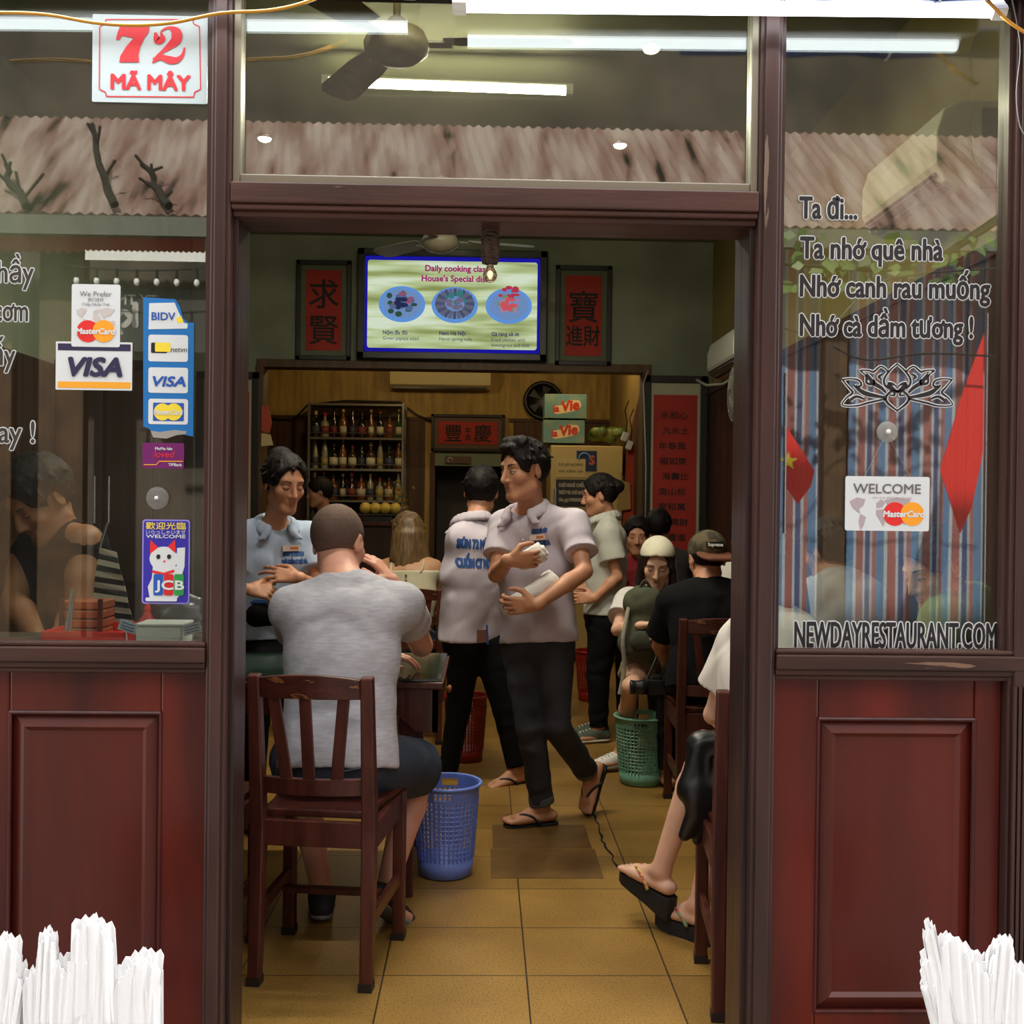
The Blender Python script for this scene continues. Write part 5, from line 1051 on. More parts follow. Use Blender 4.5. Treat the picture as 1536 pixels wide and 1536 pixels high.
b6 = paper_bunch('upright bunch of white folded paper at the right edge', [(1500, 1404, 40, 0.5, 1640), (1508, 1440, 60, 0.3, 1640), (1490, 1450, 50, -.1, 1640)], YN, (1500, 1560))
for nm, x0, x1 in (('side_stand', W(-60, 1600, YN)[0], W(250, 1600, YN)[0]), ('side_stand', W(1390, 1600, YN)[0], W(1600, 1600, YN)[0])):
    t = thing(nm, 'low wooden stand holding the white paper left of the door' if x0 < 0 else 'low wooden stand holding the white paper right of the door', 'stand', ((x0 + x1) / 2, YN, -0.12)); w_ = (x1 - x0) / 2
    MB().bb((-w_, -0.07, 0.20), (w_, 0.07, 0.224)).build('stand_top', M_chair, t, 0.004)
    for s in (-1, 1):
        MB().bb((s * (w_ - .03) - .015, -0.06, 0), (s * (w_ - .03) + .015, 0.06, 0.20)).build('leg', M_chair, t)

# ------------------------------------------------------------------ food counter behind the left window
CZ = 1.035
t = thing('food_counter', 'cooking counter behind the left window', 'counter', (-1.35, 0.3, 0)); MB().bb((-0.72, -0.16, 0.0), (0.63, 0.14, CZ - 0.03)).build('cabinet', M_plankdark, t); MB().bb((-0.74, -0.17, CZ - 0.03), (0.65, 0.15, CZ)).build('worktop', mat('steel_top', (120, 112, 104), 0.3, 0.6), t, 0.004)
def at(px, Y, z=CZ): p = W(px, 950, Y); return V(p[0], Y, z)
p = at(247, 0.22); t = thing('storage_box', 'low white box on the counter in the window corner', 'box', p); MB().box((0, 0, 0.025), (0.115, 0.1, 0.05)).build('box_body', M_white, t, 0.004); MB().box((0, 0, 0.053), (0.120, 0.105, 0.008)).build('lid', mat('box_lid', (206, 206, 200), 0.4), t, 0.003)
p = at(221, 0.32); t = thing('sauce_bottle', 'small red sauce bottle behind the white box', 'bottle', p); MB().lathe([(0.02, 0), (0.022, 0.01), (0.022, 0.05), (0.008, 0.07), (0.006, 0.085)], n=16).build('bottle_body', mat('bottle_red', (190, 26, 32), 0.3), t, smooth=True); MB().lathe([(0.008, 0.072), (0.009, 0.08), (0.003, 0.1)], n=10).build('nozzle', c_mcr, t)
p = at(150, 0.28); t = thing('serving_tray', 'red plastic tray on the counter behind the left window', 'tray', p); MB().bb((-0.10, -0.12, 0.0), (0.10, 0.12, 0.012)).build('tray_base', mat('tray_red', (226, 60, 50), 0.4), t, 0.003); m = MB()
for q in ((-0.1, 0, .006, .24), (0.1, 0, .006, .24), (0, -.12, .2, .006), (0, .12, .2, .006)): m.box((q[0], q[1], .018), (q[2], q[3], .036))
m.build('tray_rim', mat('tray_red', (226, 60, 50), 0.4), t)
p = at(262, 0.36); t = thing('plastic_bag', 'dark plastic bag heaped behind the white box', 'bag', p); S_ = Soft(0.006)
for k in range(8): S_.ell(p + V(rn_.uniform(-.06, .05), rn_.uniform(-.02, .04), 0.045 + rn_.uniform(0, .05)), (.045, .04, .05), k=0.02)
S_.wrinkle(0.004, 110); S_.build('bag_body', mat('bag_dark', (58, 60, 66), 0.25), t)
for px, py, lb, rz in ((192, 940, 'handwritten price tag tied to the left of the red sauce bottle', 0.3), (288, 943, 'handwritten price tag at the window corner by the post', -0.25)):
    p = W(px, py, 0.09); t = thing('price_tag', lb, 'tag', p, group='handwritten tags'); r_ = Matrix.Rotation(rz, 3, 'Y'); MB().box((0, 0, 0), (0.045, 0.002, 0.026), rot=r_).build('card', mat('tag_paper', (176, 188, 206), 0.7), t)
    m = MB()
    for k in range(3): m.box(r_ @ Vector((0, -0.002, 0.007 - k * 0.007)), (0.034, 0.001, 0.0015), rot=r_)
    m.build('pen_strokes', mat('ink_blue', (50, 60, 100), 0.6), t); MB().tube([tuple(r_ @ Vector((0, 0, -0.012))), (0, 0.0, float(CZ - p[2]))], 0.0015, 5).build('stick', M_white, t)
p = at(132, 0.36); t = thing('wooden_crate', 'small orange wooden crate stacked behind the red tray', 'crate', p); m = MB()
for k in range(4): m.bb((-0.055, -0.05, 0.005 + k * 0.024), (0.055, 0.05, 0.026 + k * 0.024))
m.build('slat_box', mat('crate_orange', (176, 92, 48), 0.5, c2=(130, 62, 34), scale=10), t, 0.003)
for s in (-1, 1): MB().bb((s * 0.05 - 0.006, -0.056, 0), (s * .05 + .006, -0.05, 0.105)).build('corner_batten', M_chair, t)
p = W(160, 870, 0.5); t = thing('striped_towel', 'black and cream striped towel hanging above the crate', 'towel', p); mst = mat('towel_cream', (176, 164, 146), 0.8)
m = MB(); hgt = 0.22
for k in range(14):
    z0 = 0.09 - k * hgt / 14; z1 = z0 - hgt / 14; xa = -0.02 - 0.002 * k; xr = 0.03 + 0.004 * k
    m.add([(xa, 0.004 * math.sin(k), z0), (xr - 0.004, 0.004 * math.cos(k), z0 - 0.012), (xr, 0.004 * math.cos(k + 1), z1 - 0.012), (xa - 0.002, 0.004 * math.sin(k + 1), z1)], [(0, 1, 2, 3)], k % 2)
o = m.build('cloth', [mst, M_black], t); o.modifiers.new('thick', 'SOLIDIFY').thickness = 0.004; MB().tube([(-0.02, 0, 0.09), (0.0, 0.0, 0.16)], 0.004, 6).build('hook', M_chrome, t)
p = W(97, 925, 0.2); t = thing('tongs', 'metal tongs leaning behind the left window', 'tongs', (p[0], p[1], CZ)); MB().beam((0, 0, 0.004), (0.012, 0.02, 0.14), 0.010, 0.003).build('arm', M_chrome, t); MB().beam((0.01, 0, 0.004), (0.014, 0.02, 0.14), 0.010, 0.003).build('arm', M_chrome, t)
p = W(160, 760, 0.75); o = thing('dark_cabinet', 'dark two-door cabinet inside behind the left window', 'cabinet', (-1.62, 2.35, 0)); MB().bb((-0.22, -0.2, 0), (0.22, 0.2, 2.0)).build('body', M_jamb, o, 0.006); MB().bb((-0.2, -0.215, 1.05), (-0.01, -0.2, 1.95)).build('door', M_plankdark, o, 0.003); MB().bb((0.01, -0.215, 1.05), (0.2, -0.2, 1.95)).build('door', M_plankdark, o, 0.003)
for s in (-1, 1): MB().tube([(s * 0.03, -0.235, 1.3), (s * 0.03, -0.235, 1.5)], 0.008, 8).build('handle', M_chrome, o)
# ------------------------------------------------------------------ people
UP = V(0, 0, 1)
def skin_mat(name, c): 
    m = mat(name, c, 0.5, c2=tuple(int(v * 0.93) for v in c), scale=14, lo=0.4, hi=0.7); m.node_tree.nodes['Principled BSDF'].inputs['Subsurface Weight'].default_value = 0.06
    m.node_tree.nodes['Principled BSDF'].inputs['Subsurface Radius'].default_value = (0.012, 0.005, 0.003); return m
SK_P, SK_T, SK_L, SK_D = skin_mat('skin_pink', (224, 164, 140)), skin_mat('skin_tan', (204, 146, 112)), skin_mat('skin_light', (230, 180, 152)), skin_mat('skin_brown', (166, 112, 80))
M_hair = mat('hair_black', (15, 12, 12), 0.6, c2=(26, 21, 19), scale=70, stretch=(1, 1, 0.25), spec=0.22, bump=0.3)
M_eyew, M_iris, M_brow = mat('eye_white', (206, 200, 192), 0.3), mat('iris_dark', (30, 20, 16), 0.2), mat('brow_dark', (40, 30, 26), 0.7)
M_jean = mat('black_denim', (38, 38, 44), 0.85, c2=(56, 56, 62), scale=5, bump=0.05, bscale=220); M_navy = mat('navy_denim', (36, 44, 60), 0.85, c2=(52, 62, 80), scale=6, bump=0.06, bscale=220); M_blackcloth = mat('black_cloth', (14, 14, 16), 0.9, spec=0.2)
def cloth(name, c, v=0.93): return mat(name, c, 0.9, c2=tuple(int(x * v) for x in c), scale=7, bump=0.04, bscale=260)
def frame(J):
    up = nz(J['neck'] - J['pel']); side = J['sL'] - J['sR']; side = nz(side - up * (side @ up)); return up, side, nz(np.cross(side, up))
def torso(S, J, s, g=0.0, mi=0, wide=1.0, bust=0.0, k=0.03, belly=1.0):
    up, side, fr = frame(J); L = np.linalg.norm(J['neck'] - J['pel']); p = J['pel']; sw = np.linalg.norm(J['sL'] - J['sR'])
    at_ = lambda t, f=0.0, l=0.0: p + up * L * t + fr * f * s + side * l * s
    S.cone(at_(-0.02, l=-.055), .112 * s * wide + g, at_(-0.02, l=.055), .112 * s * wide + g, k, mi, sq=(fr, .92))
    for q in (-1, 1): S.cone(at_(.12, .0, q * .045 * wide), .092 * s * belly + g, at_(.55, .0, q * .062 * wide), .098 * s + g, k, mi, sq=(fr, .95))
    S.cone(at_(.40, -.030), .088 * s + g, at_(.80, -.036), .078 * s + g, k + .03, mi, sq=(fr, .9))
    a = sw * 0.5 - 0.075 * s
    for q in (-1, 1): S.cone(at_(.52, .005, q * .065), .10 * s + g, at_(.78, -.01, q * (a / s * .85)), .088 * s + g, k, mi, sq=(fr, .95))
    S.cone(J['sL'] - side * .01 - up * .02 * s, .055 * s + g, J['sR'] + side * .01 - up * .02 * s, .055 * s + g, k + .02, mi)
    for q, sh in ((1, 'sL'), (-1, 'sR')): S.cone(J['neck'] + side * q * .02 * s - up * .02 * s, .05 * s + g, J[sh] + up * .0 * s, .045 * s + g, k, mi)
    if bust:
        for q in (-1, 1): S.ell(at_(.64, .085, q * .068), (.058 * s * bust + g * .6,) * 3, k=.03, mi=mi)
def arm(S, sh, el, wr, s, g=0.0, mi=0, fat=1.0, k=0.012):
    S.cone(sh, .05 * s * fat + g, sh * .45 + el * .55, .046 * s * fat + g, k, mi); S.cone(sh * .5 + el * .5, .046 * s * fat + g, el, .037 * s * fat + g, k, mi)
    m = el * .68 + wr * .32; S.cone(el, .037 * s * fat + g, m, .041 * s * fat + g, k, mi); S.cone(m, .041 * s * fat + g, wr, .026 * s * (fat * .5 + .5) + g, k, mi)
def leg(S, hp, kn, an, s, g=0.0, mi=0, fat=1.0, k=0.015):
    S.cone(hp, .085 * s * fat + g, hp * .4 + kn * .6, .070 * s * fat + g, k, mi); S.cone(hp * .5 + kn * .5, .073 * s * fat + g, kn, .052 * s * fat + g, k, mi)
    d = nz(an - kn); m = kn * .66 + an * .34; back = nz(np.cross(np.cross(d, nz(kn - hp) + d * 0.001 + V(.001, .002, 0)), d)) * -1
    S.cone(kn, .050 * s * fat + g, m, .052 * s * fat + g, k, mi); S.cone(m, .054 * s * fat + g, an, .034 * s + g, k, mi)
def hand(S, w, f, n, right, s=1.0, curl=(.5, .6, .5), spread=.12, mi=0, thumb=0.5, each=None):
    """palm, four fingers of different length and a thumb from the side of the palm; f = finger direction, n = way the palm faces"""
    f = nz(f); n = nz(n - f * (n @ f)); t = np.cross(f, n) if right else np.cross(n, f)
    mc = [(.027, .088), (.009, .092), (-.010, .087), (-.028, .078)]; ln = [.040, .045, .042, .033]
    S.cone(w - f * .01, .025 * s, w + f * .03 * s, .023 * s, .01, mi, sq=(n, .8))
    for i, (y, x) in enumerate(mc):
        kn = w + f * x * s + t * y * s; S.cone(w + f * .018 * s + t * y * .55 * s, .0165 * s, kn, .0120 * s, .008, mi, sq=(n, .85))
        c = curl if each is None else each[i]; a = 0.0; d0 = nz(f + t * (y / .028) * spread); p = kn; r = .0096 * s
        for j in range(3):
            a += c[j]; d = d0 * math.cos(a) + n * math.sin(a); q = p + d * ln[i] * (1, .62, .5)[j] * s; S.cone(p, r, q, r * .9, .0025, mi); p = q; r *= .9
    b = w + f * .022 * s + t * .024 * s; d = nz(f * .62 + t * .7 + n * (.15 + .3 * thumb)); q = b + d * .044 * s; S.cone(b, .0155 * s, q, .0125 * s, .008, mi)
    d = nz(f * .85 + t * .35 * (1 - thumb) + n * .5 * thumb); q2 = q + d * .032 * s; S.cone(q, .0120 * s, q2, .0105 * s, .003, mi)
    d = nz(f * .9 + n * .6 * thumb); S.cone(q2, .0105 * s, q2 + d * .024 * s, .0085 * s, .003, mi)
def foot(S, a, d, n, s=1.0, mi=0, toes=True, g=0.0):
    d = nz(d); n = nz(n - d * (n @ d)); t = np.cross(d, n)
    heel = a - n * .048 * s - d * .038 * s; ball = a - n * .056 * s + d * .115 * s
    S.cone(heel, .030 * s + g, ball, .027 * s + g, .012, mi, sq=(n, .85)); S.cone(a - n * .01, .033 * s + g, ball - d * .03 + n * .008, .024 * s + g, .02, mi)
    for q in (-1, 1): S.cone(heel + t * q * .006, .026 * s + g, ball + t * q * .024 * s, .022 * s + g, .012, mi, sq=(n, .8))
    if toes:
        for i in range(5):
            y = (-.034 + .017 * i) * s; ln = (.040, .044, .040, .034, .026)[i] if toes == 1 else (.026, .034, .040, .044, .040)[i]
            b = ball + t * y + d * .008; S.cone(b, .011 * s, b + d * ln * s - n * .004, (.0105 if (i == 0) == (toes == 1) else .0085) * s, .003, mi)
    else: S.cone(ball, .030 * s + g, ball + d * .052 * s, .022 * s + g, .02, mi, sq=(n, .75))
    return heel, ball, d, n, t
def head(S, c, f, u, s=1.0, mi=0, jaw=1.0):
    """skull, jaw, brow, nose, cheeks, lips and ears round the centre c"""
    f = nz(f); u = nz(u - f * (u @ f)); l = np.cross(u, f); fr = np.array([l, f, u]); P = lambda x, y, z: c + (l * x + f * y + u * z) * s
    S.ell(P(0, -.012, .022), (.074 * s, .094 * s, .088 * s), fr, .02, mi); S.ell(P(0, .026, -.046), (.058 * s * jaw, .064 * s, .072 * s), fr, .03, mi)
    S.cone(P(0, .062, -.105), .021 * s, P(0, .05, -.10), .024 * s, .025, mi)
    for q in (-1, 1):
        S.cone(P(q * .05 * jaw, -.005, -.075), .014 * s, P(q * .016, .066, -.108), .014 * s, .03, mi)
        S.ell(P(q * .042, .058, -.032), (.020 * s,) * 3, fr, .025, mi)
    S.cone(P(-.036, .071, .018), .013 * s, P(.036, .071, .018), .013 * s, .02, mi)
    for q in (-1, 1): S.ell(P(q * .031, .094, -.006), (.014 * s, .012 * s, .009 * s), fr, .012, mi, 's')
    for q in (-1, 1): S.ell(P(q * .031, .074, -.008), (.0135 * s, .0125 * s, .0095 * s), fr, .004, mi)
    S.cone(P(0, .086, .006), .0075 * s, P(0, .106, -.040), .0115 * s, .010, mi)
    for q in (-1, 1): S.ell(P(q * .0125, .094, -.044), (.0085 * s,) * 3, fr, .006, mi)
    S.cone(P(-.017, .082, -.068), .0065 * s, P(.017, .082, -.068), .0065 * s, .008, mi); S.cone(P(-.013, .080, -.079), .0078 * s, P(.013, .080, -.079), .0078 * s, .006, mi)
    for q in (-1, 1):
        e = np.array([nz(l - f * .45 * q * q * (1 if q > 0 else -1)), nz(f + l * .45 * (1 if q > 0 else -1)), u]); ec = P(q * .077, -.012, -.012)
        S.ell(ec, (.008 * s, .020 * s, .033 * s), e, .006, mi); S.ell(P(q * .088, -.006, -.008), (.006 * s, .010 * s, .018 * s), e, .004, mi, 's')
    return fr
class Face:
    def __init__(s, S, c, f, u, sc): s.t = S.tree(); s.c = c; s.f = nz(f); s.u = nz(u - s.f * (u @ s.f)); s.l = np.cross(s.u, s.f); s.s = sc
    def on(s, x, z, off=0.0):
        o = s.c + s.l * x * s.s + s.u * z * s.s + s.f * .3; h = s.t.ray_cast(Vector(o), Vector(-s.f), .6)
        p = np.array(h[0]) if h[0] is not None else o - s.f * .22; return p + s.f * off
    def features(s, root, closed=False, lip=(186, 116, 104), gaze=0.0, browth=.0022):
        b = MB(); e = MB(); i_ = MB(); ls = MB(); lp = MB()
        for q in (-1, 1):
            b.tube([s.on(q * (.016 + .032 * k / 5), .016 + .005 * math.sin(k / 5 * 2.4), .0006) for k in range(6)], [browth * (1.2 - .12 * k) * s.s for k in range(6)], 6)
            zc = -.009; dz = -.004 if closed else .0045
            ls.tube([s.on(q * (.018 + .027 * k / 6), zc + dz * math.sin(PI * k / 6), .0005) for k in range(7)], .0014 * s.s, 5)
            if not closed:
                e.tube([s.on(q * (.020 + .022 * k / 4), zc - .0008, -.0022) for k in range(5)], [.0014, .0032, .0038, .0032, .0014], 6); p = s.on(q * .031 + gaze, zc + .0002, -.0008); i_.ball(p, .0046 * s.s, 8)
        lp.tube([s.on(-.021 + .042 * k / 8, -.0685 - .0012 * abs(k - 4) / 4, -.002) for k in range(9)], [(.0012 + .0018 * math.sin(PI * k / 8)) * s.s for k in range(9)], 6); lp.tube([s.on(-.018 + .036 * k / 8, -.078 + .003 * abs(k - 4) / 4, -.0025) for k in range(9)], [(.0012 + .0026 * math.sin(PI * k / 8)) * s.s for k in range(9)], 6)
        b.build('eyebrows', M_brow, root, world=True, smooth=True); ls.build('eyelashes', M_iris, root, world=True); lp.build('lips', mat('lips_%d_%d_%d' % lip, lip, 0.4), root, world=True, smooth=True)
        if not closed: e.build('eye_whites', M_eyew, root, world=True, smooth=True); i_.build('irises', M_iris, root, world=True, smooth=True)
def hair_cap(S, c, f, u, s, th=.014, front=.055, low=-.03, mi=0, tufts=46, hl=.106):
    """hair over the skull, cut away in front of the hairline and round the face"""
    f = nz(f); u = nz(u - f * (u @ f)); l = np.cross(u, f); fr = np.array([l, f, u]); P = lambda x, y, z: c + (l * x + f * y + u * z) * s
    S.ell(P(0, -.012, .024), ((.074 + th) * s, (.094 + th) * s, (.088 + th) * s), fr, .02, mi)
    S.ell(P(0, .108, -.036), (.082 * s, .080 * s, hl * s), fr, .008, mi, 's')
    for q in (-1, 1): S.ell(P(q * .09, .006, -.016), (.034 * s, .024 * s, .036 * s), fr, .006, mi, 's')
    S.clip(P(0, -.05, low), nz(-u + f * .55), (c, .2)); S.clip(P(0, front, 0), nz(f - u * .55), (c, .2))
    if tufts:
        rg = random.Random(int(abs(c[0]) * 1e4))
        for _ in range(tufts):
            a, e = rg.uniform(0, 2 * PI), rg.uniform(.15, 1.5); q = V(math.cos(e) * math.cos(a), math.cos(e) * math.sin(a), math.sin(e))
            b = P(q[0] * (.074 + th), -.012 + q[1] * (.094 + th), .024 + q[2] * (.088 + th)); b1 = b + (l * q[0] + f * q[1] * .5 - u * (.6 + .4 * rg.random()) * (1 - q[2] * .6) + f * (.7 * q[2] * rg.uniform(-.6, 1))) * rg.uniform(.014, .03) * s
            if (b - c) @ f > .07 and (b - c) @ u < .075: continue
            S.cone(b - (b - c) * .06, .0085 * s, b1, .003 * s, .006, mi)
    return P, fr
def wrap_text(S_tree, mb_pts, d):
    """lay flat lettering onto the cloth along direction d"""
    out = []
    for p in mb_pts:
        h = S_tree.ray_cast(Vector(p) - Vector(d) * .3, Vector(d), .7); out.append(tuple(h[0] - Vector(d) * .0025) if h[0] is not None else tuple(p))
    return out
def shirt_print(root, S, rows, c, X, Z, d, m, name='printed_lettering'):
    mb = MB(); X = nz(X); Z = nz(Z)
    for s, size, dz, fit, bold in rows: text_mb(s, size, c + Z * dz, X, Z, 1, bold, 0, align='CENTER', fit=fit, mb=mb, res=2)
    mb.v = wrap_text(S.tree(), mb.v, nz(d)); mb.build(name, m, root, world=True)
def tee(J, s, h, g=.016, hem=-.10, slv=.55, neckr=.062, wide=1.0, bust=0.0, neckdrop=.0, wr=(.004, 26), mi=0, belly=1.05, slvg=.018, flare=.008):
    """T-shirt or polo body with two open-ended sleeves"""
    S = Soft(h); up, side, fr = frame(J); L = np.linalg.norm(J['neck'] - J['pel'])
    torso(S, J, s, g, mi, wide, bust, belly=belly)
    for q in (-1, 1): S.cone(J['pel'] + up * L * .3 + side * q * .055 * wide * s, .105 * s + g, J['pel'] + up * (hem - .03) + side * q * .062 * wide * s, .112 * s * wide + g + flare, .03, mi, sq=(fr, .92))
    S.clip(J['pel'] + up * hem, -up)
    for k in ('L', 'R'):
        sh, el = J['s' + k], J['e' + k]; e = sh + (el - sh) * slv; S.cone(sh, .054 * s + g, e, .050 * s + g + slvg * .6, .025, mi, flat=(0, 1))
    S.ell(J['neck'] + up * .035 * s + fr * (.02 + neckdrop) * s, (neckr * s,) * 3, k=.006, op='s'); S.cone(J['neck'] + up * .02, .056 * s, J['neck'] + up * .16 + fr * .03, .056 * s, .006, op='s')
    S.wrinkle(wr[0], wr[1], (1, 1, 1), J['pel'][0] * 7); S.wrinkle(wr[0] * .5, wr[1] * 2.1, (1.2, 1, .8), J['pel'][1] * 5); return S
def polo_collar(J, s, root, m, h=.005, spread=.07, drop=.085):
    up, side, fr = frame(J); S = Soft(h); n = J['neck']; pts = []
    for k in range(15):
        a = -PI * .80 + 2 * PI * .80 * k / 14; x = math.sin(a); y = -math.cos(a)            # from one front point round the back to the other
        t = abs(k - 7) / 7; pts.append(n + side * x * (.073 + .012 * t) * s + fr * (y * .068 + .016 + .034 * t) * s + up * (.050 - .058 * t ** 1.6) * s)
    for i in range(14):
        a, b = pts[i], pts[i + 1]; o = lambda p: nz(p - n - up * ((p - n) @ up)); S.cone(a, .012, b, .012, .008, sq=None); S.cone(a + o(a) * .010 - up * .012, .011, b + o(b) * .010 - up * .012, .011, .01); S.cone(a + o(a) * .018 - up * .026, .010, b + o(b) * .018 - up * .026, .010, .012)
    for e in (pts[0], pts[-1]): o = lambda p: nz(p - n - up * ((p - n) @ up)); S.cone(e, .012, e + fr * .024 * s - up * .048 * s + side * ((e - n) @ side) * .45, .007, .012); S.cone(e + o(e) * .014 - up * .02, .011, e + fr * .02 * s - up * .05 * s + side * ((e - n) @ side) * .9, .007, .016)
    return S.build('collar', m, root)
def trousers(J, s, h, g=.014, to=.97, mi=0, wr=(.004, 34), fat=1.0, top=.045, flare=0.0, shorts=None, pw=1.0):
    S = Soft(h); up, side, fr = frame(J); p = J['pel']
    S.cone(p - up * .02 - side * .055 * s * pw, .114 * s * pw + g, p - up * .02 + side * .055 * s * pw, .114 * s * pw + g, .03, mi, sq=(fr, .93)); [S.cone(p + side * q * .045 * s * pw, .10 * s * pw + g, p + up * .08 + side * q * .045 * s * pw, .098 * s * pw + g, .03, mi, sq=(fr, .95)) for q in (-1, 1)]
    S.clip(p + up * top, up)
    for k in ('L', 'R'):
        hp, kn, an = J['h' + k], J['k' + k], J['a' + k]
        if shorts is not None:
            e = hp + (kn - hp) * shorts; S.cone(hp, .092 * s * fat + g, e, .072 * s * fat + g + flare, .03, mi, flat=(0, 1)); continue
        S.cone(hp, .090 * s * fat + g, kn, .056 * s * fat + g, .03, mi); e = kn + (an - kn) * to; S.cone(kn, .056 * s * fat + g, e, .040 * s + g + flare, .012, mi, flat=(0, 1))
    S.wrinkle(wr[0], wr[1], (1, 1, 1.1), J['kL'][0] * 9); return S
def body(J, s, h, skin, lips=True, hs=1.0, fat=1.0, wide=1.0, bust=0.0, hands=True, feet=None, jaw=1.0, legs=True, neckr=.052):
    S = Soft(h); torso(S, J, s, 0, 0, wide, bust)
    hc, f, u = J['head'], nz(J['f']), nz(J.get('u', UP)); u = nz(u - f * (u @ f))
    S.cone(J['neck'] - UP * .02, neckr * s * 1.15, hc - u * .055 * hs - f * .018 * hs, neckr * s, .03)
    head(S, hc, f, u, hs, jaw=jaw)
    for k in ('L', 'R'):
        arm(S, J['s' + k], J['e' + k], J['w' + k], s, fat=fat)
        if 'hand' + k in J: q = J['hand' + k]; hand(S, J['w' + k], q[0], q[1], k == 'R', s, **(q[2] if len(q) > 2 else {}))
        if legs: leg(S, J['h' + k], J['k' + k], J['a' + k], s, fat=fat)
        if 'foot' + k in J: q = J['foot' + k]; J['sole' + k] = foot(S, J['a' + k], q[0], q[1], s, toes=q[2] if len(q) > 2 else 0)
    return S
def person(label, J, name='person', group=None):
    b = J['pel']; return thing(name, label, 'person', (b[0], b[1], 0), group=group)
def flipflop(root, sole, m, th=.014, heel_th=None, strap=None, mstrap=None, s=1.0, name='flip_flop'):
    heel, ball, d, n, t = sole; c = heel - n * .027 * s; L = .245 * s
    out = [(-.035, .0), (-.03, .022), (0, .032), (.07, .032), (.13, .042), (.18, .042), (.205, .028), (.213, .0), (.205, -.026), (.18, -.038), (.13, -.036), (.07, -.03), (0, -.032), (-.03, -.022)]
    top = [c + d * x * s + t * y * s for x, y in out]; vs = list(top); ht = heel_th or th
    vs += [p - n * (th + (ht - th) * max(0, 1 - x / .20)) for p, (x, y) in zip(top, out)]; k = len(out)
    o = MB().add(vs, [tuple(range(k)), tuple(range(2 * k - 1, k - 1, -1))] + [(i, i + k, (i + 1) % k + k, (i + 1) % k) for i in range(k)]).build(name, m, root, .003, world=True)
    a = c + d * .165 * s + n * .004; mid = c + d * .13 * s + n * .052 * s
    st = MB()
    for q in (-1, 1): st.tube(smooth([tuple(a), tuple(c + d * .140 * s + t * q * .014 * s + n * .040 * s), tuple(c + d * .095 * s + t * q * .034 * s + n * .036 * s), tuple(c + d * .055 * s + t * q * .038 * s)]), .0065 * s, 7)
    st.build('strap', mstrap or m, o, world=True, smooth=True); return o
def hanging_shoe(): pass
def shoe(root, J, k, s, m, msole, h=.006, name='shoe'):
    heel, ball, d, n, t = J['sole' + k]; a = J['a' + k]; S = Soft(h)
    S.cone(heel, .037 * s, ball, .035 * s, .015, sq=(n, .9)); S.cone(ball, .037 * s, ball + d * .06 * s, .028 * s, .02, sq=(n, .8)); S.cone(a - n * .018, .041 * s, ball - d * .03 + n * .01, .030 * s, .02)
    S.cone(heel + n * .01, .034 * s, a - n * .012, .042 * s, .015); S.clip(a - n * .002, n); o = S.build(name, m, root)
    P = Soft(h); P.cone(heel - n * .022 * s, .037 * s, ball - n * .018 * s, .042 * s, .012, sq=(n, .38)); P.cone(ball - n * .018 * s, .042 * s, ball + d * .066 * s - n * .016 * s, .030 * s, .012, sq=(n, .38)); P.build('sole', msole, o)
    lc = MB()
    for i in range(4): q = ball + d * (-.05 + .02 * i) + n * (.036 + .012 - .006 * i); lc.tube([q - t * .02, q + n * .006, q + t * .02], .0025, 5)
    lc.build('laces', M_white, o, world=True); return o
def stand_legs(J, fdir, s=1.0, gap=.09, z0=0.0, shift=(0, 0)):
    up, side, fr = frame(J); p = J['pel']
    for k, q in (('L', 1), ('R', -1)):
        J['h' + k] = p + side * q * .085 * s - UP * .04; J['a' + k] = V(p[0] + side[0] * q * gap + shift[0], p[1] + side[1] * q * gap + shift[1], .085 * s + z0); J['k' + k] = (J['h' + k] + J['a' + k]) / 2 + nz(fdir) * .02; J['foot' + k] = (fdir, UP, 0)
def sit_legs(J, fdir, s=1.0, gap=.1, fwd=.42, kz=.50, tuck=.0):
    up, side, fr = frame(J); p = J['pel']; fd = nz(V(fdir[0], fdir[1], 0)); sd = np.cross(UP, fd)
    for k, q in (('L', 1), ('R', -1)):
        J['h' + k] = p + sd * q * .085 * s - UP * .01; kn = p + fd * fwd * s + sd * q * gap; J['k' + k] = V(kn[0], kn[1], kz); an = kn - fd * tuck; J['a' + k] = V(an[0], an[1], .085 * s); J['foot' + k] = (fd, UP, 0)

# ---------------- man in the grey T-shirt, back to us
J = dict(pel=W(508, 1138, .84), neck=W(517, 872, .98), head=W(508, 812, 1.12), f=V(.34, .92, -.18), u=V(0, .2, 1), sL=W(437, 912, 1.0), sR=W(603, 906, 1.02), eL=W(455, 985, 1.35), wL=W(560, 985, 1.46), eR=W(632, 968, 1.40), wR=W(588, 872, 1.36),
         hL=W(468, 1150, .92), hR=W(556, 1150, .92), kL=W(445, 1140, 1.38), kR=W(630, 1152, 1.34), aL=W(483, 1336, 1.12), aR=W(580, 1330, 1.06))
J['handL'] = (V(1, .05, .05), V(0, .1, -1), dict(curl=(.3, .4, .3))); J['handR'] = (V(-.62, -.1, .75), V(-.7, .3, -.6), dict(curl=(.4, .6, .4)))
J['footL'] = (V(-.12, .97, -.12), V(0, .1, 1), 0); J['footR'] = (V(.45, .55, -.55), V(.1, .45, .9), 0)
t = person('man in a heather grey T-shirt and navy shorts seated with his back to us', J)
S = body(J, 1.0, .0055, SK_P, hs=1.06, fat=1.08, wide=.86, neckr=.060); S.build('body', SK_P, t)
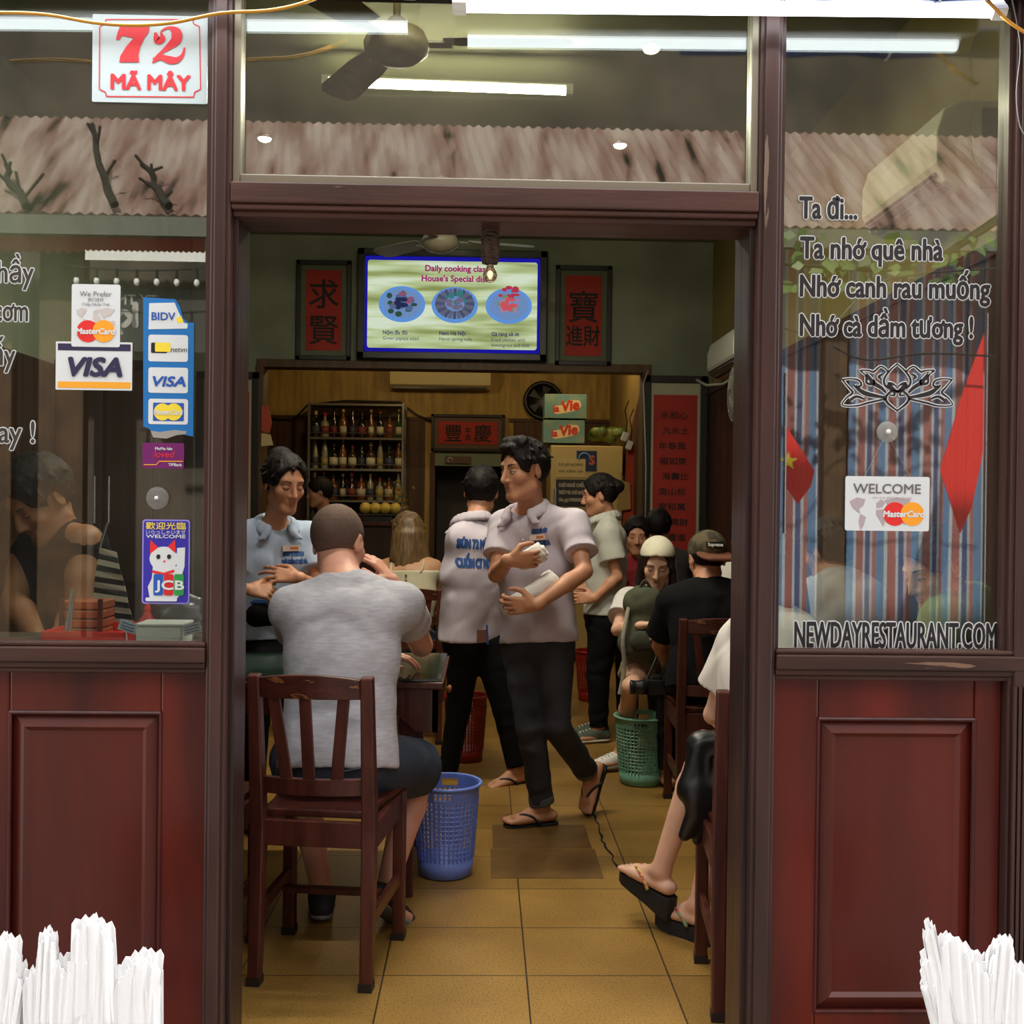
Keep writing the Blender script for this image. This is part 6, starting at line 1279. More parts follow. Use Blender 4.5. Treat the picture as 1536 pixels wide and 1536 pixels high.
S = tee(J, 1.0, .006, g=.016, hem=-.03, slv=.44, wide=.98, wr=(.0034, 30), belly=.96, slvg=.010, flare=.0); S.build('t_shirt', mat('heather_grey', (192, 190, 198), 0.9, c2=(174, 172, 181), scale=26, stretch=(1, 1, 5), bump=.05, bscale=300), t)
S = trousers(J, 1.0, .006, g=.014, shorts=.88, fat=1.08, flare=.012, top=-.012, pw=.88, wr=(.003, 40)); S.build('shorts', M_navy, t)
bl = MB(); up, side, fr = frame(J)
S = Soft(.005); P, fr_ = hair_cap(S, J['head'], J['f'], J['u'], 1.06, .006, .06, -.112, tufts=0); S.wrinkle(.0008, 400); S.build('cropped_hair', mat('cropped_brown_hair', (80, 62, 52), .8, c2=(112, 86, 72), scale=9, lo=.3, hi=.8, bump=.2, bscale=500), t)
M_shoe, M_soleg, M_solew = mat('shoe_dark', (34, 36, 42), .7), mat('sole_grey', (120, 124, 128), .6), mat('sole_white', (210, 208, 202), .6)
for k in 'LR': shoe(t, J, k, 1.05, M_shoe, M_soleg)
pk = MB(); hc = J['pel'] + V(.09, -.115, -.02); pk.tube([J['pel'] + V(.02, -.13, -.01), J['pel'] + V(.08, -.125, .0), J['pel'] + V(.13, -.10, .01)], .002, 5); pk.build('pocket_seam', mat('seam_blue', (80, 90, 110), .8), t, world=True)

# ---------------- waitress in the pale blue polo behind the table
J = dict(pel=W(412, 935, 2.22), neck=W(410, 789, 2.23), head=W(427, 722, 2.14), f=V(.58, -.76, -.26), u=V(.1, -.12, 1), sL=W(462, 806, 2.27), sR=W(356, 806, 2.14), eR=W(347, 886, 2.10), wR=W(372, 884, 1.95), eL=W(478, 884, 2.18), wL=W(447, 866, 2.0))
stand_legs(J, V(.3, -.95, 0)); J['handR'] = (V(1, .05, -.1), V(.1, .75, -.6), dict(curl=(.9, .8, .5))); J['handL'] = (V(-.95, -.05, .12), V(-.1, .8, -.6), dict(curl=(.25, .35, .25), spread=.35))
t = person('waitress in a pale blue polo with her hands clasped behind the table', J)
S = body(J, .96, .0055, SK_T, hs=1.02, fat=.85, bust=.5, neckr=.046, jaw=.92); S.build('body', SK_T, t); Face(S, J['head'], J['f'], J['u'], 1.02).features(t, True, (190, 120, 108))
M_polob = cloth('polo_blue', (176, 192, 216)); up, side, fr = frame(J)
S = tee(J, .96, .006, hem=-.06, slv=.62, bust=.5, neckdrop=.03, wr=(.0028, 26)); S.build('polo_shirt', M_polob, t); SB = S; polo_collar(J, .96, t, M_polob)
c = J['neck'] - up * .085 + side * .060; shirt_print(t, S, [('BÚN 72 MÃ MÂY', .024, -.045, .085, .0016), ('PHỞ CUỐN CT NỘI XÁ', .024, -.078, .10, .0016)], c, side, up, -fr, mat('print_blue', (44, 84, 150), .8))
bp = np.array(S.tree().ray_cast(Vector(c - up * .012 - side * .012 + fr * .3), Vector(-fr), .6)[0]); m = MB(); r3 = Matrix((side, fr, up)).transposed(); m.box(bp + fr * .009, (.075, .012, .026), rot=r3); m.build('name_badge', mat('badge_cream', (226, 210, 196), .4), t, world=True); m = MB(); m.box(bp + fr * .0156 + side * .012, (.036, .001, .010), rot=r3); m.build('badge_print', mat('badge_orange', (206, 120, 70), .5), t, world=True)
S = trousers(J, .96, .008, g=.012); S.build('trousers', M_blackcloth, t)
S = Soft(.007); q = J['pel']; S.cone(q + fr * .10 + up * .045 - side * .1, .05, q + fr * .10 + up * .045 + side * .1, .05, .03); S.cone(q + fr * .10 - up * .12 - side * .09, .055, q + fr * .10 - up * .12 + side * .09, .055, .05); S.build('apron_pouch', M_blackcloth, t)
m = MB(); m.tube([q + up * .10 + side * math.sin(a) * .155 + fr * (math.cos(a) * .135) for a in np.linspace(0, 2 * PI, 25)[:-1]], .012, 6, closed=True); m.build('apron_band', mat('apron_blue', (40, 84, 150), .7), t, world=True)
S = Soft(.0055); P, _ = hair_cap(S, J['head'], J['f'], J['u'], 1.03, .014, .075, -.06, hl=.124); S.ell(P(.01, -.085, .085), (.055, .05, .045), k=.02); S.cone(P(.055, .05, .06), .014, P(.08, .01, -.01), .016, .02); S.cone(P(-.055, .05, .06), .014, P(-.075, .0, .0), .016, .02); S.wrinkle(.0018, 190, (1, 1, .4)); S.build('hair', M_hair, t)

# ---------------- waiter walking with napkin rolls
J = dict(pel=W(808, 958, 2.22), neck=W(797, 768, 2.27), head=W(786, 703, 2.20), f=V(-.82, -.56, -.10), u=V(-.05, 0, 1), sR=W(757, 788, 2.30), sL=W(861, 787, 2.13), eR=W(744, 862, 2.17), wR=W(763, 840, 1.90), eL=W(877, 857, 1.98), wL=W(804, 907, 1.86),
         hR=W(783, 972, 2.28), hL=W(831, 972, 2.17), kR=W(796, 1090, 2.13), aR=W(813, 1207, 2.20), kL=W(833, 1088, 2.12), aL=W(881, 1158, 2.36))
J['handR'] = (V(1, .12, .02), V(-.1, .9, .25), dict(curl=(.30, .55, .5), thumb=.5)); J['handL'] = (V(-1, .12, -.06), V(.0, 1, .15), dict(curl=(.35, .75, .6), thumb=.15, spread=.15))
J['footR'] = (V(-.97, -.22, -.02), UP, 2); J['footL'] = (V(-.34, -.38, -.86), V(-.62, -.45, .55), 1)
t = person('waiter in a white polo and black jeans striding with napkin rolls', J)
S = body(J, 1.0, .0048, SK_T, hs=1.10, fat=.88, jaw=.96, wide=.76); S.build('body', SK_T, t); Face(S, J['head'], J['f'], J['u'], 1.10).features(t, False, (150, 84, 76), -.003, .003)
M_polow = cloth('polo_white', (206, 196, 208)); up, side, fr = frame(J)
S = tee(J, 1.0, .0055, hem=-.012, slv=.62, neckdrop=.02, wide=.9, wr=(.0042, 24), slvg=.010, flare=.006, belly=.86); S.build('polo_shirt', M_polow, t); polo_collar(J, 1.05, t, M_polow)
c = J['neck'] - up * .112 + side * .088; shirt_print(t, S, [('BÚN 72 MÃ MÂY', .026, .008, .074, .0018), ('PHỞ CUỐN NỘI XÁ', .026, -.044, .078, .0018)], c, side, up, -fr, mat('print_blue', (44, 84, 150), .8))
r3 = Matrix((side, fr, up)).transposed(); bp = np.array(S.tree().ray_cast(Vector(c - up * .010 - side * .004 + fr * .3), Vector(-fr), .6)[0]); m = MB(); m.box(bp + fr * .010, (.072, .014, .024), rot=r3); m.build('name_badge', mat('badge_cream', (226, 210, 196), .4), t, world=True); m = MB(); m.box(bp + fr * .0176 + side * .012, (.034, .001, .011), rot=r3); m.build('badge_print', mat('badge_orange', (206, 120, 70), .5), t, world=True)
bt = MB()
for k in range(3): p = S.tree().ray_cast(Vector(J['neck'] - up * (.09 + .035 * k) + fr * .3), Vector(-fr), .6)[0]; bt.ball(np.array(p), .005, 8)
bt.build('buttons', M_white, t, world=True)
S = trousers(J, 1.0, .0055, g=.010, to=.94, fat=.92, wr=(.0034, 40), flare=.004, top=.004, pw=.88); S.build('jeans', M_jean, t)
for k in 'LR':
    d = nz(J['a' + k] - J['k' + k]); e = J['k' + k] + (J['a' + k] - J['k' + k]) * .93; S = Soft(.005); S.cone(e - d * .022, .056, e + d * .014, .057, .004, flat=(1, 1)); S.build('rolled_cuff', mat('cuff_grey', (84, 88, 94), .85), t)
M_flip = mat('flip_flop_black', (22, 22, 26), .6)
for k in 'LR': flipflop(t, J['sole' + k], M_flip)
S = Soft(.005); P, _ = hair_cap(S, J['head'], J['f'], J['u'], 1.10, .013, .068, -.06); S.cone(P(-.03, .05, .105), .028, P(.04, .03, .105), .03, .03); S.cone(P(-.02, .082, .088), .013, P(.03, .076, .088), .013, .02); S.wrinkle(.0022, 170, (1, 1, .5)); S.build('hair', M_hair, t)
M_roll = mat('napkin_roll', (232, 228, 222), .8)
def roll(label, a, b, r, r2=None):
    c = (a + b) / 2; t = thing('napkin_roll', label, 'napkin roll', c); S = Soft(.005); d = nz(b - a); S.cone(a, r, b, r2 or r, .01, flat=(0, 1)); S.cone(b - d * .02, (r2 or r) * .6, b + d * .012, (r2 or r) * .55, .006, flat=(0, 1)); S.wrinkle(.0016, 120); S.build('rolled_tissue', M_roll, t)
    m = MB(); x = nz(np.cross(d, UP)); y = np.cross(d, x); m.tube([a * .5 + b * .5 + (x * math.cos(q) + y * math.sin(q)) * (r + .001) for q in np.linspace(0, 2 * PI, 25)[:-1]], .0016, 5, closed=True); m.build('paper_edge', mat('tissue_edge', (206, 200, 194), .8), t, world=True)
roll('short white napkin roll in the raised hand of the walking waiter', W(786, 842, 1.965), W(815, 826, 1.955), .038, .043); roll('long white napkin roll cradled in the forearm of the walking waiter', W(764, 911, 1.925), W(832, 870, 2.0), .036, .050)

# ---------------- waiter with his back turned
J = dict(pel=W(706, 955, 2.98), neck=W(714, 784, 2.98), head=W(722, 735, 3.06), f=V(.12, .98, -.1), u=V(.05, .1, 1), sL=W(690, 808, 2.92), sR=W(752, 803, 3.04), eL=W(684, 870, 3.12), wL=W(712, 885, 3.30), eR=W(737, 868, 3.0), wR=W(753, 932, 3.04),
         hL=W(697, 968, 2.96), hR=W(733, 968, 3.0), kL=W(688, 1062, 3.02), kR=W(757, 1064, 2.96), aL=W(672, 1158, 3.05), aR=W(775, 1152, 2.93))
J['handR'] = (V(.1, .05, -1), V(.8, .2, 0), dict(curl=(.4, .5, .4))); J['handL'] = (V(.8, .5, 0), V(0, 0, -1)); J['footL'] = (V(-.1, 1, 0), UP, 0); J['footR'] = (V(-.75, -.35, -.1), UP, 1)
t = person('waiter in a white polo with blue back lettering, turned away by the rear door', J)
S = body(J, 1.0, .007, SK_T, hs=1.04, fat=.84, wide=.70); S.build('body', SK_T, t); up, side, fr = frame(J)
S = tee(J, 1.0, .007, hem=-.02, slv=.6, wide=.84, wr=(.0048, 22), slvg=.014, flare=.004, belly=.9); S.build('polo_shirt', M_polow, t); polo_collar(J, 1.05, t, M_polow, .006)
shirt_print(t, S, [('BÚN 72 MÃ MÂY', .062, -.09, .215, .004), ('CUỐN CT NỘI XÁ', .062, -.185, .215, .004)], J['neck'] - up * .035 + side * .035, -side, up, fr, mat('print_blue', (44, 84, 150), .8))
S = trousers(J, 1.0, .007, g=.010, fat=.92, top=-.002, pw=.84, wr=(.002, 34)); S.build('trousers', M_blackcloth, t); flipflop(t, J['soleR'], M_flip, name='sandal'); flipflop(t, J['soleL'], M_flip, name='sandal')
S = Soft(.007); P, _ = hair_cap(S, J['head'], J['f'], J['u'], 1.04, .014, .06, -.085); S.wrinkle(.002, 150); S.build('hair', M_hair, t)
p = W(732, 948, 2.82); m = MB(); m.tube([p - V(0, 0, .06), p + V(-.006, 0, .035)], .005, 7); m.build('pocket_pen', mat('pen_blue', (50, 80, 160), .4), t, world=True); m = MB(); m.box(p + V(-.03, .01, -.02), (.05, .015, .06)); m.build('pocket_notepad', mat('notepad_brown', (110, 70, 50), .7), t, world=True)

# ---------------- blonde woman
J = dict(pel=W(613, 962, 3.95), neck=W(613, 834, 4.0), head=W(611, 799, 4.06), f=V(-.25, .95, -.1), u=UP, sL=W(577, 850, 4.02), sR=W(652, 850, 4.0), eL=W(564, 920, 4.15), wL=W(590, 935, 4.38), eR=W(664, 922, 4.15), wR=W(645, 935, 4.38)); sit_legs(J, V(-.1, 1, 0), .95)
J['handL'] = (V(.3, 1, 0), V(0, 0, -1)); J['handR'] = (V(-.3, 1, 0), V(0, 0, -1))
t = person('blonde woman in a cream strappy top seated with her back to us', J); SK_W = skin_mat('skin_gold', (196, 148, 110))
S = body(J, .92, .008, SK_W, hs=1.0, fat=.85); S.build('body', SK_W, t); up, side, fr = frame(J)
S = Soft(.007); torso(S, J, .92, .012); S.clip(J['neck'] - up * .09, up); S.clip(J['pel'] + up * .14, -up); S.build('crop_top', cloth('cream_top', (208, 200, 172)), t)
for q in (-1, 1): MB().tube(smooth([tuple(J['neck'] + side * q * .085 - fr * .10 - up * .10), tuple(J['neck'] + side * q * .095 - fr * .085 - up * .07), tuple(J['neck'] + side * q * .095 + fr * .0 - up * .0)]), .006, 6).build('shoulder_strap', cloth('cream_top', (208, 200, 172)), t, world=True)
for k in range(4): MB().ball(J['neck'] - up * (.12 + .03 * k) - fr * .118, .007, 8).build('button', mat('button_brown', (120, 96, 66), .5), t, world=True)
S = trousers(J, .92, .009, shorts=.6); S.build('shorts', M_navy, t)
S = Soft(.007); P, _ = hair_cap(S, J['head'], J['f'], J['u'], 1.0, .02, .06, -.10)
for k in range(7): a = -1.1 + 2.2 * k / 6; S.cone(P(math.sin(a) * .075, -.02 - math.cos(a) * .08, -.02), .034, P(math.sin(a) * .125, -.03 - math.cos(a) * .08, -.20 - .06 * math.cos(a * 2)), .016, .03)
S.wrinkle(.004, 95, (1, 1, .15)); S.build('long_hair', mat('hair_blonde', (122, 96, 60), .5, c2=(84, 62, 38), scale=40, stretch=(2, 2, .3)), t)

# ---------------- young man at the bar
J = dict(pel=W(484, 905, 7.05), neck=W(487, 768, 7.05), head=W(479, 738, 7.0), f=V(-.95, -.25, -.1), u=UP, sL=W(492, 780, 6.9), sR=W(484, 778, 7.2), eL=W(480, 815, 6.85), wL=W(455, 800, 6.9), eR=W(472, 818, 7.2), wR=W(450, 805, 7.15)); stand_legs(J, V(-1, 0, 0))
t = person('young man in profile at the bar behind the seated man in the grey T-shirt', J); J['handL'] = (V(-1, 0, .2), V(0, 1, 0)); S = body(J, 1.0, .011, SK_T, hs=1.02); S.build('body', SK_T, t)
S = tee(J, 1.0, .011, hem=-.02); S.build('t_shirt', cloth('tee_dun', (96, 84, 66)), t); S = trousers(J, 1.0, .012); S.build('trousers', M_blackcloth, t); S = Soft(.009); P, _ = hair_cap(S, J['head'], J['f'], J['u'], 1.03, .02, .06, -.05); S.build('hair', M_hair, t)

# ---------------- waitress in the thin grey-white shirt, in profile
J = dict(pel=W(906, 922, 3.92), neck=W(912, 779, 3.95), head=W(899, 741, 3.93), f=V(-.96, .1, -.14), u=V(-.1, 0, 1), sL=W(911, 800, 3.78), sR=W(907, 796, 4.12), eL=W(926, 866, 3.74), wL=W(892, 897, 3.72), eR=W(905, 865, 4.15), wR=W(870, 885, 4.12)); stand_legs(J, V(-.9, -.2, 0), shift=(-.02, .05))
J['handL'] = (V(-1, .1, 0), V(0, 1, -.2)); J['handR'] = (V(-1, 0, 0), V(0, -1, -.2))
t = person('waitress in a grey-white shirt and black trousers standing in profile by the fridge', J); S = body(J, .95, .007, SK_T, hs=1.0, fat=.85, bust=.7); S.build('body', SK_T, t); Face(S, J['head'], J['f'], J['u'], 1.0).features(t, True)
M_shirtg = cloth('shirt_grey', (196, 196, 186)); S = tee(J, .95, .007, hem=.0, slv=.62, bust=.7, wr=(.004, 26), slvg=.03, flare=.012); S.build('shirt', M_shirtg, t); polo_collar(J, .95, t, M_shirtg, .006); S = trousers(J, .95, .008); S.build('trousers', M_blackcloth, t)
for k in 'LR': shoe(t, J, k, .95, mat('shoe_green_grey', (74, 84, 70), .7), M_solew, .008)
S = Soft(.006); P, _ = hair_cap(S, J['head'], J['f'], J['u'], 1.0, .015, .058, -.055); S.ell(P(0, -.115, .03), (.04, .045, .04), k=.02); S.wrinkle(.0016, 160); S.build('tied_hair', M_hair, t)

# ---------------- woman in the backwards white cap with a backpack on her lap
J = dict(pel=W(992, 985, 3.30), neck=W(989, 886, 3.24), head=W(986, 842, 3.08), f=V(-.16, -.86, -.42), u=V(0, -.2, 1), sR=W(942, 902, 3.14), sL=W(1030, 900, 3.18), eR=W(926, 945, 3.0), wR=W(962, 938, 2.82), eL=W(1040, 952, 3.02), wL=W(1003, 945, 2.83), hR=W(966, 990, 3.12), hL=W(1016, 990, 3.12), kR=W(946, 1030, 2.80), kL=W(1034, 1030, 2.84), aR=W(932, 1127, 3.20), aL=W(1030, 1132, 3.0))
J['handR'] = (V(.9, -.2, .1), V(.1, -.2, -1), dict(curl=(.5, .5, .4))); J['handL'] = (V(-.9, -.2, 0), V(0, -.2, -1)); J['footR'] = (V(-.93, -.3, -.03), UP, 0); J['footL'] = (V(-.2, -.9, -.05), UP, 0)
t = person('woman in a backwards white cap and white T-shirt looking down at her lap', J); S = body(J, .95, .0065, SK_L, hs=1.0, fat=.86, bust=.7, jaw=.93); S.build('body', SK_L, t); Face(S, J['head'], J['f'], J['u'], 1.0).features(t, True, (168, 60, 64))
M_teew = cloth('tee_white', (220, 216, 210)); S = tee(J, .95, .007, hem=-.02, slv=.6, bust=.7, slvg=.03); S.build('t_shirt', M_teew, t); S = trousers(J, .95, .008, shorts=.55, flare=.015); S.build('shorts', cloth('shorts_khaki', (150, 138, 116)), t)
for k in 'LR': shoe(t, J, k, .95, mat('sneaker_white', (226, 224, 218), .6), M_solew, .0065, 'sneaker')
S = Soft(.006); P, fr_ = hair_cap(S, J['head'], J['f'], J['u'], 1.0, .012, .08, -.06, tufts=0, hl=.128)
for q in (-1, 1): S.cone(P(q * .078, .005, .02), .018, P(q * .088, .02, -.12), .024, .03); S.cone(P(q * .088, .02, -.12), .024, P(q * .09, .045, -.21), .012, .02)
S.wrinkle(.002, 140, (1, 1, .2)); S.build('long_hair', mat('hair_dark_brown', (42, 28, 24), .45), t)
S = Soft(.006); S.ell(P(0, -.01, .036), (.09, .112, .094), fr_, .02); S.ell(P(0, .09, .055), (.036, .04, .022), fr_, .006, 0, 's'); S.clip(P(0, .0, .030), nz(V(0, 0, -1) @ np.eye(3)) * 1.0); o = S.build('cap', cloth('cap_cream', (226, 220, 196)), t)
S = Soft(.006); P2 = lambda x, y, z: P(x, y, z); S.cone(P(-.045, -.10, .04), .006, P(.045, -.10, .04), .006, .02); S.cone(P(-.04, -.16, .025), .005, P(.04, -.16, .025), .005, .03); S.build('cap_brim', cloth('cap_cream', (226, 220, 196)), o)
m = MB(); m.tube([J['wR'] + nz(J['eR'] - J['wR']) * .02 + V(.03 * math.cos(a) * .4, .03 * math.sin(a), .03 * math.cos(a)) for a in np.linspace(0, 2 * PI, 17)[:-1]], .004, 6, closed=True); m.build('wristband', M_chrome, t, world=True)
a = W(966, 941, 2.86); b = thing('backpack', 'olive green backpack standing on the lap of the woman in the white cap', 'backpack', a); S = Soft(.007); S.cone(a + V(-.03, .02, .12), .07, a + V(.03, .02, .12), .07, .03, sq=(V(0, 1, 0), .8)); S.cone(a + V(0, .02, -.08), .085, a + V(0, .02, .12), .085, .04, sq=(V(0, 1, 0), .8)); S.cone(a + V(-.045, .02, -.08), .085, a + V(.045, .02, -.08), .085, .04, sq=(V(0, 1, 0), .8)); S.wrinkle(.003, 60); S.build('pack_body', cloth('olive', (78, 82, 62)), b)
S = Soft(.006); S.cone(a + V(-.03, -.06, -.06), .05, a + V(.03, -.06, -.06), .05, .02, sq=(V(0, 1, 0), .5)); S.build('front_pocket', cloth('olive_dark', (64, 68, 52)), b); m = MB(); m.tube(smooth([tuple(a + V(-.03, .0, .18)), tuple(a + V(0, -.01, .235)), tuple(a + V(.04, .0, .18))]), .008, 7); m.build('grab_handle', cloth('olive_dark', (64, 68, 52)), b, world=True)
m = MB(); m.tube(smooth([tuple(a + V(-.08, -.02, .10)), tuple(a + V(-.11, -.05, -.05)), tuple(a + V(-.10, -.03, -.2)), tuple(a + V(-.12, -.02, -.33))]), .011, 7); m.build('shoulder_strap', cloth('strap_pale', (170, 166, 146)), b, world=True); m = MB(); m.box(a + V(.045, -.088, .015), (.045, .003, .05)); m.build('sewn_patch', M_white, b, world=True)

# ---------------- man in the camouflage cap
J = dict(pel=W(1066, 1010, 2.44), neck=W(1062, 876, 2.52), head=W(1060, 836, 2.60), f=V(-.12, .95, -.22), u=V(0, .15, 1), sL=W(1008, 902, 2.54), sR=W(1118, 902, 2.52), eL=W(990, 968, 2.68), wL=W(1008, 1000, 2.88), eR=W(1132, 970, 2.66), wR=W(1105, 985, 2.9)); sit_legs(J, V(.0, 1, 0), 1.0, gap=.12, fwd=.40)
J['handL'] = (V(.3, 1, -.1), V(0, 0, -1)); J['handR'] = (V(-.4, 1, 0), V(0, 0, -1))
t = person('man in a camouflage cap and black T-shirt seated with his back to us', J); S = body(J, 1.0, .0075, SK_T, hs=1.04, fat=1.0, wide=1.05); S.build('body', SK_T, t)
S = tee(J, 1.0, .007, hem=-.06, slv=.75, wide=1.1, slvg=.03); S.build('t_shirt', M_blackcloth, t); S = trousers(J, 1.0, .009); S.build('trousers', M_blackcloth, t); S = Soft(.007); P, fr_ = hair_cap(S, J['head'], J['f'], J['u'], 1.04, .008, .06, -.05); S.build('hair', M_hair, t)
camo = mat('camouflage', (92, 82, 56), .85, c2=(58, 50, 36), scale=22, lo=.45, hi=.55, detail=2); S = Soft(.006); S.ell(P(0, -.012, .036), (.09, .114, .092), fr_, .02); S.clip(P(0, 0, .005), nz(-J['u'])); o = S.build('cap', camo, t)
S.mesh if False else None; ft_ = S; S2 = Soft(.0055)
[S2.cone(P(-.072 * w_, -y_, z_), .008, P(.072 * w_, -y_, z_), .008, .02) for w_, y_, z_ in ((1.0, .09, .002), (1.06, .11, -.008), (1.05, .13, -.018), (1.0, .15, -.028), (.85, .168, -.037), (.6, .18, -.043))]; S2.build('cap_brim', mat('brim_brown', (110, 66, 44), .8), o)
hc = J['head']; fh = nz(J['f']); uh = nz(J['u'] - fh * (J['u'] @ fh)); lh = np.cross(uh, fh); bp = np.array(ft_.tree().ray_cast(Vector(P(0, -.4, .035)), Vector(fh), .6)[0]); r3 = Matrix((-lh, -fh, uh)).transposed(); nq = nz(-fh + uh * .25); m = MB(); m.box(bp - fh * .002, (.085, .006, .026), rot=r3); m.build('logo_box', M_black, o, world=True)
text_mb('Supreme', .022, bp - fh * .0056 - uh * .007, -lh, uh, 1, .0012, .0004, align='CENTER', fit=.072).build('logo_lettering', M_white, o, world=True)
a = W(970, 1030, 2.66); b = thing('camera', 'black camera with a lens beside the knee of the woman in the white cap', 'camera', a); m = MB(); m.box(a + V(.045, 0, 0), (.10, .06, .075)); m.box(a + V(.045, 0, .045), (.045, .05, .025)); m.build('camera_body', M_black, b, .006, world=True); m = MB(); m.lathe([(.034, 0), (.036, .03), (.032, .05), (.034, .075), (.036, .08), (.030, .082)], a + V(.0, -.02, 0), 20, rot=Matrix.Rotation(-PI / 2, 3, 'Y')); m.build('lens', mat('lens_black', (28, 28, 30), .3), b, world=True, smooth=True)
m = MB(); m.tube(smooth([tuple(a + V(.0, 0, .035)), tuple(W(985, 985, 2.72)), tuple(W(1000, 930, 2.85)), tuple(W(1008, 905, 3.04)), tuple(W(1003, 893, 3.1))]), .006, 6); m.build('neck_strap', M_black, b, world=True)

# ---------------- woman at the right door post
J = dict(pel=W(1166, 1142, .60), neck=W(1152, 915, .70), head=W(1150, 852, .74), f=V(-.3, .92, -.12), u=UP, sL=W(1108, 962, .76), sR=W(1200, 955, .62), eL=W(1070, 1072, .84), wL=W(1105, 1090, 1.02), eR=W(1205, 1070, .75), wR=W(1160, 1090, .98),
         hL=W(1136, 1152, .70), hR=W(1170, 1150, .62), kL=W(1056, 1115, .98), kR=W(1100, 1135, .98), aL=W(992, 1304, 1.0), aR=W(1048, 1356, .93))
J['handL'] = (V(.7, .6, -.1), V(0, 0, -1)); J['handR'] = (V(-.6, .7, 0), V(0, 0, -1)); J['footL'] = (V(-.60, .76, .16), V(.1, -.2, .97), 1); J['footR'] = (V(-.66, .75, .0), UP, 2)
t = person('woman in a white T-shirt and wedge sandals, cut off by the right door post', J); S = body(J, .94, .0055, SK_L, hs=1.0, fat=.84, bust=.5); S.build('body', SK_L, t)
S = tee(J, .94, .006, hem=-.06, slv=.62, slvg=.028); S.build('t_shirt', cloth('tee_bright', (232, 224, 214)), t); S = trousers(J, .94, .007, shorts=.55, flare=.01); S.build('shorts', M_blackcloth, t)
for k, c_ in (('L', (196, 190, 96)), ('R', (120, 150, 110))): flipflop(t, J['sole' + k], mat('wedge_black', (30, 30, 34), .7), .034, .074, None, mat('strap_flowers_' + k, c_, .6, c2=(190, 60, 70), scale=60, lo=.5, hi=.6), .96, 'wedge_sandal')
S = Soft(.007); P, _ = hair_cap(S, J['head'], J['f'], J['u'], 1.0, .014, .06, -.08)
for k in range(5): a = -1.2 + 2.4 * k / 4; S.cone(P(math.sin(a) * .075, -.02 - math.cos(a) * .07, -.02), .03, P(math.sin(a) * .10, -.03 - math.cos(a) * .06, -.19), .02, .03)
S.wrinkle(.003, 110, (1, 1, .2)); S.build('long_hair', mat('hair_dark_brown', (42, 28, 24), .45), t)
a = W(1074, 1148, .64); b = thing('handbag', 'black fringed leather handbag hanging from the right-hand chair', 'handbag', a); S = Soft(.006); S.cone(a + V(-.05, .02, .05), .036, a + V(-.055, .02, -.09), .04, .03); S.cone(a + V(.04, .02, .05), .036, a + V(.04, .02, -.09), .04, .03); S.cone(a + V(-.045, .02, .06), .035, a + V(.05, .02, .07), .035, .02); S.cone(a + V(-.06, .02, -.08), .042, a + V(.045, .02, -.09), .042, .04); S.cone(a + V(-.055, .02, -.14), .032, a + V(-.09, .03, -.215), .018, .03); S.cone(a + V(-.02, .02, -.14), .03, a + V(-.05, .03, -.235), .014, .03); S.wrinkle(.005, 55, (1, 1, .3)); S.build('bag_body', mat('leather_black', (22, 22, 24), .35), b)
m = MB(); ch = smooth([tuple(a + V(.0, -.0, .09)), tuple(a + V(.01, -.01, .16)), tuple(W(1101, 1068, .62)), tuple(W(1106, 1040, .60))], 6)
for i in range(0, len(ch) - 1): p = V(*ch[i]); d = nz(V(*ch[i + 1]) - p); x = nz(np.cross(d, V(.3, 1, .2) if i % 2 else V(1, .2, .3))); m.tube([p + d * .009 * math.cos(q) + x * .006 * math.sin(q) for q in np.linspace(0, 2 * PI, 9)[:-1]], .0018, 5, closed=True)
m.build('gold_chain', mat('gold', (170, 140, 90), .3, .9), b, world=True)

# ---------------- people further in and behind the panes
def simple(label, J, s, h, skin, top, mt, hm=M_hair, hs=1.0, sit=None, stand=None, face=None, tank=False, slv=.55, bust=0.0):
    if sit is not None: sit_legs(J, sit, s)
    if stand is not None: stand_legs(J, stand, s)
    t = person(label, J); S = body(J, s, h, skin, hs=hs, bust=bust); S.build('body', skin, t)
    if face is not None: Face(S, J['head'], J['f'], J.get('u', UP), hs).features(t, face)
    if tank:
        S = Soft(h); up, side, fr = frame(J); torso(S, J, s, .012); S.clip(J['pel'] - up * .05, -up)
        for k in 'LR': S.ell(J['s' + k] + up * .015, (.058, .058, .07), k=.01, op='s')
        S.ell(J['neck'] + up * .03 + fr * .03, .066, k=.01, op='s'); S.build(top, mt, t)
    else: S = tee(J, s, h, hem=-.04, slv=slv, bust=bust); S.build(top, mt, t)
    S = trousers(J, s, h * 1.1); S.build('trousers', M_blackcloth, t); S = Soft(h * .85); P, _ = hair_cap(S, J['head'], J['f'], nz(J.get('u', UP)), hs * 1.02, .016, .06, -.055); S.wrinkle(.002, 150); S.build('hair', hm, t); return t
def fill(J):
    J['handL'] = J.get('handL', (J['wL'] - J['eL'], V(0, 0, -1))); J['handR'] = J.get('handR', (J['wR'] - J['eR'], V(0, 0, -1))); return J
simple('man in a black tank top bending over the counter behind the left window', fill(dict(pel=W(108, 985, .95), neck=W(88, 796, .86), head=W(58, 745, .80), f=V(-.45, -.62, -.62), u=V(-.3, -.4, .85), sL=W(128, 812, .80), sR=W(44, 822, .98), eL=W(116, 915, .74), wL=W(84, 968, .62), eR=W(22, 900, .80), wR=W(56, 958, .62))), 1.0, .0065, SK_D, 'tank_top', M_blackcloth, stand=V(-.3, -1, 0), face=True, tank=True, hs=1.04)
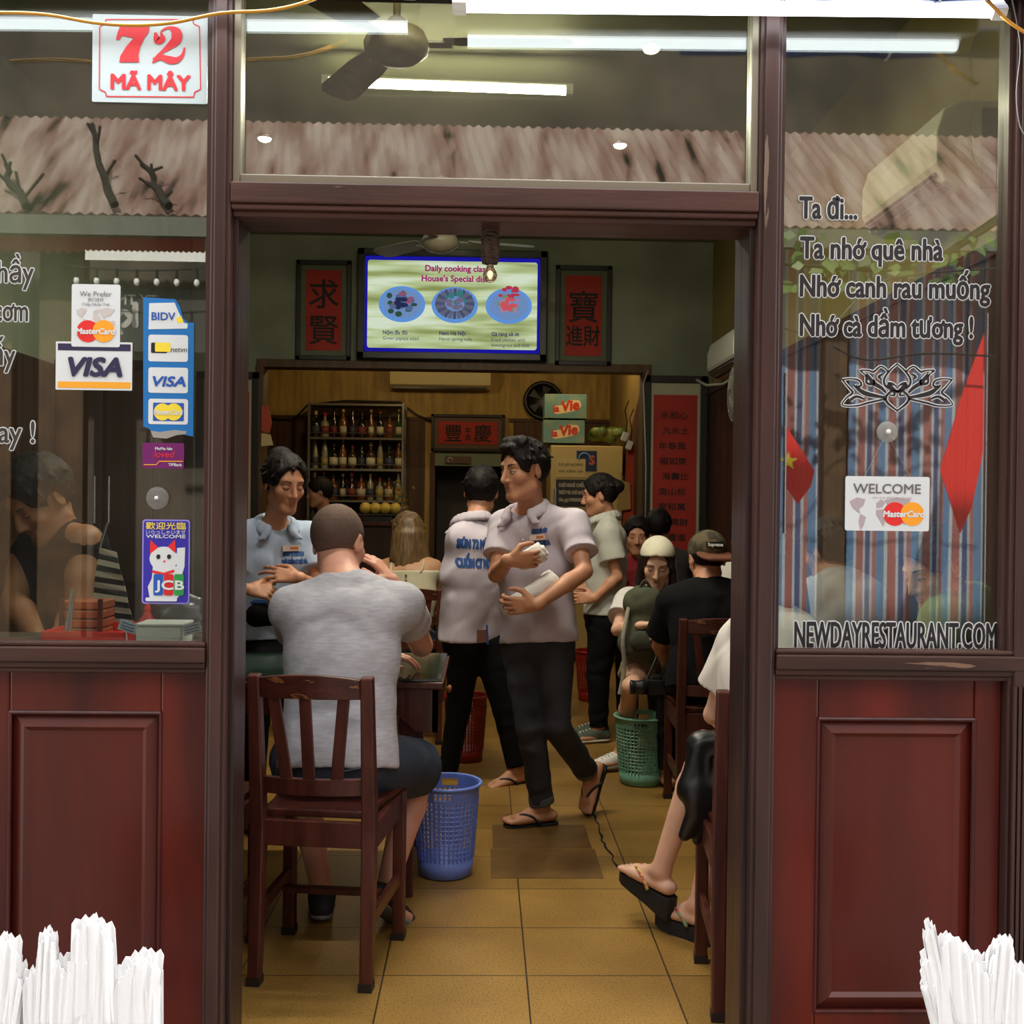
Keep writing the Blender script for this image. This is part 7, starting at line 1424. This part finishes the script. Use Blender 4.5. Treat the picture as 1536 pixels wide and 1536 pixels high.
simple('seated diner in a grey T-shirt behind the right window, turned away', fill(dict(pel=W(1262, 1010, 1.55), neck=W(1256, 866, 1.6), head=W(1243, 824, 1.66), f=V(-.5, .8, -.2), u=UP, sL=W(1226, 890, 1.7), sR=W(1298, 890, 1.55), eL=W(1222, 965, 1.8), wL=W(1240, 978, 2.0), eR=W(1310, 968, 1.7), wR=W(1290, 978, 1.95))), .95, .0075, SK_T, 't_shirt', cloth('tee_grey', (176, 172, 174)), sit=V(-.3, 1, 0))
simple('seated diner in a green shirt behind the right window, facing the door', fill(dict(pel=W(1450, 1030, .72), neck=W(1432, 896, .72), head=W(1402, 850, .68), f=V(-.86, -.25, -.36), u=V(-.3, 0, 1), sL=W(1416, 930, .58), sR=W(1474, 918, .86), eL=W(1400, 1005, .58), wL=W(1350, 1010, .66), eR=W(1460, 1005, .92), wR=W(1390, 1000, .96))), .92, .007, SK_L, 'shirt', cloth('shirt_green', (132, 150, 104)), sit=V(-.9, .3, 0), face=False)
simple('diner with black hair seated behind the woman in the white cap', fill(dict(pel=W(1000, 925, 5.05), neck=W(997, 825, 5.05), head=W(988, 790, 5.05), f=V(.3, .9, -.1), u=UP, sL=W(970, 840, 5.0), sR=W(1026, 840, 5.1), eL=W(966, 880, 5.15), wL=W(985, 890, 5.35), eR=W(1030, 880, 5.2), wR=W(1015, 890, 5.4))), .95, .011, SK_T, 't_shirt', cloth('tee_dark', (60, 54, 54)), sit=V(.2, 1, 0))
simple('diner in a red top between the profile waitress and the white cap', fill(dict(pel=W(958, 945, 4.75), neck=W(957, 836, 4.72), head=W(955, 802, 4.66), f=V(-.1, -.95, -.15), u=UP, sR=W(930, 850, 4.7), sL=W(986, 850, 4.7), eR=W(924, 895, 4.6), wR=W(945, 905, 4.4), eL=W(992, 895, 4.6), wL=W(970, 905, 4.4))), .92, .010, SK_T, 'top', cloth('top_red', (140, 32, 40)), sit=V(-.1, -1, 0), face=False)
simple('diner in a white shirt beyond the man in the camouflage cap', fill(dict(pel=W(1118, 965, 3.35), neck=W(1112, 848, 3.45), head=W(1120, 806, 3.5), f=V(.2, .95, -.1), u=UP, sL=W(1078, 872, 3.45), sR=W(1146, 870, 3.4), eL=W(1070, 925, 3.55), wL=W(1090, 935, 3.75), eR=W(1150, 925, 3.5), wR=W(1135, 935, 3.75))), .95, .009, SK_T, 't_shirt', cloth('tee_white2', (206, 202, 194)), sit=V(.0, 1, 0))
# ------------------------------------------------------------------ across the street (seen mirrored in the panes)
def MW(px, py, D):
    """world point at distance D in front of the shop whose mirror image stands at this photo point"""
    p = W(px, py, D); return V(p[0], 0.086 - D, p[2])
def stripe_mat():
    m = bpy.data.materials.new('striped_tarp'); m.use_nodes = True; nt = m.node_tree; N = nt.nodes; L = nt.links; b = N['Principled BSDF']; b.inputs['Roughness'].default_value = 0.5
    tc = N.new('ShaderNodeTexCoord'); sp = N.new('ShaderNodeSeparateXYZ'); L.new(tc.outputs['Object'], sp.inputs[0])
    mu = N.new('ShaderNodeMath'); mu.operation = 'MULTIPLY'; mu.inputs[1].default_value = 1 / 0.27; L.new(sp.outputs[0], mu.inputs[0])
    fr = N.new('ShaderNodeMath'); fr.operation = 'FRACT'; L.new(mu.outputs[0], fr.inputs[0])
    cr = N.new('ShaderNodeValToRGB'); cr.color_ramp.interpolation = 'CONSTANT'; E = cr.color_ramp.elements
    cols = [(0.0, (92, 122, 158)), (0.22, (170, 176, 182)), (0.32, (150, 94, 90)), (0.56, (170, 174, 180)), (0.64, (78, 84, 120)), (0.80, (166, 160, 166)), (0.88, (152, 100, 96))]
    E[0].position = 0; E[0].color = (*lin(cols[0][1]), 1); E[1].position = cols[1][0]; E[1].color = (*lin(cols[1][1]), 1)
    for p, c in cols[2:]: e = E.new(p); e.color = (*lin(c), 1)
    L.new(fr.outputs[0], cr.inputs[0]); L.new(cr.outputs[0], b.inputs['Base Color']); return m
def cloth_sheet(name, label, cat, x0, x1, z0, z1, y, m, wave=0.03, fq=9, grp=None):
    n, k = 60, 12; mb = MB(); vs = []
    for i in range(n + 1):
        for j in range(k + 1):
            x = x0 + (x1 - x0) * i / n; z = z0 + (z1 - z0) * j / k
            vs.append((x - x0, wave * math.sin(x * fq + 0.5 * math.sin(z * 2)) + 0.3 * wave * math.sin(x * fq * 2.3 + z), z - z0))
    mb.add(vs, [(i * (k + 1) + j, (i + 1) * (k + 1) + j, (i + 1) * (k + 1) + j + 1, i * (k + 1) + j + 1) for i in range(n) for j in range(k)])
    o = mb.build(name, m, smooth=True); o.location = (x0, y, z0); o.modifiers.new('thick', 'SOLIDIFY').thickness = 0.004
    return tag(o, label, cat, grp)
D0 = 6.4; a = MW(1274, 348, D0); b = MW(1500, 945, D0); M_tarp = stripe_mat()
cloth_sheet('striped_tarpaulin', 'wide striped tarpaulin mirrored in the right window', 'tarpaulin', a[0], b[0] - .03, b[2], a[2], a[1], M_tarp)
a = MW(1120, 348, D0); b = MW(1240, 945, D0)
cloth_sheet('striped_tarpaulin', 'narrow striped tarpaulin left of the mirrored brown pillar', 'tarpaulin', a[0], b[0], b[2], a[2], a[1], M_tarp)
pm = mat('pillar_brown', (84, 60, 36), 0.8, c2=(60, 44, 28), scale=5)
for x0, x1, D, lb in ((1241, 1275, 6.2, 0), (1500, 1560, 6.2, 1), (60, 128, 6.0, 2), (-60, 20, 6.3, 3)):
    a = MW(x0, 300, D); b = MW(x1, 300, D); o = MB().bb((a[0], a[1] - 0.12, -0.12), (b[0], a[1], 3.6)).build('house_wall_pillar', pm, bevel=0.01); o['kind'] = 'structure'
# corrugated awning, light coming through from above
def awn_mat():
    m = bpy.data.materials.new('stained_awning'); m.use_nodes = True; nt = m.node_tree; N = nt.nodes; L = nt.links; b = N['Principled BSDF']; b.inputs['Roughness'].default_value = 0.6
    tc = N.new('ShaderNodeTexCoord'); mp = N.new('ShaderNodeMapping'); mp.inputs['Scale'].default_value = (3.0, 0.5, 0.5); L.new(tc.outputs['Object'], mp.inputs[0])
    n = N.new('ShaderNodeTexNoise'); n.inputs['Scale'].default_value = 2.0; n.inputs['Detail'].default_value = 7; L.new(mp.outputs[0], n.inputs['Vector'])
    cr = N.new('ShaderNodeValToRGB'); E = cr.color_ramp.elements; E[0].position = 0.30; E[0].color = (*lin((44, 38, 34)), 1); E[1].position = 0.62; E[1].color = (*lin((222, 206, 196)), 1); e = E.new(0.40); e.color = (*lin((186, 150, 136)), 1)
    L.new(n.outputs['Fac'], cr.inputs[0]); L.new(cr.outputs[0], b.inputs['Base Color'])
    t = N.new('ShaderNodeBsdfTranslucent'); L.new(cr.outputs[0], t.inputs[0]); mx = N.new('ShaderNodeMixShader'); mx.inputs[0].default_value = 0.65
    L.new(b.outputs[0], mx.inputs[1]); L.new(t.outputs[0], mx.inputs[2]); L.new(mx.outputs[0], N['Material Output'].inputs[0]); return m
mb = MB(); pa = MW(0, 318, 5.6); pb = MW(0, 175, 6.9); vs = []; n = 700; xa_, xb_ = -9.0, 6.0
for i in range(n + 1):
    x = xa_ + (xb_ - xa_) * i / n; c = 0.012 * math.cos(i * PI / 2.0)
    vs += [(x, pa[1], pa[2] + c), (x - 0.25, pb[1], pb[2] + c)]
mb.add(vs, [(2 * i, 2 * i + 2, 2 * i + 3, 2 * i + 1) for i in range(n)])
t = thing('corrugated_awning', 'stained corrugated awning mirrored across the upper panes', 'awning'); o = mb.build('corrugated_sheet', awn_mat(), t); o.modifiers.new('thick', 'SOLIDIFY').thickness = 0.004
MB().bb((xa_, pa[1] - 0.05, pa[2] - 0.16), (xb_, pa[1] + 0.03, pa[2] - 0.02)).build('edge_beam', mat('beam_green_grey', (96, 96, 84), 0.7), t)
# debris lying along the awning: dark stains are in the sheet; a few dry branches on it
for k, (x, y0, y1) in enumerate(((150, 190, 310), (232, 250, 312), (20, 250, 312))):
    a = MW(x - 12, y0, 5.95); b = MW(x + 22, y1, 5.62); m = MB(); rr = random.Random(k)
    pts = [a * (1 - q / 6) + b * (q / 6) + V(rr.uniform(-.03, .03), 0.05, 0.0) for q in range(7)]; m.tube(pts, [0.02 + 0.015 * q / 6 for q in range(7)], 6)
    for q in range(1, 6): m.tube([pts[q], pts[q] + V(rr.uniform(-.15, .15), 0.0, rr.uniform(0.02, .2))], 0.012, 5)
    tag(m.build('dry_branch', mat('dry_branch', (40, 34, 28), 0.9)), ('thick dry branch caught on the awning above the stickers', 'thin dry branch on the awning near the door post', 'forked dry branch on the awning at the left edge')[k], 'branch')
# red scalloped fringe, white strip added in the sun for the bright band, string of bulbs, dark shop sign
a = MW(-300, 345, 5.9); b = MW(306, 378, 5.9); m = MB(); n = 40; w_ = (b[0] - a[0]) / n; pts = [(a[0], a[1], a[2])]
for i in range(n):
    for q in range(1, 7): pts.append((a[0] + w_ * (i + q / 6), a[1], b[2] - 0.03 * math.sin(PI * q / 6)))
m.poly([(b[0], a[1], a[2])] + [(a[0], a[1], a[2])] + [(a[0], a[1], b[2])] + pts[1:], 0.01, (0, -1, 0)); tag(m.build('awning_fringe', mat('fringe_red', (150, 60, 50), 0.7)), 'dull red scalloped awning fringe mirrored above the bulbs', 'awning')
a = MW(128, 374, 5.2); b = MW(308, 393, 5.2); m = MB(); n = 22; w_ = (b[0] - a[0]) / n; up_ = []
for i in range(n):
    for q in range(6): up_.append((a[0] + w_ * (i + q / 6), a[1], a[2] - 0.012 * math.sin(PI * q / 6)))
m.poly([(a[0], a[1], b[2]), (b[0], a[1], b[2]), (b[0], a[1], a[2])] + up_[::-1], 0.008, (0, -1, 0)); tag(m.build('bright_band_strip', mat('strip_white', (225, 222, 214), 0.7)), 'white strip added in the sun as the bright band mirrored above the bulbs', 'awning')
a = MW(100, 398, 5.7); b = MW(310, 430, 5.7); wire = MB(); 
t = thing('bulb_string', 'string of small bulbs mirrored in the left window', 'string lights', (a[0], a[1], a[2]))
wire.tube([(x, 0, -0.03 * math.sin(PI * x / (b[0] - a[0]))) for x in np.linspace(0, b[0] - a[0], 14)], 0.006, 5); wire.build('wire', M_black, t)
for k in range(7):
    x = (b[0] - a[0]) * (k + 0.5) / 7; o = MB().tube([(x, 0, -0.02), (x, 0, -0.09)], 0.012, 8).build('bulb_socket', M_black, t); MB().ball((x, 0, -0.115), (0.022, 0.022, 0.03), 10).build('bulb', M_white, o, smooth=True)
a = MW(170, 432, 6.0); b = MW(312, 530, 6.0); t = thing('shop_sign', 'dark shop sign with mirrored pale lettering behind the stickers', 'sign', ((a[0] + b[0]) / 2, a[1], (a[2] + b[2]) / 2)); w_, h_ = b[0] - a[0], a[2] - b[2]
MB().box((0, 0, 0), (w_, 0.04, h_)).build('board', mat('sign_dark', (44, 42, 40), 0.5), t, 0.005)
mb = text_mb('TY TNHH', 0.11, (-0.02, 0.024, h_ / 2 - 0.13), (-1, 0, 0), (0, 0, 1), 1, 0.002); text_mb('ky', 0.26, (-0.16, 0.024, -0.05), (-1, 0, 0), (0, 0, 1), 1, 0.012, mb=mb); mb.build('lettering', mat('sign_pale', (170, 166, 158), 0.5), t)
# flags
def flag(label, pts, D, star, pole):
    P = [MW(x, y, D) for x, y in pts]; c = sum(P) / len(P); t = thing('national_flag', label, 'flag', c); fr = mat('flag_red', (214, 38, 32), 0.6); m = MB()
    m.poly([p - c for p in P], 0.006, (0, -1, 0)); m.build('flag_cloth', fr, t)
    if star:
        sx, sy, r = star; s0 = MW(sx, sy, D) - c + V(0, 0.004, 0); rr = r * (D + 2.6) / 1650; m = MB(); m.poly([s0 + V(math.sin(k * PI / 5) * (rr if k % 2 == 0 else rr * .4), 0, math.cos(k * PI / 5) * (rr if k % 2 == 0 else rr * .4)) for k in range(10)], 0.002, (0, 1, 0)); m.build('star', mat('flag_yellow', (244, 208, 50), 0.6), t)
    MB().tube([MW(*pole[0], D) - c, MW(*pole[1], D) - c], 0.012, 8).build('pole', M_chrome, t)
flag('small red flag with a yellow star mirrored at the left of the right window', [(1176, 634), (1222, 706), (1216, 730), (1196, 756), (1178, 728)], 5.0, (1182, 692, 15), ((1178, 560), (1176, 800)))
flag('large drooping red flag mirrored by the dark right post', [(1476, 500), (1474, 680), (1458, 760), (1440, 800), (1410, 705), (1440, 600)], 5.2, None, ((1480, 470), (1474, 980)))
# leaves and cables above the tarpaulin
lf = MB(); rl = random.Random(9); c0 = MW(1330, 375, 5.2)
for k in range(90):
    p = MW(rl.uniform(1180, 1470), rl.uniform(350, 440), 5.2) + V(0, rl.uniform(-.2, .2), 0); d = V(rl.uniform(-1, 1), rl.uniform(-.6, .6), rl.uniform(-1, .3)) * rl.uniform(.07, .14); s_ = nz(np.cross(d, V(0, 1, .3))) * np.linalg.norm(d) * .4
    lf.add([p - c0, p + d * .4 + s_ - c0, p + d - c0, p + d * .4 - s_ - c0], [(0, 1, 2, 3)])
t = thing('tree_branch', 'leafy green branch mirrored above the striped tarpaulin', 'branch', c0); o = lf.build('foliage', mat('leaf_green', (92, 118, 50), 0.5, c2=(60, 84, 34), scale=3), t); o['kind'] = 'stuff'
MB().tube([MW(1160, 395, 5.2) - c0, MW(1300, 405, 5.2) - c0, MW(1420, 380, 5.2) - c0, MW(1540, 300, 5.2) - c0], [0.01, .018, .026, .04], 7).build('stem', mat('dry_branch', (40, 34, 28), 0.9), t)
for k, pts in enumerate(([(1120, 470), (1230, 500), (1330, 420), (1560, 400)], [(1250, 520), (1300, 540), (1400, 530), (1560, 540)])):
    tag(MB().tube(smooth([tuple(MW(x, y, 5.0)) for x, y in pts]), 0.008, 6).build('street_cable', M_black), ('black street cable mirrored across the poem lines', 'lower black street cable mirrored over the striped tarpaulin')[k], 'cable')
